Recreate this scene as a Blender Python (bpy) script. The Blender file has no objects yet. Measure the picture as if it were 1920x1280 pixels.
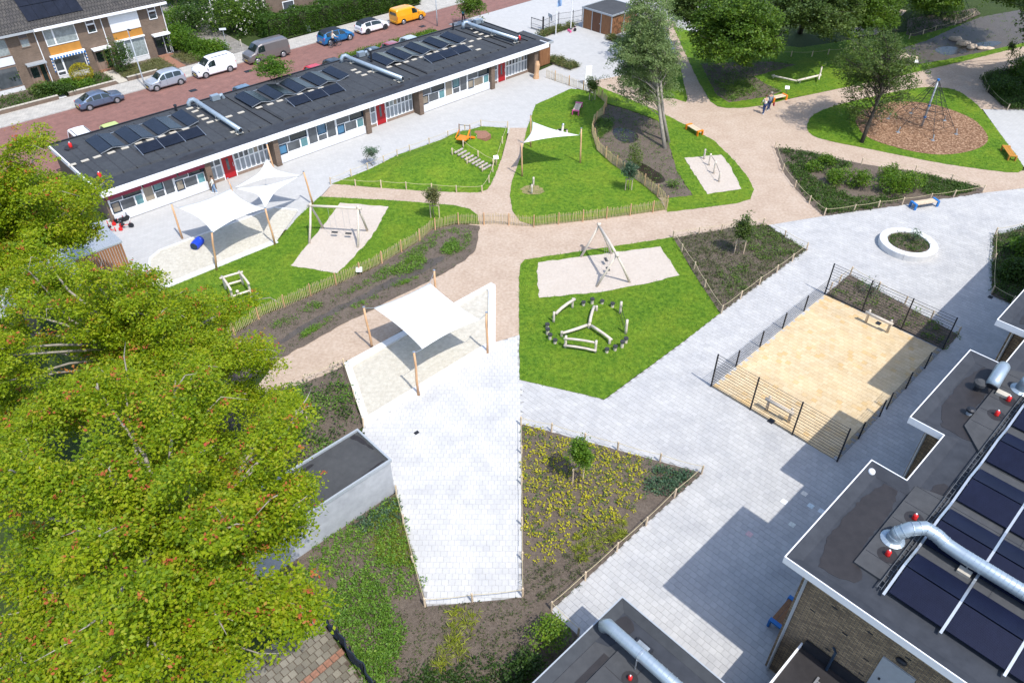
import bpy, bmesh, math, random
import numpy as np
from mathutils import Vector, Matrix
from mathutils.geometry import tessellate_polygon

rnd = random.Random(7)
nprng = np.random.default_rng(11)
scene = bpy.context.scene
COL = scene.collection
PI = math.pi

# ---------------------------------------------------------------- camera
FPX, PITCH, ROLL, CAMH = 1425.0, math.radians(39.81), math.radians(0.15), 30.0
_cr, _sr = math.cos(ROLL), math.sin(ROLL)
_x0 = Vector((1, 0, 0)); _u0 = Vector((0, math.sin(PITCH), math.cos(PITCH)))
CF = Vector((0, math.cos(PITCH), -math.sin(PITCH)))
CX = _x0 * _cr + _u0 * _sr
CU = _u0 * _cr - _x0 * _sr
CP = Vector((0, 0, CAMH))
cam_data = bpy.data.cameras.new('camera')
cam = bpy.data.objects.new('camera', cam_data); COL.objects.link(cam)
cam.matrix_world = Matrix(((CX.x, CU.x, -CF.x, CP.x), (CX.y, CU.y, -CF.y, CP.y), (CX.z, CU.z, -CF.z, CP.z), (0, 0, 0, 1)))
cam_data.sensor_width = 36.0
cam_data.lens = FPX / 1920 * 36.0
cam_data.clip_end = 2000.0
scene.camera = cam

# ---------------------------------------------------------------- sky, sun, exposure
SUN_EL, SUN_AZ = math.radians(59.0), math.radians(-53.0)      # direction towards the sun (angle from +X)
world = bpy.data.worlds.new('World'); scene.world = world; world.use_nodes = True
wn = world.node_tree; wn.nodes.clear()
sky = wn.nodes.new('ShaderNodeTexSky'); sky.sky_type = 'NISHITA'; sky.sun_disc = False
sky.sun_elevation = SUN_EL; sky.sun_rotation = math.radians(90) - SUN_AZ
sky.air_density = 1.0; sky.dust_density = 1.2; sky.ozone_density = 1.0
bgn = wn.nodes.new('ShaderNodeBackground'); bgn.inputs['Strength'].default_value = 0.15
wo = wn.nodes.new('ShaderNodeOutputWorld')
wn.links.new(sky.outputs[0], bgn.inputs[0]); wn.links.new(bgn.outputs[0], wo.inputs[0])
sun_d = bpy.data.lights.new('sun', 'SUN'); sun_d.energy = 2.5; sun_d.angle = math.radians(0.5)
sun_d.color = (1.0, 0.965, 0.90)
sun_o = bpy.data.objects.new('sun', sun_d); COL.objects.link(sun_o)
_sd = Vector((math.cos(SUN_EL) * math.cos(SUN_AZ), math.cos(SUN_EL) * math.sin(SUN_AZ), math.sin(SUN_EL)))
sun_o.rotation_euler = _sd.to_track_quat('Z', 'Y').to_euler(); sun_o.location = _sd * 120
vs = scene.view_settings
vs.view_transform = 'Standard'; vs.look = 'None'; vs.gamma = 1.0; vs.use_curve_mapping = False
vs.exposure = 0.92
scene.cycles.max_bounces = 6; scene.cycles.diffuse_bounces = 3; scene.cycles.transparent_max_bounces = 8

# ---------------------------------------------------------------- coordinates
TH = math.radians(43.85)
SA = Vector((math.cos(TH), math.sin(TH), 0)); SB = Vector((-math.sin(TH), math.cos(TH), 0))
def ray(px, py): return CF + CX * ((px - 960) / FPX) - CU * ((py - 640) / FPX)
def P(px, py, z=0.0):
    """the place on the ground (or at height z) that was measured from the photograph"""
    d = ray(px, py); return CP + d * ((z - CAMH) / d.z)
def ST(a, b, z=0.0): return SA * a + SB * b + Vector((0, 0, z))
def toS(v): return (v.dot(SA), v.dot(SB))
def pix(p):
    d = Vector(p) - CP; w = d.dot(CF); return (960 + FPX * d.dot(CX) / w, 640 - FPX * d.dot(CU) / w)
def pix_np(Q):
    d = Q - np.array(CP); w = d @ np.array(CF)
    return 960 + FPX * (d @ np.array(CX)) / w, 640 - FPX * (d @ np.array(CU)) / w
def inpoly(px, py, poly):
    px = np.asarray(px, float); py = np.asarray(py, float); r = np.zeros(px.shape, bool)
    n = len(poly)
    for i in range(n):
        x0, y0 = poly[i][0], poly[i][1]; x1, y1 = poly[i - 1][0], poly[i - 1][1]
        if y0 == y1: continue
        c = ((y0 > py) != (y1 > py)) & (px < (x1 - x0) * (py - y0) / (y1 - y0) + x0)
        r ^= c
    return r

# ---------------------------------------------------------------- objects
def tag(o, label=None, cat=None, group=None, kind=None):
    if label: o['label'] = label
    if cat: o['category'] = cat
    if group: o['group'] = group
    if kind: o['kind'] = kind
    return o
def thing(name, label, cat, loc=(0, 0, 0), rz=0.0, group=None):
    o = bpy.data.objects.new(name, None); COL.objects.link(o)
    o.location = loc; o.rotation_euler = (0, 0, rz); o.empty_display_size = 0.2
    return tag(o, label, cat, group)
def link(name, me, parent=None, kind=None):
    o = bpy.data.objects.new(name, me); COL.objects.link(o)
    if parent is not None: o.parent = parent
    if kind: o['kind'] = kind
    return o
def copy_tree(o, parent=None):
    c = o.copy(); COL.objects.link(c); c.parent = parent
    for ch in o.children: copy_tree(ch, c)
    return c
def dup(root, loc, rz=None, label=None, scale=None):
    c = copy_tree(root); c.location = loc
    if rz is not None: c.rotation_euler = (0, 0, rz)
    if label: c['label'] = label
    if scale: c.scale = (scale,) * 3
    return c

class MB:
    """collects simple shapes into one mesh"""
    def __init__(s): s.v = []; s.f = []; s.m = []; s.T = None
    def add(s, vs_, fs, mi=0):
        b = len(s.v); s.v += [tuple(v) for v in vs_]
        s.f += [tuple(i + b for i in f) for f in fs]; s.m += [mi] * len(fs); return s
    def box(s, c, d, rz=0.0, mi=0, top=1.0, rot=None):
        hx, hy, hz = d[0] / 2, d[1] / 2, d[2] / 2
        vs_ = []
        for z, k in ((-hz, 1.0), (hz, top)):
            for x, y in ((-hx, -hy), (hx, -hy), (hx, hy), (-hx, hy)): vs_.append(Vector((x * k, y * k, z)))
        R = rot if rot is not None else Matrix.Rotation(rz, 3, 'Z')
        c = Vector(c)
        return s.add([R @ v + c for v in vs_], [(3, 2, 1, 0), (4, 5, 6, 7), (0, 1, 5, 4), (1, 2, 6, 5), (2, 3, 7, 6), (3, 0, 4, 7)], mi)
    def b2(s, x0, x1, y0, y1, z0, z1, mi=0):
        return s.box(((x0 + x1) / 2, (y0 + y1) / 2, (z0 + z1) / 2), (x1 - x0, y1 - y0, z1 - z0), mi=mi)
    def bar(s, p0, p1, w, h=None, mi=0):
        p0 = Vector(p0); p1 = Vector(p1); h = h or w
        d = (p1 - p0); L = d.length; d.normalize()
        up = Vector((0, 0, 1)) if abs(d.z) < 0.95 else Vector((1, 0, 0))
        y = up.cross(d).normalized(); z = d.cross(y)
        R = Matrix((d, y, z)).transposed()
        return s.box((p0 + p1) / 2, (L, w, h), rot=R, mi=mi)
    def tube(s, pts, r, n=8, mi=0, cap=True):
        pts = [Vector(p) for p in pts]; rs = r if isinstance(r, (list, tuple)) else [r] * len(pts)
        vs_ = []; fs = []; prev = None
        for i, p in enumerate(pts):
            t = (pts[min(i + 1, len(pts) - 1)] - pts[max(i - 1, 0)]).normalized()
            if prev is None:
                a = Vector((0, 0, 1)) if abs(t.z) < 0.9 else Vector((1, 0, 0))
                u = t.cross(a).normalized()
            else:
                u = (prev - t * prev.dot(t))
                u = u.normalized() if u.length > 1e-6 else t.orthogonal().normalized()
            prev = u; w = t.cross(u)
            for k in range(n):
                an = 2 * PI * k / n; vs_.append(p + (u * math.cos(an) + w * math.sin(an)) * rs[i])
        for i in range(len(pts) - 1):
            for k in range(n):
                a = i * n + k; b = i * n + (k + 1) % n
                fs.append((a, b, b + n, a + n))
        if cap:
            fs.append(tuple(range(n - 1, -1, -1))); o = (len(pts) - 1) * n; fs.append(tuple(range(o, o + n)))
        return s.add(vs_, fs, mi)
    def prism(s, poly, z0, z1, mi=0):
        n = len(poly); vs_ = [(p[0], p[1], z0) for p in poly] + [(p[0], p[1], z1) for p in poly]
        fs = [(i, (i + 1) % n, n + (i + 1) % n, n + i) for i in range(n)]
        tris = tessellate_polygon([[Vector((p[0], p[1], 0)) for p in poly]])
        for t in tris:
            t = list(t); a, b, c = [Vector((poly[i][0], poly[i][1], 0)) for i in t]
            if (b - a).cross(c - a).z < 0: t.reverse()
            fs.append((n + t[0], n + t[1], n + t[2])); fs.append((t[2], t[1], t[0]))
        ar = sum(poly[i - 1][0] * poly[i][1] - poly[i][0] * poly[i - 1][1] for i in range(n))
        if ar < 0: fs[:n] = [tuple(reversed(f)) for f in fs[:n]]
        return s.add(vs_, fs, mi)
    def sphere(s, c, r, n=10, m=6, sc=(1, 1, 1), mi=0):
        c = Vector(c); vs_ = [c + Vector((0, 0, -r * sc[2]))]; fs = []
        for j in range(1, m):
            ph = -PI / 2 + PI * j / m
            for k in range(n):
                an = 2 * PI * k / n
                vs_.append(c + Vector((math.cos(ph) * math.cos(an) * r * sc[0], math.cos(ph) * math.sin(an) * r * sc[1], math.sin(ph) * r * sc[2])))
        vs_.append(c + Vector((0, 0, r * sc[2]))); top = len(vs_) - 1
        for k in range(n): fs.append((0, 1 + (k + 1) % n, 1 + k))
        for j in range(m - 2):
            for k in range(n):
                a = 1 + j * n + k; b = 1 + j * n + (k + 1) % n; fs.append((a, b, b + n, a + n))
        o = 1 + (m - 2) * n
        for k in range(n): fs.append((o + k, o + (k + 1) % n, top))
        return s.add(vs_, fs, mi)
    def build(s, name, mats, parent=None, org=None, smooth=False, kind=None, bevel=0.0):
        me = bpy.data.meshes.new(name)
        o3 = Vector(org) if org is not None else Vector((0, 0, 0))
        me.from_pydata([(v[0] - o3.x, v[1] - o3.y, v[2] - o3.z) for v in s.v], [], s.f)
        for m in (mats if isinstance(mats, (list, tuple)) else [mats]): me.materials.append(m)
        if any(s.m): me.polygons.foreach_set('material_index', s.m)
        if smooth: me.polygons.foreach_set('use_smooth', [True] * len(me.polygons))
        me.update()
        o = link(name, me, parent, kind)
        if bevel:
            b = o.modifiers.new('bevel', 'BEVEL'); b.width = bevel; b.segments = 2; b.limit_method = 'ANGLE'
        return o

def fast_mesh(name, V, loops_per_face, faces_flat, mat, tone=None):
    """numpy mesh: V (n,3), faces_flat indices, all faces with the same corner count"""
    me = bpy.data.meshes.new(name); nf = len(faces_flat) // loops_per_face
    me.vertices.add(len(V)); me.vertices.foreach_set('co', np.ascontiguousarray(V, dtype=np.float32).ravel())
    me.loops.add(len(faces_flat)); me.loops.foreach_set('vertex_index', np.ascontiguousarray(faces_flat, dtype=np.int32))
    me.polygons.add(nf)
    me.polygons.foreach_set('loop_start', np.arange(0, nf * loops_per_face, loops_per_face, dtype=np.int32))
    try: me.polygons.foreach_set('loop_total', np.full(nf, loops_per_face, dtype=np.int32))
    except Exception: pass
    if tone is not None:
        at = me.attributes.new('tone', 'FLOAT', 'POINT'); at.data.foreach_set('value', np.ascontiguousarray(tone, dtype=np.float32))
    for m in (mat if isinstance(mat, (list, tuple)) else [mat]): me.materials.append(m)
    me.update(calc_edges=True)
    return me

# ---------------------------------------------------------------- materials
def _nt(name):
    m = bpy.data.materials.new(name); m.use_nodes = True; nt = m.node_tree
    bs = nt.nodes['Principled BSDF']; return m, nt, bs
def _noise(nt, vec, scale, detail=5, rough=0.6):
    n = nt.nodes.new('ShaderNodeTexNoise'); n.inputs['Scale'].default_value = scale
    n.inputs['Detail'].default_value = detail; n.inputs['Roughness'].default_value = rough
    if vec is not None: nt.links.new(vec, n.inputs['Vector'])
    return n
def _ramp(nt, fac, stops):
    r = nt.nodes.new('ShaderNodeValToRGB'); nt.links.new(fac, r.inputs['Fac'])
    el = r.color_ramp.elements
    while len(el) < len(stops): el.new(0.5)
    for e, (p, c) in zip(el, stops): e.position = p; e.color = (c[0], c[1], c[2], 1)
    return r
def _mix(nt, fac, a, b, mode='MIX'):
    m = nt.nodes.new('ShaderNodeMix'); m.data_type = 'RGBA'; m.blend_type = mode
    for s_, v in ((0, fac), (6, a), (7, b)):
        if hasattr(v, 'is_linked'): nt.links.new(v, m.inputs[s_])
        elif isinstance(v, (int, float)): m.inputs[s_].default_value = v
        else: m.inputs[s_].default_value = (v[0], v[1], v[2], 1)
    return m.outputs[2]
def _bump(nt, bs, h, strength, dist=0.02):
    b = nt.nodes.new('ShaderNodeBump'); b.inputs['Strength'].default_value = strength; b.inputs['Distance'].default_value = dist
    nt.links.new(h, b.inputs['Height']); nt.links.new(b.outputs[0], bs.inputs['Normal'])
def _pos(nt, kind='object'):
    if kind == 'world': return nt.nodes.new('ShaderNodeNewGeometry').outputs['Position']
    return nt.nodes.new('ShaderNodeTexCoord').outputs['Object']
def solid(name, c, rough=0.6, metal=0.0, var=0.12, scale=6.0, bump=0.0, spec=0.4, coat=0.0, coord='object'):
    m, nt, bs = _nt(name); p = _pos(nt, coord)
    n = _noise(nt, p, scale, 6)
    lo = [x * (1 - var) for x in c]; hi = [min(1, x * (1 + var)) for x in c]
    r = _ramp(nt, n.outputs['Fac'], [(0.3, lo), (0.7, hi)])
    nt.links.new(r.outputs[0], bs.inputs['Base Color'])
    bs.inputs['Roughness'].default_value = rough; bs.inputs['Metallic'].default_value = metal
    bs.inputs['Specular IOR Level'].default_value = spec
    if coat: bs.inputs['Coat Weight'].default_value = coat; bs.inputs['Coat Roughness'].default_value = 0.08
    if bump: _bump(nt, bs, n.outputs['Fac'], bump)
    return m
def mottled(name, stops1, s1, stops2, s2, f2=0.5, rough=0.9, bump=0.4, bs_scale=60, coord='world', dist=0.02, spec=0.25):
    """two scales of blotches + fine relief, for ground surfaces"""
    m, nt, bs = _nt(name); p = _pos(nt, coord)
    a = _noise(nt, p, s1, 6, 0.65); b = _noise(nt, p, s2, 4, 0.6)
    ra = _ramp(nt, a.outputs['Fac'], stops1); rb = _ramp(nt, b.outputs['Fac'], stops2)
    nt.links.new(_mix(nt, f2, ra.outputs[0], rb.outputs[0]), bs.inputs['Base Color'])
    bs.inputs['Roughness'].default_value = rough; bs.inputs['Specular IOR Level'].default_value = spec
    if bump:
        c = _noise(nt, p, bs_scale, 4, 0.7); _bump(nt, bs, c.outputs['Fac'], bump, dist)
    return m
def toned(name, c_lo, c_hi, rough=0.85, single=False, fine=30.0, stain=0.6, third=None, spec=0.3):
    """pieces that differ from one another: tone from the mesh attribute, or from the object when single"""
    m, nt, bs = _nt(name)
    if single: fac = nt.nodes.new('ShaderNodeObjectInfo').outputs['Random']
    else:
        at = nt.nodes.new('ShaderNodeAttribute'); at.attribute_name = 'tone'; fac = at.outputs['Fac']
    st = [(0.0, c_lo), (1.0, c_hi)] if third is None else [(0.0, c_lo), (0.8, c_hi), (0.97, third)]
    r = _ramp(nt, fac, st)
    p = _pos(nt, 'world'); n = _noise(nt, p, fine, 4, 0.7); n2 = _noise(nt, p, stain, 6, 0.65)
    rr = _ramp(nt, n.outputs['Fac'], [(0.25, (0.86,) * 3), (0.75, (1.08,) * 3)])
    r2 = _ramp(nt, n2.outputs['Fac'], [(0.3, (0.84, 0.84, 0.85)), (0.62, (1.04, 1.03, 1.01))])
    c = _mix(nt, 1.0, r.outputs[0], rr.outputs[0], 'MULTIPLY'); c = _mix(nt, 1.0, c, r2.outputs[0], 'MULTIPLY')
    nt.links.new(c, bs.inputs['Base Color']); bs.inputs['Roughness'].default_value = rough
    bs.inputs['Specular IOR Level'].default_value = spec
    _bump(nt, bs, n.outputs['Fac'], 0.2, 0.004)
    return m
def leafmat(name, stops, trans=0.35, rough=0.55):
    m, nt, bs = _nt(name)
    at = nt.nodes.new('ShaderNodeAttribute'); at.attribute_name = 'tone'
    r = _ramp(nt, at.outputs['Fac'], stops)
    nt.links.new(r.outputs[0], bs.inputs['Base Color']); bs.inputs['Roughness'].default_value = rough
    bs.inputs['Specular IOR Level'].default_value = 0.35
    tr = nt.nodes.new('ShaderNodeBsdfTranslucent')
    br = _mix(nt, 1.0, r.outputs[0], (1.25, 1.2, 0.7), 'MULTIPLY'); nt.links.new(br, tr.inputs['Color'])
    mx = nt.nodes.new('ShaderNodeMixShader'); mx.inputs[0].default_value = trans
    out = nt.nodes['Material Output']
    nt.links.new(bs.outputs[0], mx.inputs[1]); nt.links.new(tr.outputs[0], mx.inputs[2]); nt.links.new(mx.outputs[0], out.inputs['Surface'])
    return m
def brickmat(name, axes, c1, c2, mortar, bw=0.21, bh=0.065, ms=0.012, coord='object', rough=0.9, bias=0.0, var=0.16):
    m, nt, bs = _nt(name); p = _pos(nt, coord)
    sx = nt.nodes.new('ShaderNodeSeparateXYZ'); nt.links.new(p, sx.inputs[0])
    cx = nt.nodes.new('ShaderNodeCombineXYZ')
    nt.links.new(sx.outputs[axes[0]], cx.inputs[0]); nt.links.new(sx.outputs[axes[1]], cx.inputs[1])
    b = nt.nodes.new('ShaderNodeTexBrick'); nt.links.new(cx.outputs[0], b.inputs['Vector'])
    b.inputs['Color1'].default_value = (*c1, 1); b.inputs['Color2'].default_value = (*c2, 1); b.inputs['Mortar'].default_value = (*mortar, 1)
    b.inputs['Scale'].default_value = 1.0; b.inputs['Brick Width'].default_value = bw; b.inputs['Row Height'].default_value = bh
    b.inputs['Mortar Size'].default_value = ms; b.inputs['Bias'].default_value = bias
    n = _noise(nt, p, 1.3, 5); r = _ramp(nt, n.outputs['Fac'], [(0.3, (1 - var * 1.2,) * 3), (0.7, (1 + var * .7, 1 + var * .6, 1 + var * .5))])
    nt.links.new(_mix(nt, 1.0, b.outputs['Color'], r.outputs[0], 'MULTIPLY'), bs.inputs['Base Color'])
    bs.inputs['Roughness'].default_value = rough
    _bump(nt, bs, b.outputs['Fac'], -0.5, 0.01)
    return m
def woodmat(name, c1, c2, axis=2, scale=1.0, rough=0.75):
    m, nt, bs = _nt(name); p = _pos(nt)
    mp = nt.nodes.new('ShaderNodeMapping'); nt.links.new(p, mp.inputs[0])
    sc = [14.0 * scale] * 3; sc[axis] = 1.2 * scale; mp.inputs['Scale'].default_value = sc
    n = _noise(nt, mp.outputs[0], 1.0, 6, 0.65)
    r = _ramp(nt, n.outputs['Fac'], [(0.3, c1), (0.7, c2)])
    oi = nt.nodes.new('ShaderNodeObjectInfo'); rr = _ramp(nt, oi.outputs['Random'], [(0, (0.85, 0.85, 0.85)), (1, (1.12, 1.1, 1.08))])
    nt.links.new(_mix(nt, 1.0, r.outputs[0], rr.outputs[0], 'MULTIPLY'), bs.inputs['Base Color'])
    bs.inputs['Roughness'].default_value = rough; _bump(nt, bs, n.outputs['Fac'], 0.25, 0.01)
    return m
def glassmat(name, c, rough=0.06, spec=0.8):
    m = solid(name, c, rough, 0.0, 0.35, 0.9, spec=spec); return m
# ================================================================ materials in use
M = {}
M['soil'] = mottled('soil', [(0.3, (0.095, 0.073, 0.057)), (0.7, (0.16, 0.128, 0.102))], 0.7, [(0.35, (0.08, 0.061, 0.048)), (0.65, (0.18, 0.145, 0.116))], 9.0, 0.5, 0.95, 0.9, 22, dist=0.05)
M['mud'] = mottled('mud', [(0.3, (0.0562, 0.0450, 0.0375)), (0.7, (0.1063, 0.0875, 0.0725))], 1.1, [(0.3, (0.0500, 0.0400, 0.0325)), (0.7, (0.1125, 0.0938, 0.0750))], 8.0, 0.5, 0.55, 0.6, 16, dist=0.04, spec=0.5)
M['wet'] = solid('puddle_water', (0.030, 0.024, 0.018), 0.16, 0, 0.3, 0.8, spec=0.22, coord='world')
M['gravel'] = mottled('shell_gravel', [(0.28, (0.34, 0.245, 0.178)), (0.5, (0.425, 0.325, 0.245)), (0.75, (0.50, 0.405, 0.325))], 0.55, [(0.3, (0.30, 0.215, 0.155)), (0.7, (0.54, 0.44, 0.355))], 5.0, 0.5, 0.95, 0.7, 45, dist=0.02)
M['sand'] = mottled('play_sand', [(0.3, (0.4600, 0.3956, 0.3358)), (0.7, (0.5336, 0.4692, 0.4048))], 0.8, [(0.3, (0.4324, 0.3680, 0.3082)), (0.7, (0.5520, 0.4876, 0.4232))], 5.0, 0.5, 0.95, 0.9, 9, dist=0.05)
M['pit_sand'] = mottled('pit_sand', [(0.3, (0.445, 0.415, 0.355)), (0.7, (0.51, 0.485, 0.42))], 0.6, [(0.3, (0.40, 0.365, 0.30)), (0.7, (0.64, 0.605, 0.53))], 4.0, 0.5, 0.95, 0.9, 7, dist=0.06)
M['grass'] = mottled('lawn_grass', [(0.28, (0.0483, 0.1403, 0.0057)), (0.48, (0.1058, 0.2093, 0.0092)), (0.70, (0.2300, 0.2818, 0.0184))], 0.34, [(0.32, (0.0276, 0.0897, 0.0046)), (0.68, (0.1955, 0.3105, 0.0207))], 3.2, 0.55, 0.9, 1.0, 30, dist=0.06)
M['roughgrass'] = mottled('rough_grass', [(0.25, (0.020, 0.040, 0.008)), (0.75, (0.045, 0.075, 0.012))], 0.3, [(0.25, (0.025, 0.03, 0.012)), (0.75, (0.06, 0.09, 0.02))], 4.0, 0.5, 0.95, 0.9, 20, dist=0.06)
M['chips'] = mottled('wood_chips', [(0.3, (0.17, 0.085, 0.045)), (0.7, (0.27, 0.15, 0.085))], 0.8, [(0.36, (0.06, 0.028, 0.014)), (0.5, (0.23, 0.125, 0.07)), (0.66, (0.55, 0.38, 0.25))], 6.0, 0.7, 0.9, 1.0, 14, dist=0.06)
M['joint'] = solid('paver_joint', (0.33, 0.325, 0.32), 0.95, var=0.2, coord='world')
M['court_joint'] = solid('court_joint', (0.36, 0.29, 0.19), 0.95, var=0.2, coord='world')
M['paver'] = toned('concrete_paver', (0.4282, 0.4252, 0.4234), (0.4799, 0.4770, 0.4752), 0.85)
M['paver1'] = toned('concrete_paver_piece', (0.4282, 0.4252, 0.4234), (0.4799, 0.4770, 0.4752), 0.85, single=True)
M['wpaver'] = toned('white_paver', (0.5109, 0.5081, 0.5061), (0.5587, 0.5558, 0.5539), 0.85)
M['wpaver1'] = toned('white_paver_piece', (0.5109, 0.5081, 0.5061), (0.5587, 0.5558, 0.5539), 0.85, single=True)
M['cpaver'] = toned('sand_paver', (0.585, 0.445, 0.265), (0.655, 0.52, 0.335), 0.85, third=(0.60, 0.42, 0.21))
M['cpaver1'] = toned('sand_paver_piece', (0.585, 0.445, 0.265), (0.655, 0.52, 0.335), 0.85, single=True, third=(0.60, 0.42, 0.21))
M['oldtile'] = toned('weathered_tile', (0.15, 0.135, 0.105), (0.24, 0.22, 0.175), 0.95, single=True, stain=1.5)
M['redtile'] = solid('red_brick_paver', (0.26, 0.13, 0.085), 0.95, var=0.25, scale=9, bump=0.3)
M['yardpave'] = brickmat('yard_paving', (0, 1), (0.4133, 0.4089, 0.4002), (0.4437, 0.4394, 0.4306), (0.3741, 0.3654, 0.3567), 0.3, 0.3, 0.01, var=0.05)
M['street'] = brickmat('clinker_street', (0, 1), (0.20, 0.092, 0.075), (0.265, 0.125, 0.102), (0.17, 0.105, 0.09), 0.2, 0.07, 0.008)
M['sidewalk'] = brickmat('sidewalk_tiles', (0, 1), (0.40, 0.38, 0.345), (0.46, 0.44, 0.40), (0.30, 0.285, 0.26), 0.3, 0.3, 0.012)
M['greytile'] = brickmat('grey_path_tiles', (0, 1), (0.20, 0.185, 0.165), (0.26, 0.245, 0.22), (0.13, 0.125, 0.10), 0.3, 0.3, 0.012)
M['concrete'] = solid('pale_concrete', (0.62, 0.62, 0.62), 0.8, var=0.07, scale=2.5, bump=0.08)
M['kerb'] = solid('kerb_concrete', (0.40, 0.39, 0.37), 0.9, var=0.15, scale=3, bump=0.1)
M['pine'] = woodmat('pale_pine', (0.52, 0.40, 0.27), (0.68, 0.56, 0.42))
M['greylog'] = woodmat('grey_log', (0.30, 0.26, 0.24), (0.44, 0.39, 0.36), axis=0)
M['robinia'] = woodmat('barked_log', (0.48, 0.42, 0.35), (0.66, 0.60, 0.52), axis=0)
M['pole'] = woodmat('peeled_pole', (0.50, 0.28, 0.14), (0.66, 0.42, 0.25))
M['darkpost'] = woodmat('weathered_post', (0.16, 0.11, 0.085), (0.30, 0.22, 0.17))
M['picket'] = woodmat('chestnut_picket', (0.44, 0.34, 0.17), (0.62, 0.50, 0.28))
M['rope'] = solid('rope_fibre', (0.50, 0.43, 0.27), 0.9)
M['wire'] = solid('galvanised_wire', (0.30, 0.30, 0.31), 0.5, 0.6)
M['black'] = solid('dark_powder_coat', (0.022, 0.024, 0.03), 0.5, 0.2)
M['rubber'] = solid('black_rubber', (0.035, 0.037, 0.04), 0.85)
M['steel'] = solid('galvanised_steel', (0.52, 0.56, 0.60), 0.38, 0.75, var=0.10, scale=3.0)
M['duct'] = solid('spiral_duct_steel', (0.36, 0.43, 0.49), 0.42, 0.55, var=0.08, scale=2.0)
M['sail'] = leafmat('sail_cloth', [(0, (0.80, 0.80, 0.80)), (1, (0.82, 0.82, 0.82))], 0.18, 0.8)
M['white'] = solid('white_paint', (0.80, 0.80, 0.81), 0.45, var=0.03)
M['panelwhite'] = solid('white_panel', (0.66, 0.67, 0.71), 0.5, var=0.05, scale=1.0)
M['red'] = solid('red_door_paint', (0.36, 0.008, 0.014), 0.35, var=0.08)
M['maroon'] = solid('maroon_awning', (0.10, 0.006, 0.022), 0.6, var=0.1)
M['bitumen'] = mottled('bitumen_roof', [(0.3, (0.0356, 0.0393, 0.0450)), (0.7, (0.0580, 0.0637, 0.0711))], 0.35, [(0.3, (0.0328, 0.0356, 0.0412)), (0.7, (0.0655, 0.0711, 0.0786))], 3.0, 0.4, 0.85, 0.25, 60, dist=0.01)
M['bitumen2'] = mottled('bitumen_gutter', [(0.3, (0.0302, 0.0343, 0.0437)), (0.7, (0.0442, 0.0494, 0.0598))], 0.5, [(0.3, (0.0260, 0.0291, 0.0364)), (0.7, (0.0494, 0.0541, 0.0650))], 2.0, 0.5, 0.8, 0.15, 40, dist=0.01)
M['bitwet'] = mottled('damp_bitumen', [(0.3, (0.017, 0.015, 0.016)), (0.7, (0.030, 0.027, 0.028))], 0.6, [(0.3, (0.016, 0.014, 0.015)), (0.7, (0.034, 0.03, 0.031))], 3.0, 0.5, 0.55, 0.15, 40, dist=0.01, spec=0.4)
M['bitgrey'] = mottled('grey_bitumen', [(0.3, (0.0465, 0.0484, 0.0521)), (0.7, (0.0713, 0.0732, 0.0775))], 0.4, [(0.3, (0.0434, 0.0453, 0.0496)), (0.7, (0.0775, 0.0794, 0.0837))], 3.0, 0.4, 0.85, 0.2, 50, dist=0.01)
M['slab'] = solid('ballast_slab', (0.46, 0.42, 0.35), 0.9, var=0.12, scale=5)
M['pv'] = solid('solar_cells', (0.010, 0.012, 0.020), 0.25, 0.1, var=0.3, scale=1.5, spec=0.5)
M['pvblue'] = brickmat('blue_solar_cells', (0, 1), (0.004, 0.006, 0.021), (0.006, 0.009, 0.027), (0.013, 0.017, 0.038), 0.16, 0.035, 0.006, rough=0.45)
M['pvblue'].node_tree.nodes['Principled BSDF'].inputs['Specular IOR Level'].default_value = 0.12
M['pvframe'] = solid('panel_frame', (0.03, 0.03, 0.035), 0.4, 0.5)
M['brownbrick_a'] = brickmat('brown_brick_front', (0, 2), (0.13, 0.082, 0.058), (0.19, 0.125, 0.09), (0.17, 0.14, 0.11))
M['brownbrick_b'] = brickmat('brown_brick_side', (1, 2), (0.13, 0.082, 0.058), (0.19, 0.125, 0.09), (0.17, 0.14, 0.11))
M['ybrick_a'] = brickmat('yellow_brick_front', (0, 2), (0.19, 0.125, 0.065), (0.46, 0.33, 0.18), (0.12, 0.10, 0.085), 0.25, 0.075, 0.018)
M['ybrick_b'] = brickmat('yellow_brick_side', (1, 2), (0.19, 0.125, 0.065), (0.46, 0.33, 0.18), (0.12, 0.10, 0.085), 0.25, 0.075, 0.018)
M['glass'] = glassmat('window_glass', (0.075, 0.085, 0.095))
M['glasslit'] = glassmat('pale_window_glass', (0.24, 0.27, 0.30), 0.12)
M['glassblue'] = glassmat('window_with_blue_poster', (0.045, 0.15, 0.26), 0.15)
M['glassteal'] = glassmat('window_with_teal_sheet', (0.10, 0.24, 0.26), 0.15)
M['glassbeige'] = glassmat('window_with_beige_board', (0.24, 0.20, 0.15), 0.15)
M['glassdark'] = glassmat('dark_window_glass', (0.014, 0.024, 0.022), 0.04)
M['curtain'] = solid('net_curtain_glass', (0.26, 0.30, 0.30), 0.12, var=0.3, scale=4.0, spec=0.7)
M['framedark'] = solid('dark_blue_frame', (0.012, 0.032, 0.060), 0.4)
M['cedar'] = woodmat('cedar_boards', (0.20, 0.085, 0.035), (0.32, 0.155, 0.07))
M['cedardoor'] = woodmat('cedar_door', (0.10, 0.042, 0.022), (0.155, 0.068, 0.035))
M['rooftile'] = brickmat('roof_tiles', (0, 1), (0.060, 0.056, 0.056), (0.085, 0.078, 0.072), (0.028, 0.027, 0.027), 0.3, 0.34, 0.035)
M['orange'] = solid('orange_lacquer', (0.76, 0.22, 0.012), 0.45, var=0.06)
M['ochre'] = solid('ochre_panel', (0.44, 0.20, 0.035), 0.6, var=0.1, scale=2)
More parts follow.
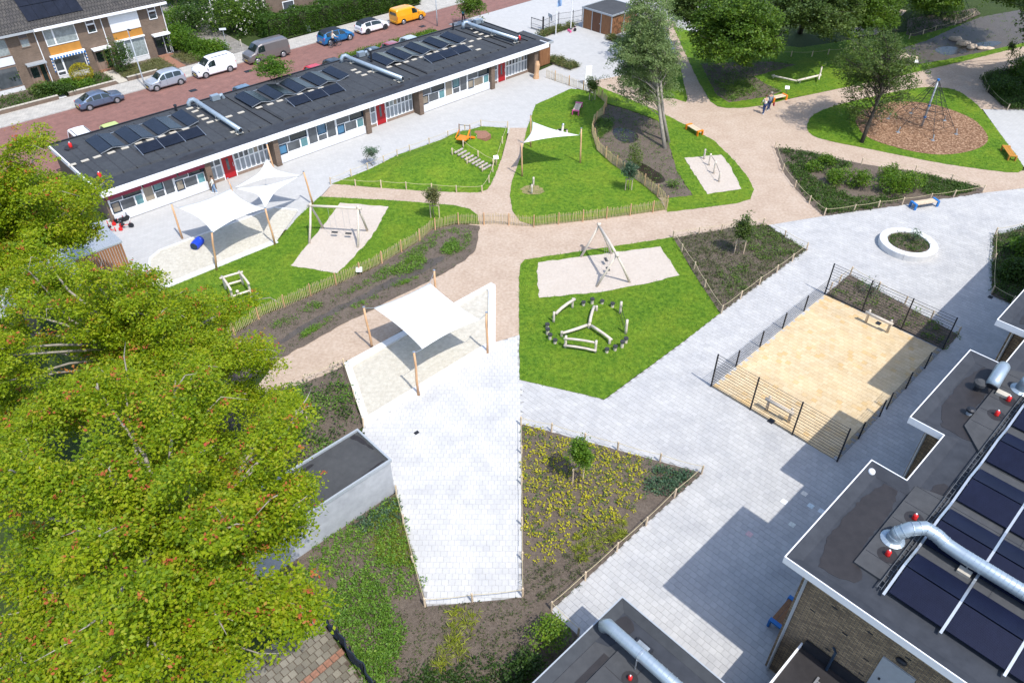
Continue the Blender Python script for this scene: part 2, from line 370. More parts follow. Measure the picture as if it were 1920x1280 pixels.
M['pink'] = solid('pink_lacquer', (0.60, 0.10, 0.26), 0.45, var=0.06)
M['blue'] = solid('blue_lacquer', (0.02, 0.16, 0.46), 0.4, var=0.06)
M['barrel'] = solid('blue_plastic', (0.01, 0.05, 0.50), 0.4, var=0.05)
M['stone'] = solid('pale_stone', (0.50, 0.40, 0.31), 0.9, var=0.25, scale=3, bump=0.3)
M['redcap'] = solid('red_plastic', (0.62, 0.02, 0.02), 0.45, var=0.05)
M['bluegrey'] = solid('blue_flag_cloth', (0.25, 0.38, 0.6), 0.8, var=0.1)
M['zincdark'] = solid('dull_tray_steel', (0.13, 0.14, 0.15), 0.55, 0.5)
M['zinc'] = solid('zinc_trim', (0.42, 0.45, 0.48), 0.5, 0.3, var=0.06)
M['skin'] = solid('skin', (0.50, 0.30, 0.21), 0.6, var=0.03)
M['bark'] = solid('tree_bark', (0.16, 0.135, 0.105), 0.95, var=0.3, scale=5, bump=0.5)
M['palebark'] = solid('pale_bark', (0.27, 0.24, 0.20), 0.95, var=0.25, scale=5, bump=0.4)
M['darkbark'] = solid('dark_bark', (0.055, 0.045, 0.035), 0.95, var=0.3, scale=5, bump=0.5)
# foliage (tone 0..1 picks the colour of each leaf)
M['maple'] = leafmat('maple_leaves', [(0.0, (0.0660, 0.1375, 0.0044)), (0.35, (0.1760, 0.2750, 0.0066)), (0.75, (0.3410, 0.4180, 0.0088)), (0.86, (0.3630, 0.3630, 0.0220)), (0.93, (0.4840, 0.1650, 0.0440)), (1.0, (0.5500, 0.0990, 0.0605))], 0.5)
M['alder'] = leafmat('alder_leaves', [(0.0, (0.0877, 0.1514, 0.0478)), (0.6, (0.1833, 0.2549, 0.0877)), (1.0, (0.2867, 0.3505, 0.1434))], 0.3)
M['lime'] = leafmat('lime_leaves', [(0.0, (0.0324, 0.0810, 0.0054)), (0.6, (0.0878, 0.1620, 0.0108)), (1.0, (0.1755, 0.2565, 0.0203))], 0.3)
M['olive'] = leafmat('ash_leaves', [(0.0, (0.0330, 0.0674, 0.0134)), (0.6, (0.0826, 0.1350, 0.0240)), (1.0, (0.1650, 0.2100, 0.0450))], 0.3)
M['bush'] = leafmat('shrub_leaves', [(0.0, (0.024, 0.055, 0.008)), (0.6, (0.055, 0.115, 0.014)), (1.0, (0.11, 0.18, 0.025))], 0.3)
M['brightbush'] = leafmat('bright_shrub_leaves', [(0.0, (0.045, 0.11, 0.008)), (0.6, (0.10, 0.20, 0.012)), (1.0, (0.19, 0.28, 0.02))], 0.35)
M['goldbush'] = leafmat('golden_leaves', [(0.0, (0.22, 0.20, 0.008)), (0.6, (0.36, 0.31, 0.010)), (1.0, (0.48, 0.42, 0.03))], 0.3)
M['hedge'] = leafmat('hedge_leaves', [(0.0, (0.022, 0.062, 0.005)), (0.6, (0.05, 0.115, 0.009)), (1.0, (0.10, 0.18, 0.015))], 0.3)
M['cover'] = leafmat('ground_cover_leaves', [(0.0, (0.055, 0.12, 0.018)), (0.6, (0.11, 0.20, 0.028)), (1.0, (0.19, 0.28, 0.045))], 0.3)
M['coverdark'] = leafmat('dull_cover_leaves', [(0.0, (0.055, 0.07, 0.025)), (0.6, (0.085, 0.105, 0.035)), (1.0, (0.13, 0.16, 0.055))], 0.3)
M['bluegreen'] = leafmat('blue_green_leaves', [(0.0, (0.04, 0.085, 0.045)), (0.6, (0.075, 0.14, 0.075)), (1.0, (0.12, 0.19, 0.11))], 0.3)
M['yellow'] = leafmat('yellow_leaves', [(0.0, (0.26, 0.27, 0.012)), (0.6, (0.45, 0.42, 0.015)), (1.0, (0.60, 0.55, 0.03))], 0.3)
M['strap'] = leafmat('strap_leaves', [(0.0, (0.13, 0.18, 0.015)), (0.6, (0.24, 0.28, 0.02)), (1.0, (0.36, 0.38, 0.04))], 0.3)
M['blade'] = leafmat('grass_blades', [(0.0, (0.0480, 0.1500, 0.0048)), (0.5, (0.1140, 0.2460, 0.0084)), (1.0, (0.2520, 0.3360, 0.0240))], 0.3)
M['reed'] = leafmat('dry_grass', [(0.0, (0.08, 0.10, 0.03)), (0.6, (0.16, 0.17, 0.06)), (1.0, (0.28, 0.24, 0.10))], 0.3)
M['flower'] = leafmat('white_blossom', [(0, (0.6, 0.56, 0.5)), (1, (0.78, 0.74, 0.68))], 0.2)

# ================================================================ ground
def smooth_closed(pts, it=2):
    for _ in range(it):
        q = []
        for i in range(len(pts)):
            a = pts[i]; b = pts[(i + 1) % len(pts)]
            q.append(a * 0.75 + b * 0.25); q.append(a * 0.25 + b * 0.75)
        pts = q
    return pts
def rough_edge(pts, step=0.35, amp=0.04):
    q = []
    for i in range(len(pts)):
        a = pts[i]; b = pts[(i + 1) % len(pts)]; d = b - a; n = max(1, int(d.length / step))
        nv = Vector((-d.y, d.x, 0)).normalized() if d.length > 1e-6 else Vector()
        for k in range(n):
            q.append(a + d * (k / n) + nv * (rnd.uniform(-amp, amp) if k else 0))
    return q
def PX(*pts): return [P(x, y) for x, y in pts]
def PS(*pts): return [ST(a, b) for a, b in pts]
def sheet(name, pts, z, mat, amp=0.0, smooth=0, rot=0.0, parent=None, kind='structure'):
    """flat sheet; rot turns its local axes so that joint patterns follow the paving"""
    if smooth: pts = smooth_closed(pts, smooth)
    if amp: pts = rough_edge(pts, 0.35, amp)
    R = Matrix.Rotation(-rot, 3, 'Z')
    tris = tessellate_polygon([[Vector((p.x, p.y, 0)) for p in pts]])
    fs = []
    for t in tris:
        t = list(t)
        if (pts[t[1]] - pts[t[0]]).cross(pts[t[2]] - pts[t[0]]).z < 0: t.reverse()
        fs.append(t)
    me = bpy.data.meshes.new(name)
    me.from_pydata([R @ Vector((p.x, p.y, 0)) for p in pts], [], fs); me.materials.append(mat); me.update()
    o = link(name, me, parent, kind if parent is None else None)
    o.location = (0, 0, z); o.rotation_euler = (0, 0, rot)
    return o

LAWNS, SOILS, OVER = [], [], []           # world polygons for planting and for leaving pavers out
def reg(pts, *lists):
    q = [(p.x, p.y) for p in pts]
    for l in lists: l.append(q)
    OVER.append(q); return pts
sheet('ground', [Vector((-400, -150, 0)), Vector((500, -150, 0)), Vector((500, 700, 0)), Vector((-400, 700, 0))], -0.09, M['roughgrass'])
# street and pavements (site frame: a along the school, b away from the camera)
sheet('road', PS((-60, 75.5), (190, 75.5), (190, 80.85), (-60, 80.85)), -0.01, M['street'], rot=TH)
sheet('road', PS((-60, 67.3), (61, 67.3), (63, 75.5), (-60, 75.5)), -0.014, M['street'], rot=TH)
sheet('pavement', PS((-60, 81.0), (190, 81.0), (190, 83.9), (-60, 83.9)), 0.08, M['sidewalk'], rot=TH)
sheet('pavement', PS((64, 83.9), (100, 83.9), (120, 110), (70, 110)), 0.076, M['sidewalk'], rot=TH)
kb = MB(); kb.b2(-60, 190, 80.85, 81.0, -0.05, 0.095)
o = kb.build('kerb', M['kerb'], kind='structure'); o.rotation_euler = (0, 0, TH)
sheet('alley', PS((33.6, 83.9), (39.5, 83.9), (41, 128), (33, 128)), 0.06, M['greytile'], rot=TH)
# forecourt beside the school and the yard in front of it
FORE = PS((61.5, 75.45), (92, 75.45), (95, 64), (88, 52), (58.0, 47.5), (57.5, 56.7), (61.0, 57.0))
sheet('forecourt', FORE, -0.004, M['yardpave'], rot=TH)
YARD = PS((2, 57.6), (12, 57.6), (57.9, 57.6), (57.9, 55.0)) + PX((1112, 150), (1075, 170), (1004, 200), (984, 250), (950, 250), (870, 250), (745, 295), (618, 350), (598, 372), (540, 430), (470, 440), (379, 515), (270, 560), (200, 560), (120, 520))
sheet('school_yard', YARD, -0.008, M['yardpave'], rot=TH)
# paved playground: white strip + grey field
STRIP = PX((929, 640), (974, 626), (977, 795), (979, 1120), (801, 1137), (742, 924), (681, 800))
FIELD = PX((974, 626), (1133, 749), (1282, 640), (1350, 587), (1512, 468), (1440, 421), (1545, 404), (1842, 361), (1990, 342), (1990, 700), (1990, 1400), (1100, 1400), (1032, 1145), (1235, 960), (1317, 887), (977, 795))
FIELD2 = PX((1842, 204), (1990, 206), (1990, 345), (1925, 320))
SLEFT = PX((620, 800), (690, 795), (745, 925), (700, 960))
yard = sheet('paved_playground', FIELD, -0.03, M['joint'])
strip = sheet('paved_strip', STRIP, -0.026, M['joint'])
sheet('forecourt', FIELD2, -0.004, M['yardpave'], rot=TH)

GRAVEL = [
    PX((622, 347), (690, 330), (800, 320), (900, 345), (940, 300), (956, 240), (988, 240), (1000, 300), (1010, 400), (1140, 380), (1240, 370), (1300, 380), (1300, 460), (1180, 475), (1085, 490), (1000, 505), (995, 530), (985, 560), (973, 628), (927, 642), (926, 534), (915, 538), (760, 615), (646, 686), (570, 720), (470, 740), (540, 650), (700, 570), (830, 500), (880, 460), (880, 395), (800, 385), (735, 380), (600, 371)),
    PX((1230, 380), (1400, 370), (1390, 330), (1300, 260), (1170, 195), (1105, 168), (1106, 153), (1175, 140), (1230, 185), (1270, 185), (1265, 90), (1240, 40), (1262, 36), (1300, 110), (1345, 200), (1480, 186), (1700, 140), (1930, 84), (1990, 68), (1990, 125), (1895, 135), (1850, 172), (1890, 206), (1842, 205), (1800, 230), (1880, 318), (1990, 325), (1990, 345), (1842, 362), (1700, 370), (1545, 405), (1442, 422), (1380, 426), (1262, 447), (1240, 420)),
]
for i, g in enumerate(GRAVEL):
    sheet('gravel_path', reg(g), 0.006 + 0.004 * i, M['gravel'])
sheet('gravel_path', PX((1640, 66), (1680, 42), (1700, 20), (1660, 15), (1590, 50), (1600, 70)), 0.0, M['gravel'])

def lawn(pts, z=0.03, smooth=0, amp=0.05):
    q = smooth_closed(pts, smooth) if smooth else pts
    reg(q, LAWNS); return sheet('lawn', q, z, M['grass'], amp=amp)
L_SWING = PX((600, 369), (735, 376), (800, 381), (850, 385), (880, 392), (895, 403), (899, 421), (887, 420), (854, 419), (808, 430), (781, 454), (743, 476), (700, 501), (652, 523), (601, 545), (549, 568), (494, 590), (432, 630), (380, 660), (300, 640), (275, 553), (379, 510), (519, 453), (559, 407))
lawn(L_SWING, amp=0.03)
L_SAIL = PX((988, 241), (1004, 197), (1070, 167), (1098, 170), (1128, 182), (1135, 192), (1130, 214), (1111, 232), (1108, 248), (1118, 280), (1148, 308), (1183, 330), (1213, 352), (1238, 376), (1248, 393), (1201, 400), (1101, 413), (1001, 423), (975, 415), (961, 396), (956, 368), (960, 340), (976, 296), (985, 256))
lawn(L_SAIL, amp=0.03)
L_STRIP = PX((1106, 155), (1130, 166), (1170, 182), (1230, 207), (1290, 237), (1340, 265), (1380, 305), (1404, 335), (1414, 356), (1407, 374), (1380, 382), (1320, 390), (1251, 398), (1249, 372), (1300, 367), (1285, 347), (1268, 320), (1256, 275), (1245, 245), (1232, 226), (1175, 205), (1136, 194), (1112, 174))
lawn(L_STRIP, amp=0.04)
lawn(PX((1178, 130), (1240, 122), (1275, 122), (1283, 160), (1289, 185), (1286, 192), (1240, 178), (1178, 150)), amp=0.04)
L_BACK = PX((1262, 50), (1295, 123), (1313, 160), (1332, 191), (1345, 200), (1362, 203), (1390, 203), (1433, 198), (1473, 187), (1557, 170), (1640, 153), (1700, 140), (1800, 117), (1990, 70), (1990, 40), (1850, 40), (1700, 60), (1500, 90), (1330, 70))
lawn(L_BACK, amp=0.05)
L_OVAL = PX((1511, 238), (1520, 218), (1545, 205), (1590, 192), (1690, 170), (1730, 164), (1765, 164), (1795, 170), (1817, 184), (1840, 204), (1885, 265), (1912, 300), (1920, 318), (1905, 326), (1827, 316), (1765, 307), (1665, 287), (1615, 277), (1540, 262), (1518, 252))
lawn(L_OVAL, smooth=1, amp=0.04)
L_BEAMS = PX((973, 520), (976, 496), (984, 487), (1085, 472), (1180, 458), (1262, 445), (1300, 512), (1350, 587), (1282, 640), (1133, 749), (974, 712))
lawn(L_BEAMS, amp=0.03)

def bed(pts, z=0.036, mat='soil', amp=0.05, name='soil_bed', smooth=0):
    q = smooth_closed(pts, smooth) if smooth else pts
    reg(q, SOILS); return sheet(name, q, z, M[mat], amp=amp)
B_WADI = PX((899, 424), (897, 446), (891, 470), (872, 489), (843, 506), (820, 519), (770, 545), (690, 585), (640, 609), (590, 638), (548, 660), (500, 690), (420, 740), (360, 700), (432, 632), (494, 591), (601, 547), (700, 503), (781, 456), (808, 432), (854, 421))
B_POND = PX((1137, 196), (1175, 206), (1232, 227), (1245, 246), (1256, 276), (1268, 320), (1285, 347), (1299, 367), (1250, 372), (1238, 370), (1215, 353), (1185, 331), (1150, 309), (1120, 281), (1110, 250), (1113, 233), (1131, 215))
B_TRI = PX((1263, 447), (1310, 438), (1430, 422), (1512, 468), (1350, 587), (1300, 512))
B_SHRUB = PX((1453, 277), (1515, 284), (1560, 296), (1615, 308), (1715, 322), (1782, 338), (1842, 352), (1843, 361), (1787, 371), (1690, 385), (1600, 397), (1543, 405), (1515, 380), (1490, 352), (1467, 320))
B_COURT = PX((1547, 553), (1593, 515), (1797, 628), (1771, 656))
B_EAST = PX((1863, 441), (1922, 428), (1990, 418), (1990, 640), (1896, 571), (1858, 553))
B_CORNER = PX((1839, 147), (1850, 139), (1893, 131), (1990, 108), (1990, 208), (1887, 206), (1852, 172))
B_BACK1 = PX((1314, 120), (1447, 116), (1493, 122), (1413, 144), (1440, 160), (1466, 172), (1445, 181), (1367, 193), (1345, 180), (1328, 150))
B_BACK2 = PX((1617, 108), (1660, 99), (1708, 86), (1738, 77), (1767, 63), (1808, 45), (1837, 33), (1990, 5), (1990, 58), (1925, 80), (1833, 100), (1767, 114), (1700, 124), (1660, 124))
B_BACK3 = PX((1699, 66), (1702, 36), (1740, 30), (1830, 16), (1838, 27), (1800, 44), (1760, 57), (1715, 69))
B_UNDER = PX((570, 719), (645, 687), (682, 799), (560, 885), (300, 1000), (200, 850), (480, 740))
B_YELLOW = PX((977, 795), (1317, 887), (1235, 960), (1032, 1145), (1085, 1192), (1000, 1310), (700, 1310), (640, 1200), (598, 1150), (500, 1100), (300, 1010), (600, 1010), (742, 925), (801, 1137), (979, 1120))
B_ROADSIDE = PS((44, 71.0), (58.5, 71.0), (58.5, 74.2), (47, 75.2))
for b_, nm in ((B_WADI, 0), (B_POND, 0), (B_TRI, 0), (B_SHRUB, 0), (B_COURT, 0), (B_EAST, 0), (B_CORNER, 0), (B_BACK1, 0), (B_BACK2, 1), (B_BACK3, 0), (B_UNDER, 0), (B_YELLOW, 0)):
    bed(b_, mat='mud' if nm else 'soil', amp=0.02 if b_ in (B_COURT, B_YELLOW, B_TRI) else 0.07)
for a0, a1, b0, b1 in ((61.0, 62.6, 54.6, 58.5), (71.3, 72.6, 54.2, 58.6), (66.5, 72.3, 64.0, 65.2)):
    bed(PS((a0, b0), (a1, b0), (a1, b1), (a0, b1)), z=0.02, amp=0.03)
# ditch mud, puddles and the woodchip area
sheet('ditch', PX((838, 478), (826, 494), (790, 513), (750, 530), (690, 560), (640, 582), (560, 627), (525, 648), (520, 638), (600, 592), (680, 553), (740, 520), (800, 488)), 0.044, M['mud'], amp=0.1, smooth=1)
sheet('puddle', PX((1146, 246), (1160, 239), (1190, 247), (1200, 258), (1186, 271), (1156, 265)), 0.044, M['wet'], amp=0.12, smooth=2)
sheet('puddle', PX((1190, 300), (1215, 312), (1246, 332), (1248, 343), (1222, 346), (1196, 325)), 0.044, M['wet'], amp=0.12, smooth=2)
sheet('puddle', PX((1748, 94), (1770, 87), (1800, 90), (1830, 82), (1862, 77), (1884, 81), (1850, 92), (1800, 101), (1770, 106)), 0.044, M['wet'], amp=0.15, smooth=2)
CHIPS = PX((1601, 214), (1655, 194), (1690, 190), (1740, 194), (1790, 208), (1833, 228), (1856, 260), (1843, 277), (1802, 289), (1752, 292), (1690, 281), (1630, 262), (1608, 243))
sheet('woodchip_bed', reg(smooth_closed(CHIPS, 2)), 0.048, M['chips'], amp=0.06)
# sand areas set into the lawns
def sandarea(pts): return sheet('sand_area', reg(pts), 0.046, M['sand'], amp=0.06)
S_SWING = PX((638, 381), (729, 388), (696, 447), (646, 501), (632, 513), (545, 499), (582, 452), (607, 422))
S_BEAMS = PX((1009, 493), (1100, 481), (1238, 463), (1274, 517), (1215, 532), (1128, 548), (1011, 559), (1006, 510))
S_POSTS = PX((1283, 297), (1352, 291), (1369, 312), (1390, 355), (1326, 365), (1300, 324))
for s_ in (S_SWING, S_BEAMS, S_POSTS): sandarea(s_)
def sandpit(outer, inner):
    reg(outer)
    sheet('sandpit', inner, 0.05, M['pit_sand'])
    n = len(outer); mb = MB()
    for i in range(n):
        a, b, c, d = outer[i], outer[(i + 1) % n], inner[(i + 1) % n], inner[i]
        q = [a, b, c, d]
        mb.add([(v.x, v.y, -0.02) for v in q] + [(v.x, v.y, 0.17) for v in q], [(4, 5, 6, 7), (0, 1, 5, 4), (2, 3, 7, 6), (1, 2, 6, 5), (3, 0, 4, 7)])
    return mb
k1 = sandpit(PX((645, 684), (921, 533), (929, 538), (929, 652), (683, 800)), PX((660, 689), (912, 545), (916, 548), (915, 645), (691, 782)))
pk = thing('sandpit_edge', 'broad pale concrete edging around the sandpit under the single square sail', 'edging', P(790, 670))
k1.build('edging', M['concrete'], pk, org=P(790, 670))
SP2 = PX((282, 486), (300, 471), (390, 437.5), (465, 409.5), (514, 391), (559, 396), (520, 452), (379, 509), (276, 551))
reg(SP2); sheet('sandpit', SP2, 0.05, M['pit_sand'], amp=0.0)
mb = MB()
ln = [P(*q) for q in ((276, 551), (282, 486), (300, 471), (390, 437.5), (465, 409.5), (514, 391), (559, 396))]
for a, b in zip(ln, ln[1:]): mb.bar(a + Vector((0, 0, 0.05)), b + Vector((0, 0, 0.05)), 0.14, 0.16)
pk = thing('sandpit_edge', 'slim concrete kerb round the long sandpit below the three sails', 'edging', P(390, 437))
mb.build('edging', M['concrete'], pk, org=P(390, 437))
mb = MB(); ln = [P(*q) for q in ((519, 453), (379, 510), (276, 552))]
for a, b in zip(ln, ln[1:]): mb.bar(a + Vector((0, 0, 0.03)), b + Vector((0, 0, 0.03)), 0.5, 0.12)
mb.build('edging', M['concrete'], pk, org=P(390, 437))

# ---------------------------------------------------------------- laid pavers
COURT = PS((30.42, 15.1), (30.42, 7.3), (43.4, 7.3), (43.4, 15.08))
court = sheet('ball_court', COURT, -0.022, M['court_joint'])
def lay(parent, poly, rot, mat_one, mat_many, pitch=0.3, n_single=300, drop=(), keep_px=True, phase=(0, 0), name='paver', clamp=False, z0=-0.02):
    R = np.array([[math.cos(rot), -math.sin(rot)], [math.sin(rot), math.cos(rot)]])
    pl = np.array([(p.x, p.y) for p in poly]) @ R                   # into the paving's own axes
    x0, y0 = pl.min(0); x1, y1 = pl.max(0)
    rows = np.arange(y0, y1 + pitch, pitch) + phase[1]; xs = np.arange(x0 - pitch, x1 + pitch, pitch) + phase[0]
    C = []
    for i, y in enumerate(rows):
        off = (0.5 * pitch if i % 2 else 0.0)
        C.append(np.stack([xs + off, np.full_like(xs, y)], 1))
    C = np.concatenate(C)
    hx = np.full(len(C), 1.0); hy = np.full(len(C), 1.0)
    if clamp:
        g = pitch * 0.4885
        lo = np.maximum(C - g, [x0, y0]); hi = np.minimum(C + g, [x1, y1]); d_ = hi - lo; ok = (d_ > 0.05).all(1)
        C = ((lo + hi) / 2)[ok]; hx = (d_[:, 0] / (2 * g))[ok]; hy = (d_[:, 1] / (2 * g))[ok]; SCL = {tuple(np.round(c, 3)): (a, b_) for c, a, b_ in zip(C @ R.T, hx, hy)}
    else:
        ok = inpoly(C[:, 0], C[:, 1], pl); C = C[ok]; SCL = {}
    W = C @ R.T
    g = pitch * 0.4885
    for d in drop:
        k = np.ones(len(W), bool)
        for sx_, sy_ in ((-1, -1), (1, -1), (1, 1), (-1, 1)):
            cw = (C + np.array([sx_ * g, sy_ * g])) @ R.T; k &= inpoly(cw[:, 0], cw[:, 1], d)
        C = C[~k]; W = W[~k]
    u, v = pix_np(np.concatenate([W, np.zeros((len(W), 1))], 1))
    k = (u > -60) & (u < 1980) & (v > -60) & (v < 1340); W = W[k]; u = u[k]; v = v[k]
    dist = np.hypot(np.hypot(W[:, 0], W[:, 1]), CAMH)
    order = np.argsort(dist + np.where((u > 5) & (u < 1915) & (v > 5) & (v < 1275), 0, 1e6)); W = W[order]; dist = dist[order]
    single = W[:n_single]; many = W[n_single:]
    g = pitch * 0.4885; b = 0.0025; scl = lambda w: SCL.get(tuple(np.round(w, 3)), (1.0, 1.0))
    base = np.array([(-g, -g, z0), (g, -g, z0), (g, g, z0), (-g, g, z0), (-g, -g, -b), (g, -g, -b), (g, g, -b), (-g, g, -b), (-g + b, -g + b, 0), (g - b, -g + b, 0), (g - b, g - b, 0), (-g + b, g - b, 0)])
    F4 = [(0, 1, 5, 4), (1, 2, 6, 5), (2, 3, 7, 6), (3, 0, 4, 7), (4, 5, 9, 8), (5, 6, 10, 9), (6, 7, 11, 10), (7, 4, 8, 11), (8, 9, 10, 11)]
    me = bpy.data.meshes.new(name); me.from_pydata([tuple(q) for q in base], [], F4); me.materials.append(mat_one); me.update()
    for w in single:
        o = link(name, me, parent); o.location = (w[0], w[1], 0.0 - parent.location.z + rnd.uniform(-0.002, 0.002)); o.rotation_euler = (rnd.gauss(0, 0.003), rnd.gauss(0, 0.003), rot + rnd.gauss(0, 0.006)); o.scale = (*scl(w), 1)
    if len(many):
        n = len(many); sc_ = np.array([(*scl(w), 1.0) for w in many]); bx = base[None] * sc_[:, None, :]; bx[..., :2] = bx[..., :2] @ R.T
        V = bx + np.concatenate([many, nprng.uniform(-0.002, 0.002, (n, 1))], 1)[:, None, :]
        V = V.reshape(-1, 3); V[:, 2] -= parent.location.z
        F = (np.array(F4)[None] + (np.arange(n) * 12)[:, None, None]).reshape(-1)
        tone = np.repeat(nprng.random(n), 12)
        mj = fast_mesh(name + 's', V, 4, F, mat_many, tone); mj.shade_flat(); link(name + 's', mj, parent, 'stuff')
dropf = [q for q in OVER] + [[(p.x, p.y) for p in COURT]]
lay(yard, FIELD, TH - PI / 2, M['paver1'], M['paver'], drop=dropf + [[(p.x, p.y) for p in STRIP]])
lay(strip, STRIP, 0.0, M['wpaver1'], M['wpaver'], drop=dropf)
lay(court, COURT, TH - PI / 2, M['cpaver1'], M['cpaver'], drop=[], clamp=True)
# ================================================================ buildings (site frame: a, b, z)
def site_thing(name, label, cat, a, b, z=0.0, group=None):
    return thing(name, label, cat, ST(a, b, z), TH, group)
def window(parent, org, b, rects, frame=None, name='window', fw=0.055, depth=0.05):
    """rects: (a0, a1, z0, z1, glass material, dark frame?) in the plane at b, facing the yard (-b)"""
    mb = MB(); panes = []
    for r in rects:
        a0, a1, z0, z1, g = r[:5]; mi = 1 if len(r) > 5 and r[5] else 0
        w = fw * (1.5 if mi else 1.0); o = 0.012 if mi else 0.0
        mb.b2(a0, a1, b - depth - o, b, z0, z0 + w, mi); mb.b2(a0, a1, b - depth - o, b, z1 - w, z1, mi)
        mb.b2(a0, a0 + w, b - depth - o, b, z0 + w, z1 - w, mi); mb.b2(a1 - w, a1, b - depth - o, b, z0 + w, z1 - w, mi)
        panes.append((a0 + w, a1 - w, z0 + w, z1 - w, g))
    f = mb.build(name, [frame or M['white'], M['framedark']], parent, org)
    for a0, a1, z0, z1, g in panes:
        p_ = MB(); p_.b2(a0, a1, b - 0.03, b - 0.01, z0, z1); p_.build('pane', M[g], f, org)
    return f

# ---------------------------------------------------------------- the long school
SO = (36.0, 56.1, 0.0)
school = site_thing('school_building', 'long low school with dark flat roof, white fascia and red doors', 'school', 36.0, 56.1)
mb = MB()
mb.b2(12.9, 59.0, 66.7, 66.9, 0, 2.5); mb.b2(58.75, 59.0, 57.4, 66.7, 0, 2.5)
mb.build('rear_wall', M['brownbrick_a'], school, SO)
mb = MB(); mb.b2(12.7, 12.95, 56.7, 66.7, 0, 2.5); mb.build('end_wall', M['brownbrick_b'], school, SO)
mb = MB(); mb.b2(12.6, 59.1, 56.2, 67.1, 2.5, 2.84); mb.build('roof', M['bitumen'], school, SO)
mb = MB(); mb.b2(12.6, 59.2, 56.1, 56.2, 2.5, 2.95); mb.b2(59.1, 59.2, 56.2, 57.4, 2.52, 2.93); mb.b2(12.5, 12.6, 56.1, 67.1, 2.52, 2.93)
mb.build('fascia', M['white'], school, SO)
mb = MB(); mb.b2(12.62, 59.08, 56.22, 58.1, 2.84, 2.855); mb.build('gutter_zone', M['bitumen2'], school, SO)
mb = MB(); mb.b2(12.6, 59.1, 67.0, 67.14, 2.84, 2.93); mb.b2(59.0, 59.12, 58, 67.0, 2.84, 2.92); mb.build('roof_edge', M['pvframe'], school, SO)
for a0, a1 in ((13.4, 27.4), (28.9, 42.9), (44.6, 54.8)):
    mb = MB(); mb.box(((a0 + a1) / 2, 62.3, 2.885), (a1 - a0, 7.9, 0.09), top=0.985)
    mb.build('roof_deck', M['bitumen'], school, SO)
mb = MB()
for a in np.arange(14, 58.5, 1.05): mb.b2(a, a + 0.05, 58.2, 66.4, 2.84, 2.9345 if rnd.random() < .9 else 2.936)
mb.build('roof_seam', M['bitwet'], school, SO, kind='stuff')
for a, b, ra, rb in ((33.5, 57.3, 1.9, 0.55), (29.6, 57.4, 1.2, 0.45), (39.0, 57.5, 2.4, .4), (43.5, 57.4, 1.2, .45), (20.5, 57.3, 1.6, .5), (51.0, 57.6, 1.2, .5)):
    pud = MB(); pud.add([(a + ra * math.cos(t) * rnd.uniform(.85, 1.1), b + rb * math.sin(t) * rnd.uniform(.85, 1.1), 2.859) for t in np.linspace(0, 2 * PI, 18)[:-1]], [tuple(range(17))]); pud.build('damp_patch', M['bitwet'], school, SO)
for k in range(3):                                                 # window bays
    A0 = (12.95, 27.05, 42.45)[k]; A1 = (20.45, 35.8, 51.15)[k]; n = 3; U = (A1 - A0) / n
    mb = MB(); mb.b2(A0 - 0.02, A1 + 0.02, 56.62, 56.82, 0.06, 0.72); mb.build('wall_panel', M['panelwhite'], school, SO)
    mb = MB(); mb.b2(A0 - 0.05, A1 + 0.05, 56.66, 56.82, 0.0, 0.06); mb.build('plinth', M['kerb'], school, SO)
    for u in range(n):
        a = A0 + u * U + 0.04; w = U - 0.08; z0, z1 = 0.74, 2.48; h = z1 - z0
        if u == 0: lay_ = ((0, .42, .5, 1, 'glass'), (.42, 1, .5, 1, 'glassdark', 1), (0, .28, 0, .5, 'glassblue' if k == 1 else 'glassbeige', 1), (.28, .74, 0, .5, 'glass'), (.74, 1, 0, .5, 'glassteal'))
        elif u == 1: lay_ = ((0, .33, 0, 1, 'glassbeige' if k != 1 else 'glass'), (.33, .66, .34, 1, 'glassblue' if k == 1 else 'glassteal', 1), (.33, .66, 0, .34, 'glass'), (.66, 1, 0, 1, 'glass'))
        else: lay_ = ((0, .5, .5, 1, 'glass'), (.5, 1, .5, 1, 'glassdark', 1), (0, .28, 0, .5, 'glassblue' if k == 1 else 'glassbeige', 1), (.28, .74, 0, .5, 'glassbeige' if k == 2 else 'glass'), (.74, 1, 0, .5, 'glassteal'))
        window(school, SO, 56.76, [(a + r[0] * w, a + r[1] * w, z0 + r[2] * h, z0 + r[3] * h) + tuple(r[4:]) for r in lay_])
        mb = MB(); mb.b2(a - 0.1, a - 0.005, 56.66, 56.8, 0.74, 2.5); mb.build('mullion', M['white'], school, SO)
    mb = MB(); mb.b2(A0, A1, 59.0, 59.1, 0.0, 2.49); mb.build('inner_wall', M['slab'], school, SO)
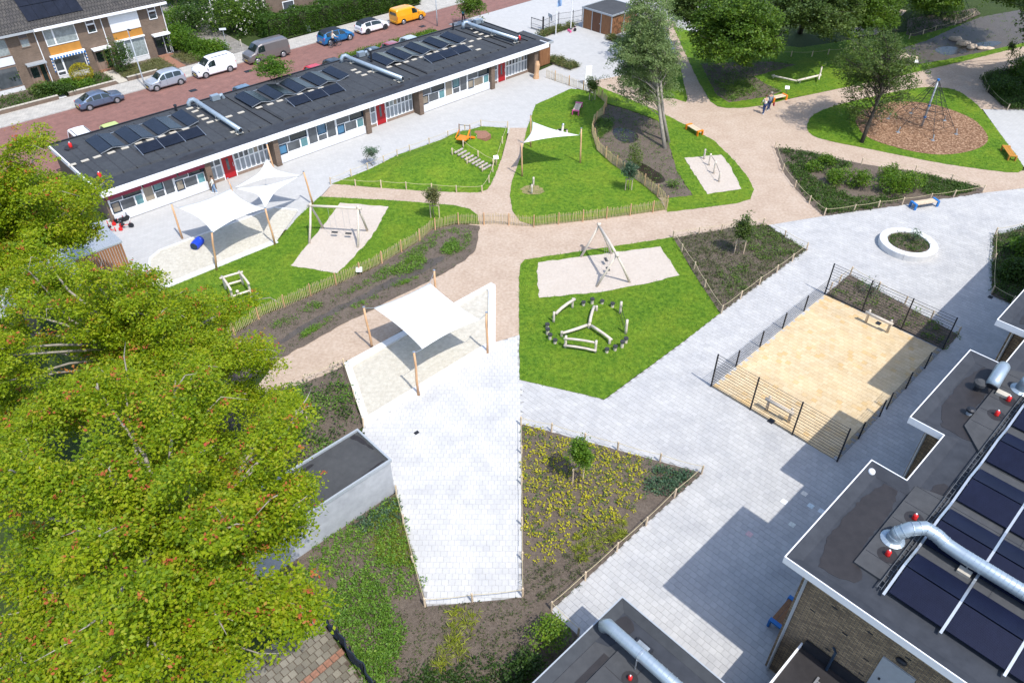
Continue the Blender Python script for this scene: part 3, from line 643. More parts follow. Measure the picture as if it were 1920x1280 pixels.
for k in range(3):                                                 # entrance bays
    A0 = (20.95, 36.3, 51.65)[k]; b = 57.35; sgn = 1
    rects = []
    for i in range(2):
        x = A0 + 0.1 + i * 0.56
        rects += [(x, x + 0.56, 0.28, 1.4, 'glasslit'), (x, x + 0.56, 1.4, 2.48, 'glass')]
    window(school, SO, b, rects, name='glazing')
    x0 = A0 + 2.4; cw = (A0 + 5.5 - x0) / 7; rects = []
    for i in range(7):
        x = x0 + i * cw
        rects += [(x, x + cw, 0.28, 1.4, 'glasslit'), (x, x + cw, 1.4, 2.48, ('glass', 'glass', 'glassbeige', 'glass', 'curtain')[(i * 3 + k) % 5])]
    window(school, SO, b, rects, name='glazing')
    mb = MB(); mb.b2(A0 - 0.3, A0 + 1.25, b - 0.02, b + 0.1, 0.0, 0.28); mb.b2(A0 + 2.4, A0 + 5.9, b - 0.02, b + 0.1, 0.0, 0.28); mb.build('plinth', M['darkpost'], school, SO)
    mb = MB(); mb.b2(A0 + 1.22, A0 + 1.3, b - 0.06, b, 0, 2.5); mb.b2(A0 + 2.3, A0 + 2.38, b - 0.06, b, 0, 2.5); mb.b2(A0 + 1.3, A0 + 2.3, b - 0.06, b, 2.35, 2.5); mb.build('door_frame', M['white'], school, SO)
    d = MB(); d.b2(A0 + 1.3, A0 + 2.3, b - 0.05, b - 0.005, 0.04, 2.35); d = d.build('door', M['red'], school, SO)
    g = MB(); g.b2(A0 + 1.66, A0 + 1.88, b - 0.062, b - 0.052, 0.75, 1.75); g.build('door_window', M['glass'], d, SO)
    g = MB(); g.bar((A0 + 2.17, b - 0.1, 0.95), (A0 + 2.17, b - 0.1, 1.3), 0.03); g.build('handle', M['steel'], d, SO)
    mb = MB(); mb.b2(A0 - 0.3, A0 + 5.95, 59.4, 59.5, 0, 2.49); mb.build('inner_wall', M['slab'], school, SO)
for a in (20.72, 26.77, 36.07, 42.17, 51.43, 57.6):
    mb = MB(); mb.b2(a - 0.24, a + 0.24, 56.38, 57.5, 0, 2.5); mb.build('pillar', M['brownbrick_b'], school, SO)
for a0, a1 in ((12.7, 15.35), (15.5, 18.1), (18.25, 20.4)):
    mb = MB(); mb.b2(a0, a1, 56.115, 56.4, 2.20, 2.498); mb.build('awning', M['maroon'], school, SO)
mb = MB(); mb.b2(57.9, 60.8, 57.55, 61.7, 0, 2.28); mb.build('annex_wall', M['cedar'], school, SO)
mb = MB()
for a in np.arange(58.0, 60.8, 0.145): mb.b2(a, a + 0.125, 57.5, 57.55, 0.05, 2.25)
for b in np.arange(57.55, 61.6, 0.145): mb.b2(60.8, 60.85, b, b + 0.125, 0.05, 2.25)
mb.build('cladding_board', M['cedar'], school, SO, kind='stuff')
mb = MB(); mb.b2(58.9, 60.98, 57.3, 61.9, 2.28, 2.42); mb.build('annex_roof', M['bitgrey'], school, SO)
mb = MB(); mb.b2(58.8, 61.05, 57.2, 57.3, 2.26, 2.5); mb.b2(60.98, 61.05, 57.3, 61.9, 2.26, 2.5); mb.build('annex_trim', M['zinc'], school, SO)

# things on the school roof
def tent(mb_list, a0, a1, b0, b1, zl, zr, root, org, mat):
    am = (a0 + a1) / 2; gap = 0.03
    for s_, (x0, z0, x1, z1) in enumerate(((a0, zl, am - gap, zr), (am + gap, zr, a1, zl))):
        p_ = MB(); t = 0.035
        p_.add([(x0, b0, z0), (x1, b0, z1), (x1, b1, z1), (x0, b1, z0), (x0, b0, z0 + t), (x1, b0, z1 + t), (x1, b1, z1 + t), (x0, b1, z0 + t)],
               [(3, 2, 1, 0), (4, 5, 6, 7), (0, 1, 5, 4), (1, 2, 6, 5), (2, 3, 7, 6), (3, 0, 4, 7)])
        p_.build('solar_panel', mat, root, org)
PVL = ('tented solar array on the school roof, nearest the big maple', 'tented solar array in the middle of the school roof', 'tented solar array at the forecourt end of the school roof')
PVR = ('row of three tilted solar panels before the tented array nearest the big maple', 'row of three tilted solar panels before the middle tented array', 'row of three tilted solar panels before the tented array at the forecourt end')
for k, (tents, row) in enumerate((([(14.95, 16.95), (17.3, 19.35), (19.68, 21.8)], (17.3, 22.55)), ([(28.1, 30.0), (30.4, 32.35), (32.7, 34.65), (35.0, 36.95)], (30.9, 36.25)), ([(42.7, 44.6), (44.95, 46.9), (47.3, 49.25), (49.75, 51.7)], (46.4, 51.7)))):
    o_ = ((tents[0][0] + tents[-1][1]) / 2, 63.9, 2.93)
    r_ = site_thing('solar_array', PVL[k], 'solar panels', o_[0], o_[1], o_[2], 'tented solar arrays on the school roof')
    for a0, a1 in tents: tent(None, a0, a1, 62.35, 65.5, 3.02, 3.24, r_, o_, M['pv'])
    e = tents[-1][1] + 0.4
    p_ = MB(); p_.add([(e, 62.35, 3.02), (e + 1, 62.35, 3.24), (e + 1, 65.5, 3.24), (e, 65.5, 3.02), (e, 62.35, 3.055), (e + 1, 62.35, 3.275), (e + 1, 65.5, 3.275), (e, 65.5, 3.055)], [(3, 2, 1, 0), (4, 5, 6, 7), (0, 1, 5, 4), (1, 2, 6, 5), (2, 3, 7, 6), (3, 0, 4, 7)])
    p_.build('solar_panel', M['pv'], r_, o_)
    rl = MB()
    for bb in (62.3, 65.55):
        prev = None
        for a0, a1 in tents + [(e, e + 2)]:
            am = (a0 + a1) / 2
            if prev: rl.bar(prev, (a0, bb, 2.99), 0.05)
            rl.bar((a0, bb, 2.99), (am, bb, 3.21), 0.05)
            if a1 < e + 1.5: rl.bar((am, bb, 3.21), (a1, bb, 2.99), 0.05)
            prev = (a1, bb, 2.99)
    rl.build('rail', M['steel'], r_, o_)
    o_ = ((row[0] + row[1]) / 2, 60.4, 2.93)
    r_ = site_thing('solar_row', PVR[k], 'solar panels', o_[0], o_[1], o_[2], 'tilted solar rows on the school roof')
    w = (row[1] - row[0]) / 3
    for i in range(3):
        x0 = row[0] + i * w + 0.02; x1 = x0 + w - 0.04; p_ = MB()
        p_.add([(x0, 59.95, 3.0), (x1, 59.95, 3.0), (x1, 61.15, 3.28), (x0, 61.15, 3.28), (x0, 59.95, 3.035), (x1, 59.95, 3.035), (x1, 61.15, 3.315), (x0, 61.15, 3.315)], [(3, 2, 1, 0), (4, 5, 6, 7), (0, 1, 5, 4), (1, 2, 6, 5), (2, 3, 7, 6), (3, 0, 4, 7)])
        p_.build('solar_panel', M['pv'], r_, o_)
    rl = MB()
    for i in range(4):
        x = row[0] + i * w; rl.bar((x, 59.8, 2.97), (x, 61.3, 3.3), 0.045); rl.bar((x, 61.2, 3.28), (x, 61.2, 2.93), 0.045)
    rl.build('rail', M['steel'], r_, o_)
# ballast slabs lying on the roof
slab_px = [(90 + u / 6.4, 200 + v / 6.4) for u, v in ((290, 700), (445, 650), (590, 605), (760, 555), (925, 500), (1085, 440), (1225, 400), (1365, 360), (1500, 315), (1650, 270), (1700, 25), (1765, 60), (1830, 115), (1885, 150))]
slab_px += [(380 + u / 6.4, 160 + v / 6.4) for u, v in ((30, 405), (90, 445), (375, 560), (315, 378), (460, 330), (675, 270), (810, 230), (925, 190), (1170, 110), (1300, 70), (1420, 35))]
slab_px += [(660 + u / 6.4, 60 + v / 6.4) for u, v in ((20, 460), (75, 490), (145, 520), (445, 425), (555, 392), (650, 363), (745, 335), (835, 305), (925, 270), (1010, 243), (1115, 210), (1220, 178), (1330, 145), (1420, 180), (1515, 215), (1430, 115), (1525, 88), (1615, 57), (1545, 32), (1485, 10), (535, 577), (220, 478))]
mb = MB(); mb.box((0, 0, 0.022), (0.58, 0.30, 0.045))
pr = None
for x, y in slab_px:
    p_ = P(x, y, 2.94)
    if pr is None:
        pr = mb.build('ballast_slab', M['slab']); tag(pr, 'pale concrete slab lying loose on the dark school roof', 'slab', 'loose slabs on the school roof'); o = pr
    else: o = pr.copy(); COL.objects.link(o)
    o.location = (p_.x, p_.y, 2.941); o.rotation_euler = (0, 0, TH + rnd.gauss(0, 0.05))
# ventilation ducts across the school roof
def school_duct(a, b0, b1, label, lean):
    o_ = (a, b1, 2.85); r_ = site_thing('ventilation_duct', label, 'duct', a, b1, 2.85, 'ventilation ducts on the school roof')
    mb = MB(); z = 3.32
    mb.tube([(a + lean, b0, z), (a, b1 - 0.3, z), (a, b1 - 0.05, z + 0.05), (a - 0.15, b1 + 0.2, z + 0.18), (a - 0.4, b1 + 0.32, z + 0.15), (a - 0.6, b1 + 0.32, z - 0.05), (a - 0.62, b1 + 0.32, 2.87)], 0.2, 12)
    mb.build('pipe', M['duct'], r_, o_, smooth=True)
    mb = MB(); mb.tube([(a + lean, b0 - 0.004, z), (a + lean, b0 + 0.02, z)], 0.17, 12); mb.build('pipe_mouth', M['black'], r_, o_)
    mb = MB()
    for t in (0.04, 0.5, 0.93):
        bb = b0 + (b1 - b0) * t; aa = a + lean * (1 - t)
        mb.bar((aa - 0.24, bb, 2.94), (aa - 0.24, bb, 3.4), 0.04); mb.bar((aa + 0.24, bb, 2.94), (aa + 0.24, bb, 3.4), 0.04); mb.box((aa, bb, 2.96), (0.6, 0.3, 0.05), mi=1)
        mb.tube([(aa, bb - 0.03, z), (aa, bb + 0.03, z)], 0.215, 12)
    mb.build('bracket', [M['steel'], M['slab']], r_, o_)
school_duct(24.85, 58.0, 66.0, 'silver duct crossing the school roof, nearest the big maple', -0.1)
school_duct(40.8, 57.9, 66.0, 'silver duct crossing the middle of the school roof', 0.5)
school_duct(56.4, 58.3, 65.6, 'silver duct crossing the school roof at the forecourt end', 0.35)
for a, b, lb in ((26.6, 66.1, 'silver fan housing by the duct nearest the big maple'), (42.5, 66.3, 'silver fan housing by the middle roof duct'), (57.9, 66.0, 'silver fan housing by the duct at the forecourt end')):
    o_ = (a, b, 2.85); r_ = site_thing('fan_housing', lb, 'roof fan', a, b, 2.85, 'fan housings on the school roof')
    mb = MB(); mb.box((a, b, 3.2), (0.75, 0.5, 0.45)); mb.tube([(a + 0.3, b, 3.2), (a + 0.65, b, 3.25), (a + 0.75, b, 2.9)], 0.17, 10); mb.build('casing', M['duct'], r_, o_, smooth=False)
    mb = MB(); mb.box((a, b, 2.92), (0.5, 0.5, 0.13)); mb.build('base', M['black'], r_, o_)
def red_vent(px, py, z, label, s=1.0):
    s *= 0.78
    p_ = P(px, py, z); r_ = thing('roof_vent', label, 'vent', p_, 0, 'red capped vents')
    mb = MB(); mb.tube([(0, 0, 0), (0, 0, 0.10 * s), (0, 0, 0.30 * s), (0, 0, 0.42 * s)], [0.16 * s, 0.13 * s, 0.15 * s, 0.07 * s], 12); mb.build('cap', M['redcap'], r_, smooth=True)
    mb = MB(); mb.tube([(0, 0, 0.42 * s), (0, 0, 0.47 * s)], 0.05 * s, 8); mb.build('tip', M['white'], r_)
    mb = MB(); mb.tube([(0, 0, 0.0), (0, 0, 0.006)], 0.55 * s, 20); mb.build('collar', M['bitwet'], r_)
red_vent(133, 276, 2.94, 'red vent standing alone on the school roof beside the first solar array', 1.2)
red_vent(188, 332, 2.87, 'red vent at the fascia side of the school roof above the maroon awnings', 1.2)
red_vent(974, 74, 2.87, 'red vent by the open mouth of the duct at the forecourt end', 1.2)
for i, (x, y, lb) in enumerate(((331, 208, 'squat black roof vent behind the solar array nearest the big maple'), (697, 118, 'tall black flue pipe with pale cap beside the middle duct'), (850, 57, 'black roof vent behind the solar array at the forecourt end'))):
    p_ = P(x, y, 2.87); r_ = thing('flue', lb, 'vent', p_, 0)
    h = (0.45, 1.25, 0.6)[i]; mb = MB(); mb.tube([(0, 0, 0), (0, 0, h)], 0.10, 10); mb.build('pipe', M['black'], r_)
    mb = MB(); mb.tube([(0, 0, h), (0, 0, h + 0.12)], [0.16, 0.12], 10); mb.build('cap', M['zinc'] if i == 1 else M['black'], r_)

# ---------------------------------------------------------------- timber shed on the forecourt
HO = (74.9, 61.0, 0)
shed = site_thing('timber_shed', 'reddish timber shed with flat grey roof and steel posts', 'shed', 74.9, 61.0)
mb = MB(); mb.b2(72.6, 77.2, 58.8, 63.2, 0, 2.3); mb.build('wall', M['cedar'], shed, HO)
mb = MB()
for b in np.arange(58.85, 63.15, 0.15):
    if not 60.4 < b < 61.75: mb.b2(72.55, 72.6, b, b + 0.13, 0.05, 2.28)
for a in np.arange(72.65, 77.15, 0.15): mb.b2(a, a + 0.13, 58.75, 58.8, 0.05, 2.28)
mb.build('cladding_board', M['cedar'], shed, HO, kind='stuff')
d = MB(); d.b2(72.54, 72.6, 60.42, 61.72, 0.05, 2.2); d = d.build('door', M['cedardoor'], shed, HO)
g = MB(); g.box((72.52, 60.55, 1.05), (0.03, 0.05, 0.14)); g.build('handle', M['steel'], d, HO)
for a, b in ((72.56, 63.2), (72.56, 61.78), (72.56, 60.36), (72.56, 58.76), (74.8, 58.74), (77.2, 58.76)):
    mb = MB(); mb.b2(a - 0.05, a + 0.05, b - 0.05, b + 0.05, 0, 2.3); mb.build('corner_post', M['zinc'], shed, HO)
mb = MB(); mb.b2(72.45, 77.3, 58.65, 63.3, 2.3, 2.4); mb.build('roof', M['bitgrey'], shed, HO)
mb = MB(); mb.b2(72.38, 72.45, 58.58, 63.37, 2.28, 2.47); mb.b2(77.3, 77.37, 58.58, 63.37, 2.28, 2.47); mb.b2(72.45, 77.3, 58.58, 58.65, 2.28, 2.47); mb.b2(72.45, 77.3, 63.3, 63.37, 2.28, 2.47); mb.build('roof_trim', M['zinc'], shed, HO)

# ---------------------------------------------------------------- tall brick block on the right
BO = (17.5, 4.6, 0)
block = site_thing('brick_block', 'tall yellow brick building with stepped flat roof and white edge trim', 'building', 17.5, 4.6)
OUT = [(17.5, 4.62), (23.9, 4.55), (23.9, 3.2), (27.25, 3.2), (27.25, 4.6), (33.5, 4.6), (33.5, 3.15), (36.7, 3.15), (36.7, 4.55), (60, 4.55), (60, -14), (17.5, -14)]
OUT = [(a, 4.6 if b > 4 else b) for a, b in OUT]
ZR = 7.18
def blot(q):
    """uneven outline of a damp patch"""
    p = smooth_closed([Vector((a, b, 0)) for a, b in q], 1); p = rough_edge(p, 0.16, 0.045); return [(v.x, v.y) for v in p]
def offset(poly, d):
    """inward offset of a clockwise rectilinear outline"""
    r = []; n = len(poly)
    for i in range(n):
        p0 = Vector((*poly[i - 1], 0)); p1 = Vector((*poly[i], 0)); p2 = Vector((*poly[(i + 1) % n], 0))
        d0 = (p1 - p0).normalized(); d1 = (p2 - p1).normalized()
        n0 = Vector((d0.y, -d0.x, 0)); n1 = Vector((d1.y, -d1.x, 0))
        q = p1 + (n0 + n1) * d; r.append((q.x, q.y))
    return r
wl = offset(OUT, 0.66)
n = len(wl)
for i in range(n):
    p0, p1 = wl[i], wl[(i + 1) % n]
    m_ = MB(); m_.add([(p0[0], p0[1], 0), (p1[0], p1[1], 0), (p1[0], p1[1], ZR), (p0[0], p0[1], ZR)], [(0, 1, 2, 3)])
    m_.build('wall', M['ybrick_a'] if abs(p0[1] - p1[1]) < 0.05 else M['ybrick_b'], block, BO)
mb = MB(); mb.prism(offset(OUT, 0.05), ZR, ZR + 0.10); mb.build('roof', M['bitumen2'], block, BO)
inn = offset(OUT, 0.04); mb = MB(); zb, zt = ZR - 0.02, 7.5
for i in range(n):
    o0, o1, i0, i1 = OUT[i], OUT[(i + 1) % n], inn[i], inn[(i + 1) % n]
    mb.add([(*o0, zb), (*o1, zb), (*o1, zt), (*o0, zt), (*i1, zt), (*i0, zt), (*i1, ZR), (*i0, ZR)], [(0, 1, 2, 3), (3, 2, 4, 5), (5, 4, 6, 7)])
    mb.add([(o0[0], o0[1], zb), (o1[0], o1[1], zb), (wl[(i + 1) % n][0], wl[(i + 1) % n][1], zb), (wl[i][0], wl[i][1], zb)], [(3, 2, 1, 0)])
mb.build('fascia', M['white'], block, BO)
u0 = offset(OUT, 0.043); u1 = offset(OUT, 0.50); mb = MB()
for i in range(n):
    mb.add([(*u0[i], 7.48), (*u0[(i + 1) % n], 7.48), (*u1[(i + 1) % n], ZR + 0.108), (*u1[i], ZR + 0.108)], [(0, 1, 2, 3)])
mb.build('roof_upstand', M['bitumen2'], block, BO)
for q in ([(18.12, 4.0), (23.3, 4.0), (23.35, 2.95), (19.25, 2.95), (18.95, 2.3), (18.3, 2.5)], [(27.9, 4.0), (32.95, 4.0), (33.0, 2.95), (28.6, 2.95), (27.9, 1.9)], [(37.3, 4.0), (44, 4.0), (44, 2.95), (38, 2.95)], [(23.9, 2.4), (25.0, 2.3), (24.9, 1.7), (24.0, 1.75)]):
    mb = MB(); mb.prism(blot(q), ZR + 0.1, ZR + 0.112); mb.build('damp_patch', M['bitwet'], block, BO)
PLAT = [(19.15, 2.85), (23.95, 2.85), (24.35, 1.62), (27.25, 1.62), (28.55, 2.85), (33.5, 2.85), (34.2, 1.62), (36.5, 1.62), (37.9, 2.85), (59, 2.85), (59, -13), (19.15, -13)]
mb = MB(); mb.prism(PLAT, ZR + 0.1, ZR + 0.2); mb.build('roof_deck', M['bitgrey'], block, BO)
mb = MB()
for a in np.arange(19.9, 50, 1.02):
    top = 2.8 if not (24.0 < a < 28.4 or 33.6 < a < 37.8) else 1.58
    mb.b2(a, a + 0.018, -12, top, ZR + 0.2, ZR + 0.206)
for b in (1.55, -0.9, -3.4): mb.b2(19.2, 50, b, b + 0.016, ZR + 0.2, ZR + 0.2055)
mb.build('roof_seam', M['black'], block, BO, kind='stuff')
fr = MB(); fr.tube([(18.06, 3.78, 0.05), (18.06, 3.78, ZR - 0.03)], 0.055, 10); fr.build('drainpipe', M['zinc'], block, BO)
fr = MB(); fr.tube([(28.0 - 0.1, 3.86, 0.05), (27.9, 3.86, ZR - 0.03)], 0.055, 10); fr.build('drainpipe', M['zinc'], block, BO)
fr = MB(); fr.tube([(37.3, 3.8, 0.05), (37.3, 3.8, ZR - 0.03)], 0.055, 10); fr.build('drainpipe', M['zinc'], block, BO)
g = MB(); g.b2(18.10, 18.165, -0.5, 0.63, 3.0, 5.29); d = g.build('shutter', M['zinc'], block, BO)
g = MB(); g.b2(18.06, 18.1, 0.35, 0.42, 4.1, 4.2); g.build('handle', M['black'], d, BO)
g = MB(); g.sphere((18.07, 0.12, 5.72), 0.2, 10, 6, (0.5, 1.0, 0.6)); g.build('wall_lamp', M['black'], block, BO)
g = MB()
for q in ((2.6, 5.9), (1.3, 5.9), (0.0, 5.95), (-1.3, 5.9), (3.2, 5.0), (1.95, 5.0), (-0.9, 5.0), (2.2, 3.6), (0.9, 3.6), (1.0, 4.5)): g.b2(18.15, 18.18, q[0] - 0.1, q[0] + 0.1, q[1] - 0.03, q[1] + 0.03)
g.build('wall_vent', M['black'], block, BO)
g = MB(); g.tube([(18.1, 2.05, 4.0), (17.95, 1.9, 4.02), (17.9, 1.9, 3.9), (17.9, 1.9, 0.2)], 0.05, 8); g.build('steel_pole', M['framedark'], block, BO)
# flat porch at its foot
PO = (16.6, 0.5, 0)
porch = site_thing('porch', 'dark flat porch roof with white rim at the foot of the brick wall', 'porch', 16.6, 0.5)
mb = MB(); mb.b2(13.2, 18.12, -4.5, 3.0, 2.72, 2.86); mb.build('roof', M['bitwet'], porch, PO)
mb = MB(); mb.b2(13.1, 18.12, 3.0, 3.07, 2.66, 3.0); mb.b2(13.1, 13.2, -4.5, 3.0, 2.66, 3.0); mb.build('rim', M['white'], porch, PO)
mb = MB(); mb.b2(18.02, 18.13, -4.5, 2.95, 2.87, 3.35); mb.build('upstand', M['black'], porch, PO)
mb = MB()
for i in range(11): mb.b2(15.4 + i * 0.18, 15.45 + i * 0.18, -3.2, 1.9, 2.87, 2.93)
mb.b2(15.3, 17.4, 1.9, 1.98, 2.87, 2.94); mb.build('grating', M['wire'], porch, PO, kind='stuff')
mb = MB()
for a, b in ((13.4, 2.8), (13.4, -4.2)): mb.b2(a - 0.06, a + 0.06, b - 0.06, b + 0.06, 0, 2.72)
mb.build('post', M['black'], porch, PO)

# solar array, tray and pipes on that roof
o_ = (24, -1, 7.38); arr = site_thing('solar_array', 'large navy blue tented solar array on the brick building roof', 'solar panels', 24, -1, 7.38)
cols = ((1.48, -0.27), (-0.38, -2.2), (-2.31, -4.1), (-4.2, -6.0))
for k in range(9):
    a0 = 18.8 + 2.76 * k
    for c1, c0 in cols:
        tent(None, a0, a0 + 2.18, c0, c1, 7.46, 7.80, arr, o_, M['pvblue'])
for bb in (1.56, -0.325, -2.255, -4.15):
    mb = MB()
    for k in range(9):
        a0 = 18.8 + 2.76 * k
        mb.bar((a0 - 0.2, bb, 7.44), (a0 + 1.09, bb, 7.80), 0.085, 0.05); mb.bar((a0 + 1.09, bb, 7.80), (a0 + 2.38, bb, 7.44), 0.085, 0.05)
        mb.bar((a0 + 2.38, bb, 7.44), (a0 + 2.56, bb, 7.44), 0.085, 0.05)
    mb.build('rail', M['steel'], arr, o_)
tray = site_thing('cable_tray', 'silver ladder cable tray running along the navy solar array', 'cable tray', 22, 1.75, 7.38)
mb = MB(); mb.bar((18.7, 1.70, 7.45), (44, 1.70, 7.45), 0.02, 0.05); mb.bar((18.7, 1.84, 7.45), (44, 1.84, 7.45), 0.02, 0.05); mb.build('side_rail', M['zincdark'], tray, (22, 1.75, 7.38))
mb = MB()
for a in np.arange(18.8, 44, 0.3): mb.bar((a, 1.70, 7.44), (a, 1.84, 7.44), 0.02, 0.02)
mb.build('rung', M['zincdark'], tray, (22, 1.75, 7.38), kind='stuff')
o_ = (21.65, 1.0, 7.38); dct = site_thing('ventilation_duct', 'fat ribbed silver duct with elbow on the brick building roof', 'duct', 21.65, 1.0, 7.38)
mb = MB(); pts = [(21.0, 2.35, 7.42), (21.05, 2.3, 7.75), (21.25, 2.05, 8.05), (21.6, 1.7, 8.12), (21.68, 1.3, 8.02), (21.66, 0.9, 7.9), (21.62, 0.4, 7.9), (21.62, -8, 7.9)]
q = [Vector(p_) for p_ in pts]; mb.tube(pts, 0.25, 18); mb.build('pipe', M['duct'], dct, o_, smooth=True)
mb = MB(); mb.tube([(21.0, 2.35, 7.40), (21.0, 2.35, 7.46)], [0.42, 0.3], 18); mb.build('flange', M['duct'], dct, o_)
mb = MB()
L = 0.0
for b in np.arange(0.3, -6, -0.16): mb.tube([(21.62, b, 7.9), (21.62, b - 0.02, 7.9)], 0.258, 18)
for t in np.linspace(0.1, 0.95, 9):
    f = t * 5; i = min(4, int(f)); c = q[i + 0].lerp(q[i + 1], f - i) if i < 5 else q[5]; d = (q[i + 1] - q[i]).normalized(); mb.tube([c - d * 0.012, c + d * 0.012], 0.262, 18)
mb.build('seam', M['duct'], dct, o_)
for b in (0.05, -2.9):
    mb = MB(); mb.box((21.45, b, 7.44), (0.32, 0.42, 0.12)); mb.build('foot', M['slab'], dct, o_)
    mb = MB(); mb.bar((21.6, b, 7.5), (21.6, b, 7.7), 0.05); mb.build('bracket', M['steel'], dct, o_)
o_ = (32.1, 3.0, 7.38); d2 = site_thing('ventilation_duct', 'short bent silver duct near the roof corner above the ball court', 'duct', 32.1, 3.0, 7.38)
mb = MB(); mb.tube([(32.75, 3.05, 7.4), (32.75, 3.05, 7.8), (32.55, 3.02, 8.0), (32.2, 3.0, 8.05), (31.5, 2.95, 7.9), (31.3, 2.93, 7.75)], 0.27, 16); mb.build('pipe', M['duct'], d2, o_, smooth=True)
mb = MB(); mb.tube([(31.3, 2.93, 7.745), (31.27, 2.928, 7.725)], 0.25, 16); mb.build('pipe_mouth', M['black'], d2, o_)
mb = MB(); mb.box((31.55, 2.45, 7.44), (0.3, 0.5, 0.13)); mb.build('foot', M['slab'], d2, o_)
o_ = (32.5, 2.0, 7.38); d3 = site_thing('ventilation_duct', 'flanged silver duct at the picture edge beside two red vents', 'duct', 32.5, 2.0, 7.38)
mb = MB(); mb.tube([(32.5, 2.0, 7.4), (32.5, 2.0, 7.48)], [0.45, 0.32], 16); mb.build('flange', M['duct'], d3, o_)
mb = MB(); mb.tube([(32.5, 2.0, 7.45), (32.5, 1.95, 7.9), (32.6, 1.6, 8.1), (32.6, 1.0, 8.1), (32.6, -4, 8.0)], 0.28, 16); mb.build('pipe', M['duct'], d3, o_, smooth=True)
for a, b, lb, mt in ((29.45, 3.0, 'squat dark roof cowl near the stepped roof corner', 'zinc'), (31.25, 3.35, 'dark round roof cowl beside the short bent duct', 'black')):
    r_ = site_thing('roof_cowl', lb, 'vent', a, b, 7.29); s_ = 1.0 if mt == 'zinc' else 1.45
    mb = MB(); mb.tube([(0, 0, 0), (0, 0, 0.2 * s_)], 0.11 * s_, 12); mb.build('pipe', M[mt], r_)
    mb = MB(); mb.tube([(0, 0, 0.2 * s_), (0, 0, 0.3 * s_), (0, 0, 0.36 * s_)], [0.17 * s_, 0.18 * s_, 0.1 * s_], 14); mb.build('cap', M['black'] if mt == 'zinc' else M['bitgrey'], r_)
red_vent(1664, 1040, 7.38, 'red vent below the elbow of the fat silver duct', 0.8)
red_vent(1714, 972, 7.38, 'red vent just above the elbow of the fat silver duct', 0.8)
red_vent(1890, 751, 7.38, 'red vent nearest the short bent duct', 0.8)
red_vent(1868, 778, 7.38, 'red vent midway between the short bent duct and the solar array', 0.8)
p_ = P(1634, 884, 7.4); mb = MB(); mb.sphere(p_, 0.14, 14, 9); o = mb.build('ball', M['white'], None, p_, smooth=True); o.location = p_; tag(o, 'white ball lost on the roof corner of the brick building', 'ball')

# ---------------------------------------------------------------- low flat building at the bottom
LO = (14.5, 8.85, 0); low = site_thing('low_building', 'low flat roofed building with dark felt roof beside the yellow flower bed', 'building', 14.5, 8.85)
mb = MB(); mb.b2(-8, 14.2, -4, 8.55, 0, 3.1); mb.build('wall', M['ybrick_a'], low, LO)
mb = MB(); mb.b2(-8.2, 14.45, -4, 8.8, 3.1, 3.22); mb.build('roof', M['bitumen2'], low, LO)
mb = MB(); mb.b2(-8.3, 14.5, 8.8, 8.85, 3.05, 3.42); mb.b2(14.45, 14.5, -4, 8.8, 3.05, 3.42); mb.build('roof_rim', M['zinc'], low, LO)
mb = MB(); mb.add([(-8, 8.795, 3.40), (14.44, 8.795, 3.40), (14.1, 8.4, 3.23), (-8, 8.4, 3.23)], [(3, 2, 1, 0)]); mb.add([(14.445, 8.79, 3.40), (14.445, -4, 3.40), (14.1, -4, 3.23), (14.1, 8.4, 3.23)], [(3, 2, 1, 0)]); mb.build('upstand', M['bitumen'], low, LO)
mb = MB(); mb.prism([(-8, 8.38), (12.4, 8.38), (12.6, 7.9), (13.2, 7.7), (13.35, 7.35), (13.3, -4), (-8, -4)][::-1], 3.22, 3.24); mb.build('felt_strip', M['bitgrey'], low, LO)
mb = MB(); mb.prism(blot([(12.8, 8.36), (14.05, 8.36), (14.05, 7.9), (13.75, 7.6), (13.2, 7.95)][::-1]), 3.225, 3.245); mb.build('damp_patch', M['bitwet'], low, LO)
mb = MB(); mb.prism([(-8, 7.55), (12.95, 7.55), (12.95, -4), (-8, -4)][::-1], 3.24, 3.34); mb.build('roof_deck', M['bitgrey'], low, LO)
mb = MB()
for b in (6.45, 5.4, 4.35): mb.b2(-8, 12.9, b, b + 0.018, 3.34, 3.346)
for a in (11.9, 9.8, 7.7): mb.b2(a, a + 0.018, -4, 7.5, 3.34, 3.3465)
mb.b2(-8, 12.3, 7.62, 7.86, 3.24, 3.25); mb.build('roof_seam', M['bitwet'], low, LO, kind='stuff')
o_ = (12.85, 7.5, 3.34); d4 = site_thing('ventilation_duct', 'long pale silver duct on the low building roof', 'duct', 12.85, 7.5, 3.34)
mb = MB(); mb.tube([(12.88, 8.42, 3.55), (12.88, 8.4, 3.8), (12.88, 8.25, 3.97), (12.87, 8.0, 4.0), (12.8, -2, 4.0)], [0.2, 0.24, 0.26, 0.24, 0.24], 16); mb.build('pipe', M['duct'], d4, o_, smooth=True)
mb = MB()
for b in np.arange(7.9, 0, -0.22): mb.tube([(12.865, b, 4.0), (12.865, b - 0.02, 4.0)], 0.247, 16)
mb.build('seam', M['duct'], d4, o_)
mb = MB(); mb.tube([(12.86, 6.7, 4.0), (12.86, 6.62, 4.0)], 0.262, 16); mb.bar((12.6, 6.66, 3.35), (12.6, 6.66, 4.0), 0.04); mb.bar((13.1, 6.66, 3.35), (13.1, 6.66, 4.0), 0.04); mb.build('bracket', M['steel'], d4, o_)
sk = site_thing('skylight', 'small pale skylight under the silver duct on the low roof', 'skylight', 13.42, 7.0, 3.25)
mb = MB(); mb.box((0, 0, 0.06), (0.5, 0.7, 0.12)); mb.build('frame', M['black'], sk)
mb = MB(); mb.box((0, 0, 0.135), (0.34, 0.5, 0.03)); mb.build('pane', M['glasslit'], sk)
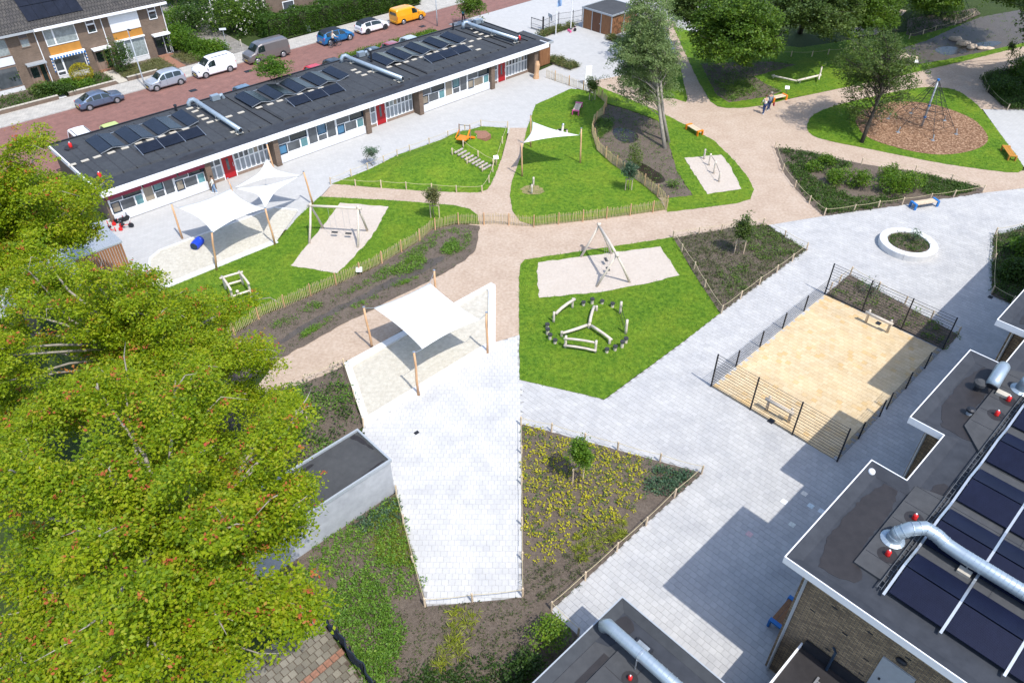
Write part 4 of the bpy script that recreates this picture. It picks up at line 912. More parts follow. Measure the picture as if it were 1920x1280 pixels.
red_vent(1181, 1272, 3.345, 'red vent on the low building roof', 0.7)
# grey concrete box
XO = (12.63, 21.47, 0); cb = site_thing('concrete_box', 'grey concrete utility box with flat roof beside the maple', 'utility building', 12.63, 21.47)
M['boxwall'] = mottled('stained_concrete', [(0.3, (0.30, 0.31, 0.335)), (0.7, (0.45, 0.46, 0.48))], 0.7, [(0.35, (0.30, 0.31, 0.33)), (0.7, (0.46, 0.47, 0.49))], 2.2, 0.5, 0.85, 0.15, 30, dist=0.01)
mb = MB(); mb.b2(4.5, 12.6, 21.5, 24.2, 0, 2.3); mb.build('wall', M['boxwall'], cb, XO)
mb = MB(); mb.b2(4.55, 12.55, 21.55, 24.15, 2.3, 2.36); mb.build('roof', M['bitgrey'], cb, XO)
mb = MB(); mb.b2(4.5, 12.66, 21.44, 21.54, 2.3, 2.47); mb.b2(4.5, 12.66, 24.16, 24.26, 2.3, 2.47); mb.b2(12.56, 12.66, 21.54, 24.16, 2.3, 2.47); mb.build('roof_rim', M['zinc'], cb, XO)
mb = MB()
for q in ([(12.45, 24.1), (12.0, 24.1), (12.2, 23.7), (12.4, 22.7), (12.5, 22.6)], [(12.5, 21.62), (10.4, 21.6), (11.4, 21.7), (12.3, 21.8)], [(9.3, 23.7), (9.9, 23.8), (9.7, 23.95), (9.2, 23.9)]):
    mb = MB(); mb.prism(blot(q[::-1]), 2.36, 2.372); mb.build('damp_patch', M['bitwet'], cb, XO)

# ---------------------------------------------------------------- terrace of houses across the street
RO = (19.4, 89.0, 0)
row = site_thing('terraced_houses', 'brown brick terraced houses with dark tiled roof across the street', 'houses', 19.4, 89.0)
mb = MB(); mb.b2(-13.1, 32.5, 89.0, 97.0, 0, 5.45); mb.build('wall', M['brownbrick_a'], row, RO)
mb = MB(); mb.b2(32.5, 32.52, 89.0, 97.0, 0, 5.4); mb.build('end_wall', M['brownbrick_b'], row, RO)
rt = MB()
rt.add([(-13.2, 88.45, 5.45), (32.85, 88.45, 5.45), (32.85, 93.1, 8.7), (-13.2, 93.1, 8.7), (-13.2, 88.45, 5.58), (32.85, 88.45, 5.58), (32.85, 93.1, 8.83), (-13.2, 93.1, 8.83)], [(3, 2, 1, 0), (4, 5, 6, 7), (0, 1, 5, 4), (1, 2, 6, 5), (2, 3, 7, 6), (3, 0, 4, 7)])
rt.add([(-13.2, 97.75, 5.45), (32.85, 97.75, 5.45), (32.85, 93.1, 8.7), (-13.2, 93.1, 8.7), (-13.2, 97.75, 5.58), (32.85, 97.75, 5.58), (32.85, 93.1, 8.83), (-13.2, 93.1, 8.83)], [(0, 1, 2, 3), (7, 6, 5, 4), (4, 5, 1, 0), (5, 6, 2, 1), (6, 7, 3, 2), (7, 4, 0, 3)])
rt.build('roof', M['rooftile'], row, RO)
mb = MB()
for a in np.arange(-13.1, 32.8, 0.3):
    mb.bar((a, 88.42, 5.585), (a, 93.1, 8.85), 0.13, 0.05)
mb.build('tile_roll', M['rooftile'], row, RO, kind='stuff')
mb = MB()
for a in np.arange(32.52, 32.8, 0.5): pass
mb.add([(32.5, 89.0, 5.4), (32.5, 97.0, 5.4), (32.5, 93.1, 8.65)], [(0, 1, 2)]); mb.build('gable', M['brownbrick_b'], row, RO)
mb = MB(); mb.b2(-13.2, 19.35, 88.3, 88.46, 5.32, 5.5); mb.build('gutter', M['zinc'], row, RO)
mb = MB(); mb.b2(19.35, 32.9, 88.28, 88.46, 5.3, 5.52); mb.b2(19.35, 32.6, 88.46, 89.0, 5.36, 5.44); mb.build('gutter', M['white'], row, RO)
pvr = MB()
def on_roof(a, t): return (a, 88.45 + 4.65 * t, 5.58 + 3.25 * t + 0.09)
pvr = site_thing('roof_solar', 'black solar panels on the tiled terrace roof', 'solar panels', 21.9, 90.0, 6.6)
for i in range(5):
    for j in range(2):
        a0 = 19.3 + i * 1.07; t0, t1 = (0.14, 0.45) if j == 0 else (0.46, 0.77)
        q0, q1, q2, q3 = on_roof(a0, t0), on_roof(a0 + 1.05, t0), on_roof(a0 + 1.05, t1), on_roof(a0, t1)
        m_ = MB(); m_.add([q0, q1, q2, q3] + [(x, y - 0.02, z + 0.035) for x, y, z in (q0, q1, q2, q3)], [(3, 2, 1, 0), (4, 5, 6, 7), (0, 1, 5, 4), (1, 2, 6, 5), (2, 3, 7, 6), (3, 0, 4, 7)])
        m_.build('solar_panel', M['pv'], pvr, (21.9, 90.0, 6.6))
for k in range(-4, 3):
    a0 = 12.9 + 6.5 * (k + 0); seen = k >= 0
    fr_ = M['white'] if k > 0 else M['darkpost']
    b = 88.98
    if k == 2:
        s_ = MB(); s_.b2(a0 + 0.75, a0 + 3.85, b - 0.1, b, 3.45, 5.15)
        for z in np.arange(3.5, 5.15, 0.08): s_.b2(a0 + 0.8, a0 + 3.8, b - 0.115, b - 0.1, z, z + 0.065)
        s_.build('roller_shutter', M['white'], row, RO)
    else: window(row, RO, b, [(a0 + 0.75, a0 + 1.65, 3.5, 5.15, 'curtain'), (a0 + 1.65, a0 + 3.85, 3.5, 5.15, 'curtain')], fr_, fw=0.08)
    window(row, RO, b, [(a0 + 4.95, a0 + 5.85, 3.9, 4.75, 'glassdark' if k else 'curtain'), (a0 + 4.95, a0 + 5.85, 4.75, 5.22, 'glass')], fr_, fw=0.08)
    window(row, RO, b, [(a0 + 0.75, a0 + 1.6, 0.95, 2.5, 'glass'), (a0 + 0.75, a0 + 1.6, 0.5, 0.95, 'glass'), (a0 + 1.6, a0 + 3.85, 0.5, 2.5, 'glass' if k != 2 else 'curtain')], fr_, fw=0.08)
    m_ = MB(); m_.b2(a0 + 0.75, a0 + 3.85, b - 0.03, b, 2.62, 3.42); m_.build('spandrel', M['ochre'] if k > 0 else M['panelwhite'], row, RO)
    m_ = MB(); m_.b2(a0 + 0.75, a0 + 3.85, b - 0.05, b, 0.02, 0.46); m_.build('sill_panel', M['concrete'], row, RO)
    m_ = MB(); m_.b2(a0 + 4.65, a0 + 6.5, b - 0.75, b, 2.28, 2.44); m_.build('canopy', M['white'] if k > 0 else M['zinc'], row, RO)
    d = MB(); d.b2(a0 + 4.8, a0 + 5.75, b - 0.02, b + 0.04, 0.1, 2.1); d = d.build('door', M['darkpost'] if k != 2 else M['black'], row, RO)
    g = MB(); g.b2(a0 + 4.95, a0 + 5.6, b - 0.035, b - 0.02, 0.9, 1.9); g.build('pane', M['glassdark'], d, RO)
    window(row, RO, b, [(a0 + 5.8, a0 + 6.35, 0.1, 2.1, 'glassdark')], fr_ if k == 2 else M['cedar'], name='side_light')
    m_ = MB(); m_.b2(a0 + 4.7, a0 + 6.3, b - 0.6, b, 0, 0.12); m_.build('step', M['redtile'] if k > 0 else M['ochre'], row, RO)
    m_ = MB(); m_.tube([(a0 + 6.5, b - 0.06, 0.1), (a0 + 6.5, b - 0.06, 5.35)], 0.045, 8); m_.build('drainpipe', M['white'], row, RO)
    if k == 1:
        m_ = MB(); m_.b2(a0 + 0.55, a0 + 4.0, b - 0.35, b, 2.5, 2.62, 0); m_.build('awning_box', M['white'], row, RO)
        m_ = MB()
        for i in range(23):
            x = a0 + 0.6 + i * 0.148; m_.b2(x, x + (0.11 if i % 2 else 0.14), b - 0.36, b - 0.34, 2.3, 2.5, i % 2)
        m_.build('awning_valance', [M['blue'], M['white']], row, RO)
        m_ = MB()
        for x in (a0 + 0.55, a0 + 3.92):
            for i in range(9): m_.b2(x, x + 0.1, b - 0.3 + i * 0.015, b - 0.28 + i * 0.015, 2.3 - i * 0.16, 2.44 - i * 0.16, i % 2)
        m_.build('side_screen', [M['blue'], M['white']], row, RO)
    elif k == 2:
        m_ = MB(); m_.b2(a0 + 0.7, a0 + 3.9, b - 0.25, b, 2.5, 2.64); m_.build('awning_box', M['white'], row, RO)
# the next house, half hidden by the hedge
h2 = site_thing('brick_house', 'pale brown brick house mostly hidden behind the long hedge', 'house', 52.0, 93.0)
HO2 = (52.0, 93.0, 0)
mb = MB(); mb.b2(45.5, 55.5, 90.5, 99, 0, 5.4); mb.build('wall', M['brownbrick_a'], h2, HO2)
mb = MB(); mb.b2(55.5, 64, 93.5, 99, 0, 3.0); mb.build('side_wing', M['brownbrick_a'], h2, HO2)
mb = MB(); mb.prism([(45.2, 90.1), (55.8, 90.1), (55.8, 99.3), (45.2, 99.3)], 5.4, 5.6); mb.build('roof', M['rooftile'], h2, HO2)
window(h2, HO2, 90.48, [(47.6, 49.2, 0.9, 2.2, 'glass'), (47.6, 49.2, 3.4, 4.7, 'glass')], fw=0.1); window(h2, HO2, 90.48, [(52.6, 53.6, 0.1, 2.2, 'glass'), (53.6, 54.5, 0.1, 2.2, 'glass')], name='door', fw=0.1)
mb = MB(); mb.tube([(55.3, 90.4, 0), (55.3, 90.4, 5.3)], 0.06, 8); mb.build('drainpipe', M['white'], h2, HO2)
mb = MB(); mb.b2(55.6, 62.5, 90.2, 93.5, 2.5, 2.7); mb.build('carport_roof', M['framedark'], h2, HO2)
# garden walls and front paths
for i, (a0, a1, lb) in enumerate(((6, 18.3, 'low brown garden wall before the first two terrace gardens'), (19.3, 24.0, 'low garden wall with pale capping before the golden ball shrub'), (25.2, 28.4, 'short garden wall beside the lamp post'))):
    gw = site_thing('garden_wall', lb, 'wall', (a0 + a1) / 2, 83.95); O = ((a0 + a1) / 2, 83.95, 0)
    m_ = MB(); m_.b2(a0, a1, 83.9, 84.1, 0, 0.45); m_.build('brickwork', M['brownbrick_a'], gw, O)
    x = a0
    while x < a1 - 0.2:
        m_ = MB(); m_.b2(x, min(a1, x + 0.4) - 0.02, 83.87, 84.13, 0.45, 0.51); m_.build('coping', M['slab'], gw, O); x += 0.4
for a0, a1, m_, lb in ((17.9, 19.1, 'concrete', 0), (24.3, 25.3, 'slab', 0), (30.6, 31.6, 'redtile', 0)):
    s_ = sheet('garden_path', PS((a0, 84.1), (a1, 84.1), (a1, 88.4), (a0, 88.4)), 0.05, M[m_])
sheet('garden', PS((-20, 83.9), (33.6, 83.9), (33.6, 89.2), (-20, 89.2)), 0.03, M['soil'])
sheet('garden', PS((39.5, 84.4), (75, 84.4), (75, 120), (39.5, 120)), 0.03, M['roughgrass'])
# ================================================================ playground
def hgt(b_px, t_px):
    """height of an upright whose foot and top were measured in the photograph"""
    g = P(*b_px); lo, hi = 0.0, 14.0
    for _ in range(40):
        m = (lo + hi) / 2
        if pix(g + Vector((0, 0, m)))[1] > t_px[1]: lo = m
        else: hi = m
    return lo
# grassy mound with a play platform
MOUND = PX((622, 345), (650, 334), (690, 319), (745, 291), (805, 270), (840, 258), (870, 247), (902, 237), (952, 240), (949, 262), (940, 298), (926, 338), (913, 357), (897, 362), (800, 359), (690, 351))
reg(MOUND, LAWNS)
mpl = [(p.x, p.y) for p in MOUND]
_mpk = P(868, 272); _mp2 = P(800, 310)
def edge_dist(x, y):
    d = 1e9
    for i in range(len(mpl)):
        ax, ay = mpl[i - 1]; bx, by = mpl[i]; dx, dy = bx - ax, by - ay
        t = max(0, min(1, ((x - ax) * dx + (y - ay) * dy) / (dx * dx + dy * dy + 1e-9)))
        d = min(d, math.hypot(x - ax - t * dx, y - ay - t * dy))
    return d
def mound_h(x, y):
    if not bool(inpoly(np.array([x]), np.array([y]), mpl)[0]): return 0.0
    d = edge_dist(x, y); s_ = min(1, d / 1.6); s_ = s_ * s_ * (3 - 2 * s_)
    r1 = math.hypot(x - _mpk.x, y - _mpk.y); r2 = math.hypot(x - _mp2.x, y - _mp2.y)
    return s_ * (1.05 * math.exp(-(r1 / 2.6) ** 2) + 0.55 * math.exp(-(r2 / 3.2) ** 2)) + 0.03
from mathutils.geometry import delaunay_2d_cdt
vb = [Vector((p.x, p.y)) for p in rough_edge(MOUND, 0.5, 0.03)]; nb = len(vb)
xs = [p[0] for p in mpl]; ys = [p[1] for p in mpl]
vi = []
for x in np.arange(min(xs), max(xs), 0.4):
    for y in np.arange(min(ys), max(ys), 0.4):
        if inpoly(np.array([x]), np.array([y]), mpl)[0] and edge_dist(x, y) > 0.2: vi.append(Vector((x, y)))
res = delaunay_2d_cdt(vb + vi, [(i, (i + 1) % nb) for i in range(nb)], [], 1, 1e-4)
me = bpy.data.meshes.new('lawn'); me.from_pydata([(v.x, v.y, mound_h(v.x, v.y)) for v in res[0]], [], res[2]); me.materials.append(M['grass'])
me.polygons.foreach_set('use_smooth', [True] * len(me.polygons)); me.update(); link('lawn', me, None, 'structure')
def mz(p): return mound_h(p.x, p.y)
def PM(px, py, zz=0.0):
    """point on the mound surface seen at a pixel"""
    z = 0.0
    for _ in range(12): p = P(px, py, z); z = 0.5 * z + 0.5 * mz(p)
    p = P(px, py, z); return Vector((p.x, p.y, mz(p) + zz))

# ---------------------------------------------------------------- fences
def polyline_pts(pts, step, start=0.0):
    out = []; acc = start
    for a, b in zip(pts, pts[1:]):
        d = (b - a).length
        while acc < d: out.append((a.lerp(b, acc / d), (b - a).normalized())); acc += step
        acc -= d
    return out
PICK = MB(); PICK.tube([(0, 0, -0.02), (0, 0, 0.88), (0, 0, 0.93)], [0.021, 0.019, 0.006], 5)
pick_me = None
def picket_fence(pts, label, step=0.118, h=1.0, mat=None):
    global pick_me
    org = pts[len(pts) // 2].copy(); org.z = 0
    root = thing('picket_fence', label, 'fence', org, 0, 'chestnut picket fences')
    for p, d in polyline_pts(pts, step):
        if pick_me is None:
            o = PICK.build('picket', mat or M['picket'], root); pick_me = o.data
        else: o = link('picket', pick_me, root)
        o.location = (p.x - org.x, p.y - org.y, 0); o.scale = (1, 1, h * rnd.uniform(0.93, 1.06)); o.rotation_euler = (rnd.gauss(0, 0.025), rnd.gauss(0, 0.025), rnd.uniform(0, 6))
    pm = None
    for p, d in polyline_pts(pts, 1.9, 0.3):
        if pm is None:
            mb = MB(); mb.tube([(0, 0, -0.05), (0.01, 0, 0.5), (0, 0, 1.03 * h), (0, 0, 1.06 * h)], [0.05, 0.045, 0.042, 0.02], 8); o = mb.build('post', M['pole'], root); pm = o.data
        else: o = link('post', pm, root)
        nrm = Vector((-d.y, d.x, 0)); o.location = (p.x - org.x - nrm.x * 0.06, p.y - org.y - nrm.y * 0.06, 0); o.rotation_euler = (0, 0, rnd.uniform(0, 6))
    mb = MB()
    for z in (0.2, 0.72):
        for a, b in zip(pts, pts[1:]): mb.bar(a + Vector((0, 0, z * h)) - org, b + Vector((0, 0, z * h)) - org, 0.012)
    mb.build('wire', M['wire'], root)
    return root
picket_fence(PX((432, 632), (480, 602), (494, 592), (549, 570), (601, 547), (652, 525), (700, 503), (743, 478), (781, 456), (808, 433), (854, 421), (887, 421), (899, 422)), 'long picket fence curving between the swing lawn and the muddy ditch')
picket_fence(PX((900, 421), (927, 419.5), (958, 422), (978, 424), (1001, 425), (1050, 420), (1101, 414), (1151, 408), (1201, 401), (1249, 394)), 'picket fence along the gravel path below the triangular sail lawn, crossing the side path')
picket_fence(PX((1250, 393), (1244, 380), (1237, 373), (1215, 354), (1185, 332), (1150, 310), (1120, 282), (1110, 250), (1113, 233), (1131, 215), (1137, 195), (1120, 180), (1098, 172)), 'wavy picket fence winding along the puddle bank')
picket_fence(PX((1097, 171.5), (1076, 164), (1050, 155), (1024, 146)), 'short straight picket fence between the school forecourt and the lawn', 0.16)
def rope_fence(runs, label, h=0.62, posts=None):
    """runs: lists of post feet in pixels; the rope hangs a little between posts"""
    allp = [P(*q) for r in runs for q in r]; org = sum(allp, Vector()) / len(allp)
    root = thing('rope_fence', label, 'fence', org, 0, 'low rope fences round the planting beds')
    pm = None; mb = MB(); done = set()
    for r in runs:
        pts = [P(*q) for q in r]
        for q, p in zip(r, pts):
            if q in done: continue
            done.add(q); z0 = mz(p)
            if pm is None:
                b_ = MB(); b_.tube([(0, 0, -0.04), (0, 0, h), (0, 0, h + 0.04)], [0.05, 0.05, 0.03], 8); o = b_.build('post', M['pine'] if rnd.random() < 2 else 0, root); pm = o.data
            else: o = link('post', pm, root)
            o.location = (p.x - org.x, p.y - org.y, z0); o.rotation_euler = (rnd.gauss(0, 0.03), rnd.gauss(0, 0.03), rnd.uniform(0, 6))
        for a, b in zip(pts, pts[1:]):
            A_ = Vector((a.x, a.y, mz(a) + h - 0.05)); B_ = Vector((b.x, b.y, mz(b) + h - 0.05)); sg = 0.03 * (B_ - A_).length
            mb.tube([A_.lerp(B_, t) - org - Vector((0, 0, sg * 4 * t * (1 - t))) for t in (0, .25, .5, .75, 1)], 0.014, 5)
    mb.build('rope', M['rope'], root)
    return root
rope_fence([[(1262, 446), (1278, 472), (1301, 505), (1321, 540), (1352, 587), (1388, 560), (1423, 534), (1456, 511), (1485, 490), (1512, 469), (1471, 446), (1430, 422), (1352, 434), (1310, 440), (1262, 446)]], 'rope fence around the brown bed with one staked sapling beside the beam lawn')
rope_fence([[(620, 346), (667, 350), (715, 352), (762, 355), (810, 358), (856, 361), (904, 361), (917, 343), (924, 323), (931, 305), (942, 270), (952, 240), (902, 237), (872, 247), (840, 258), (805, 272), (769, 285), (745, 294), (720, 305), (690, 318), (659, 331), (620, 346)]], 'rope fence around the grassy mound with the orange platform')
rope_fence([[(977, 797), (1034, 809), (1096, 827), (1158, 844), (1237, 866), (1315, 888), (1264, 932), (1211, 984), (1156, 1033), (1097, 1087), (1034, 1143), (1084, 1191)], [(977, 797), (978, 850), (978, 908), (979, 984), (979, 1049), (980, 1118), (886, 1128), (797, 1137), (775, 1056), (756, 981), (743, 926)]], 'rope fence around the bed of yellow plants and the white strip end')
rope_fence([[(1453, 278), (1467, 321), (1490, 352), (1517, 381), (1545, 404), (1600, 397), (1646, 390), (1691, 384), (1742, 376), (1787, 370), (1842, 360), (1782, 340), (1715, 323), (1615, 309)]], 'rope fence around the shrub bed behind the blue bench')
rope_fence([[(1922, 428), (1865, 441), (1862, 490), (1859, 550), (1896, 570)]], 'rope fence around the dark shrub bed at the edge of the grey building')
rope_fence([[(1556, 544), (1573, 530), (1594, 514), (1646, 543), (1696, 570), (1745, 598), (1795, 628)]], 'rope fence round the narrow bed behind the ball court')
rope_fence([[(1340, 112), (1376, 110), (1447, 106), (1483, 107), (1522, 107), (1552, 103), (1600, 98), (1660, 92)]], 'rope fence in the shade under the dark trees')
rope_fence([[(1704, 74), (1730, 66), (1753, 58), (1790, 48), (1824, 32)]], 'rope fence along the dark planting behind the rock pool')
rope_fence([[(572, 719), (645, 687), (664, 745), (682, 799)]], 'rope fence between the bushy bed and the concrete sandpit edging')
rope_fence([[(1840, 147), (1851, 172), (1888, 207)]], 'rope fence at the corner of the grassy bed beyond the climbing net')

# ---------------------------------------------------------------- ball court
def wire_fence():
    root = site_thing('court_fence', 'black wire mesh fence around the yellow ball court', 'fence', 36.9, 11.2); O = (36.9, 11.2, 0)
    def post(a, b, h):
        m_ = MB(); m_.b2(a - 0.035, a + 0.035, b - 0.035, b + 0.035, -0.02, h); m_.build('post', M['black'], root, O)
    def panel(p0, p1, h, name='wire_panel'):
        m_ = MB(); L = math.hypot(p1[0] - p0[0], p1[1] - p0[1]); nz = int(round(h / 0.2))
        for i in range(nz + 1):
            z = 0.06 + (h - 0.1) * i / nz; m_.bar((*p0, z), (*p1, z), 0.017)
        nv = int(L / 0.2)
        for i in range(1, nv):
            t = i / nv; x = p0[0] + (p1[0] - p0[0]) * t; y = p0[1] + (p1[1] - p0[1]) * t
            m_.add([(x - 0.002, y - 0.002, 0.05), (x + 0.002, y + 0.002, 0.05), (x + 0.002, y + 0.002, h - 0.04), (x - 0.002, y - 0.002, h - 0.04)], [(0, 1, 2, 3)])
        m_.build(name, M['black'], root, O)
    H1, H2 = 2.46, 1.25
    for a in (30.42, 43.42):
        bs_ = np.linspace(15.12, 7.3, 4)
        for b in bs_: post(a, b, H1)
        for b0, b1 in zip(bs_, bs_[1:]): panel((a, b0), (a, b1), H1)
    A1 = [30.42, 32.95, 35.55, 38.15, 40.75, 43.42]
    for a in A1[1:-1]: post(a, 15.12, H2)
    for a0, a1 in zip(A1, A1[1:]): panel((a0, 15.12), (a1, 15.12), H2)
    A2 = [30.42, 32.75, 35.15, 36.0, 38.4, 40.9, 43.42]
    for a in A2[1:-1]: post(a, 7.3, H2)
    for i, (a0, a1) in enumerate(zip(A2, A2[1:])):
        if i != 2: panel((a0, 7.3), (a1, 7.3), H2)
wire_fence()
def goal(pa, pb, h, label):
    a = P(*pa); b = P(*pb); org = (a + b) / 2; root = thing('goal', label, 'goal', org, 0, 'wooden goals on the ball court')
    for p in (a, b):
        m_ = MB(); m_.tube([p - Vector((0, 0, .03)), p + Vector((0, 0, h + 0.1)), p + Vector((0, 0, h + 0.15))], [0.085, 0.08, 0.05], 10); m_.build('post', M['robinia'], root, org, smooth=True)
    d = (b - a).normalized(); n_ = Vector((-d.y, d.x, 0)) * -0.12
    m_ = MB(); m_.tube([a - d * 0.18 + n_ + Vector((0, 0, h - 0.05)), b + d * 0.18 + n_ + Vector((0, 0, h - 0.05))], 0.095, 10); m_.build('crossbar', M['robinia'], root, org, smooth=True)
goal((1437, 768), (1478, 791), 0.9, 'log goal at the near end of the ball court by the drain')
goal((1623, 604), (1663, 623), 0.85, 'log goal at the far end of the ball court before the planted bed')

# ---------------------------------------------------------------- sails and poles
def pole(bx, tx, label, r=0.07, cap=True):
    b = P(*bx); h = hgt(bx, tx); root = thing('sail_pole', label, 'pole', b, 0, 'wooden sail poles')
    # top as measured, so a leaning pole leans
    t = P(tx[0], tx[1], h) - b
    k = rnd.uniform(-0.03, 0.03); m_ = MB()
    m_.tube([(0, 0, -0.05), (t.x * 0.35 + k, t.y * 0.35, h * 0.35), (t.x * 0.7 - k, t.y * 0.7, h * 0.7), (t.x, t.y, h)], [r * 1.15, r, r * 0.95, r * 0.85], 10); m_.build('shaft', M['pole'], root, smooth=True)
    m_ = MB(); m_.tube([(t.x, t.y, h), (t.x, t.y, h + 0.04)], r * 1.05, 10); m_.build('cap', M['steel'], root)
    return b + Vector((t.x, t.y, h - 0.08))
P1 = pole((342, 447), (321, 382), 'leaning sail pole on the pale yard, farthest from the grass')
P2 = pole((406, 507), (397, 435), 'sail pole at the sandpit edge near the blue barrel')
P3 = pole((516, 459), (497, 390), 'orange brown sail pole at the sandpit edge beside the swing lawn')
P4b = P(446, 385)
P4 = pole((446, 390), (427, 335), 'sail pole where the two sail groups meet by the red door')
P5 = pole((587, 383), (569, 322), 'leaning sail pole at the corner of the swing lawn')
P6 = pole((517, 330), (500, 270), 'sail pole before the school windows behind the peaked sail')
Pa = pole((698, 652), (682, 576), 'sail pole between the gravel and the square sail')
Pb = pole((785, 740), (776, 660), 'sail pole on the white paving at the tip of the square sail')
Pc = pole((914, 661), (912, 586), 'sail pole where the sandpit edge meets the beam lawn')
Pd = pole((820, 583), (814, 507), 'sail pole beyond the square sail at the ditch side')
T1 = pole((979, 331), (978, 267), 'sail pole at the gravel edge of the triangular sail')
T2 = pole((995, 276), (995, 216), 'sail pole rising behind the triangular sail')
T3 = pole((1088, 306), (1090, 241), 'sail pole on the lawn at the long tip of the triangular sail')
def sail(corners, poles, label, pull=0.16, n=18, sag=0.0):
    c = [Vector(p) for p in corners]; org = sum(c, Vector()) / len(c); root = thing('shade_sail', label, 'shade sail', org, 0, 'white shade sails')
    cen = org; V = []; F = []
    if len(c) == 4:
        for i in range(n + 1):
            for j in range(n + 1):
                u, v = i / n, j / n
                p = c[0] * ((1 - u) * (1 - v)) + c[1] * (u * (1 - v)) + c[2] * (u * v) + c[3] * ((1 - u) * v)
                eu = 4 * u * (1 - u); ev = 4 * v * (1 - v)
                q = eu * (1 - ev) + ev * (1 - eu)
                p = p + (cen - p) * (pull * (eu * (2 * v - 1) ** 2 + ev * (2 * u - 1) ** 2)) - Vector((0, 0, sag * eu * ev)); V.append(p)
        for i in range(n):
            for j in range(n): a = i * (n + 1) + j; F.append((a, a + 1, a + n + 2, a + n + 1))
    else:
        idx = {}
        for i in range(n + 1):
            for j in range(n + 1 - i):
                a, b = i / n, j / n; w = 1 - a - b
                p = c[0] * w + c[1] * a + c[2] * b
                k = 4 * max(w * a * (1 - b) ** 2, a * b * (1 - w) ** 2, b * w * (1 - a) ** 2)
                idx[i, j] = len(V); V.append(p + (cen - p) * (pull * k) - Vector((0, 0, sag * 27 * w * a * b)))
        for i in range(n):
            for j in range(n - i):
                F.append((idx[i, j], idx[i + 1, j], idx[i, j + 1]))
                if i + j < n - 1: F.append((idx[i + 1, j], idx[i + 1, j + 1], idx[i, j + 1]))
    me = bpy.data.meshes.new('fabric'); me.from_pydata([v - org for v in V], [], F); me.materials.append(M['sail']); me.polygons.foreach_set('use_smooth', [True] * len(F)); me.update()
    o = link('fabric', me, root); so = o.modifiers.new('thickness', 'SOLIDIFY'); so.thickness = 0.006
    m_ = MB()
    for a, b in zip(c, poles): m_.bar(a - org, b - org, 0.018)
    m_.build('guy_rope', M['steel'], root)
    return root
sail([P(333, 389.5, 2.8), P(432, 354, 2.95), P(495, 391, 2.8), P(398.5, 436, 2.95)], [P1, P4, P3, P2], 'large square white sail hanging over the pale sandpit near the blue barrel', 0.15)
sail([P(439, 352.5, 2.9), P(563, 329, 2.85), P(500.5, 297, 2.95)], [P4, P5, P6], 'peaked triangular sail nearest the school windows', 0.45)
sail([P(439, 353, 2.75), P(563, 329.5, 2.7), P(497, 389, 2.85)], [P4, P5, P3], 'triangular white sail pointing to the swing lawn, under the peaked one', 0.42)
sail([P(700, 577, 2.95), P(806, 530, 2.95), P(899, 599, 2.9), P(792, 654, 2.9)], [Pa, Pd, Pc, Pb], 'single square white sail over the framed sandpit', 0.07, sag=0.12)
sail([P(998, 228, 2.85), P(981, 268, 2.9), P(1086, 253.5, 2.95)], [T2, T1, T3], 'small triangular white sail on the fenced lawn', 0.20)
# barrel
bp = P(372, 463); bd = (P(380, 449) - P(364, 466)).normalized(); br = thing('barrel', 'blue plastic barrel lying on the sand under the sails', 'barrel', bp)
m_ = MB(); ax = bd * 0.48; c0 = Vector((0, 0, 0.33))
m_.tube([c0 - ax, c0 - ax * 0.55, c0 - ax * 0.5, c0, c0 + ax * 0.5, c0 + ax * 0.55, c0 + ax], [0.29, 0.33, 0.315, 0.33, 0.315, 0.33, 0.29], 16); m_.build('drum', M['barrel'], br, smooth=False)
m_ = MB(); m_.tube([c0 - ax * 1.005, c0 - ax * 1.03], [0.27, 0.26], 16); m_.build('lid', M['framedark'], br)

# ---------------------------------------------------------------- swings
def swing(legs, ends, seats, label, zt):
    """legs: four foot pixels (two per end); ends: beam end pixels at height zt"""
    f = [P(*q) for q in legs]; e = [P(ends[0][0], ends[0][1], zt[0]), P(ends[1][0], ends[1][1], zt[1])]
    org = sum(f, Vector()) / 4; root = thing('swing', label, 'swing', org, 0, 'log frame double swings')
    d = (e[1] - e[0]).normalized()
    m_ = MB(); m_.tube([e[0] - d * 0.25, e[0].lerp(e[1], 0.5) + Vector((0, 0, 0.03)), e[1] + d * 0.25], [0.085, 0.095, 0.09], 10); m_.build('crossbeam', M['robinia'], root, org, smooth=True)
    for i in range(4):
        t = e[i // 2]; k = (t - f[i]).normalized()
        m_ = MB(); m_.tube([f[i] - k * 0.05, f[i].lerp(t, 0.5) + Vector((0.03, 0.02, 0)), t + k * 0.22], [0.09, 0.08, 0.07], 10); m_.build('leg', M['robinia'], root, org, smooth=True)
    side = Vector((-d.y, d.x, 0))
    for t, sw in seats:
        c = e[0].lerp(e[1], t); s_ = c + Vector((0, 0, -c.z + 0.45)) + side * sw
        s = MB(); s.box(s_, (0.46, 0.19, 0.04), rz=math.atan2(d.y, d.x)); so = s.build('seat', M['rubber'], root, org)
        ch = MB()
        for q in (-0.21, 0.21): ch.bar(c + d * q, s_ + d * q, 0.014)
        ch.build('chain', M['steel'], so, org)
swing([(580, 457), (606, 428), (671, 465), (689, 433)], [(582, 386), (671, 391)], [(0.42, 0.02), (0.72, -0.02)], 'log swing with two black seats on the sand beside the long picket fence', (2.54, 2.57))
swing([(1089, 482), (1147, 476), (1118, 538), (1181, 530)], [(1123, 423), (1156, 477)], [(0.35, 0.25), (0.66, 0.0)], 'log swing with two black seats on the sand of the beam lawn', (2.48, 2.41))

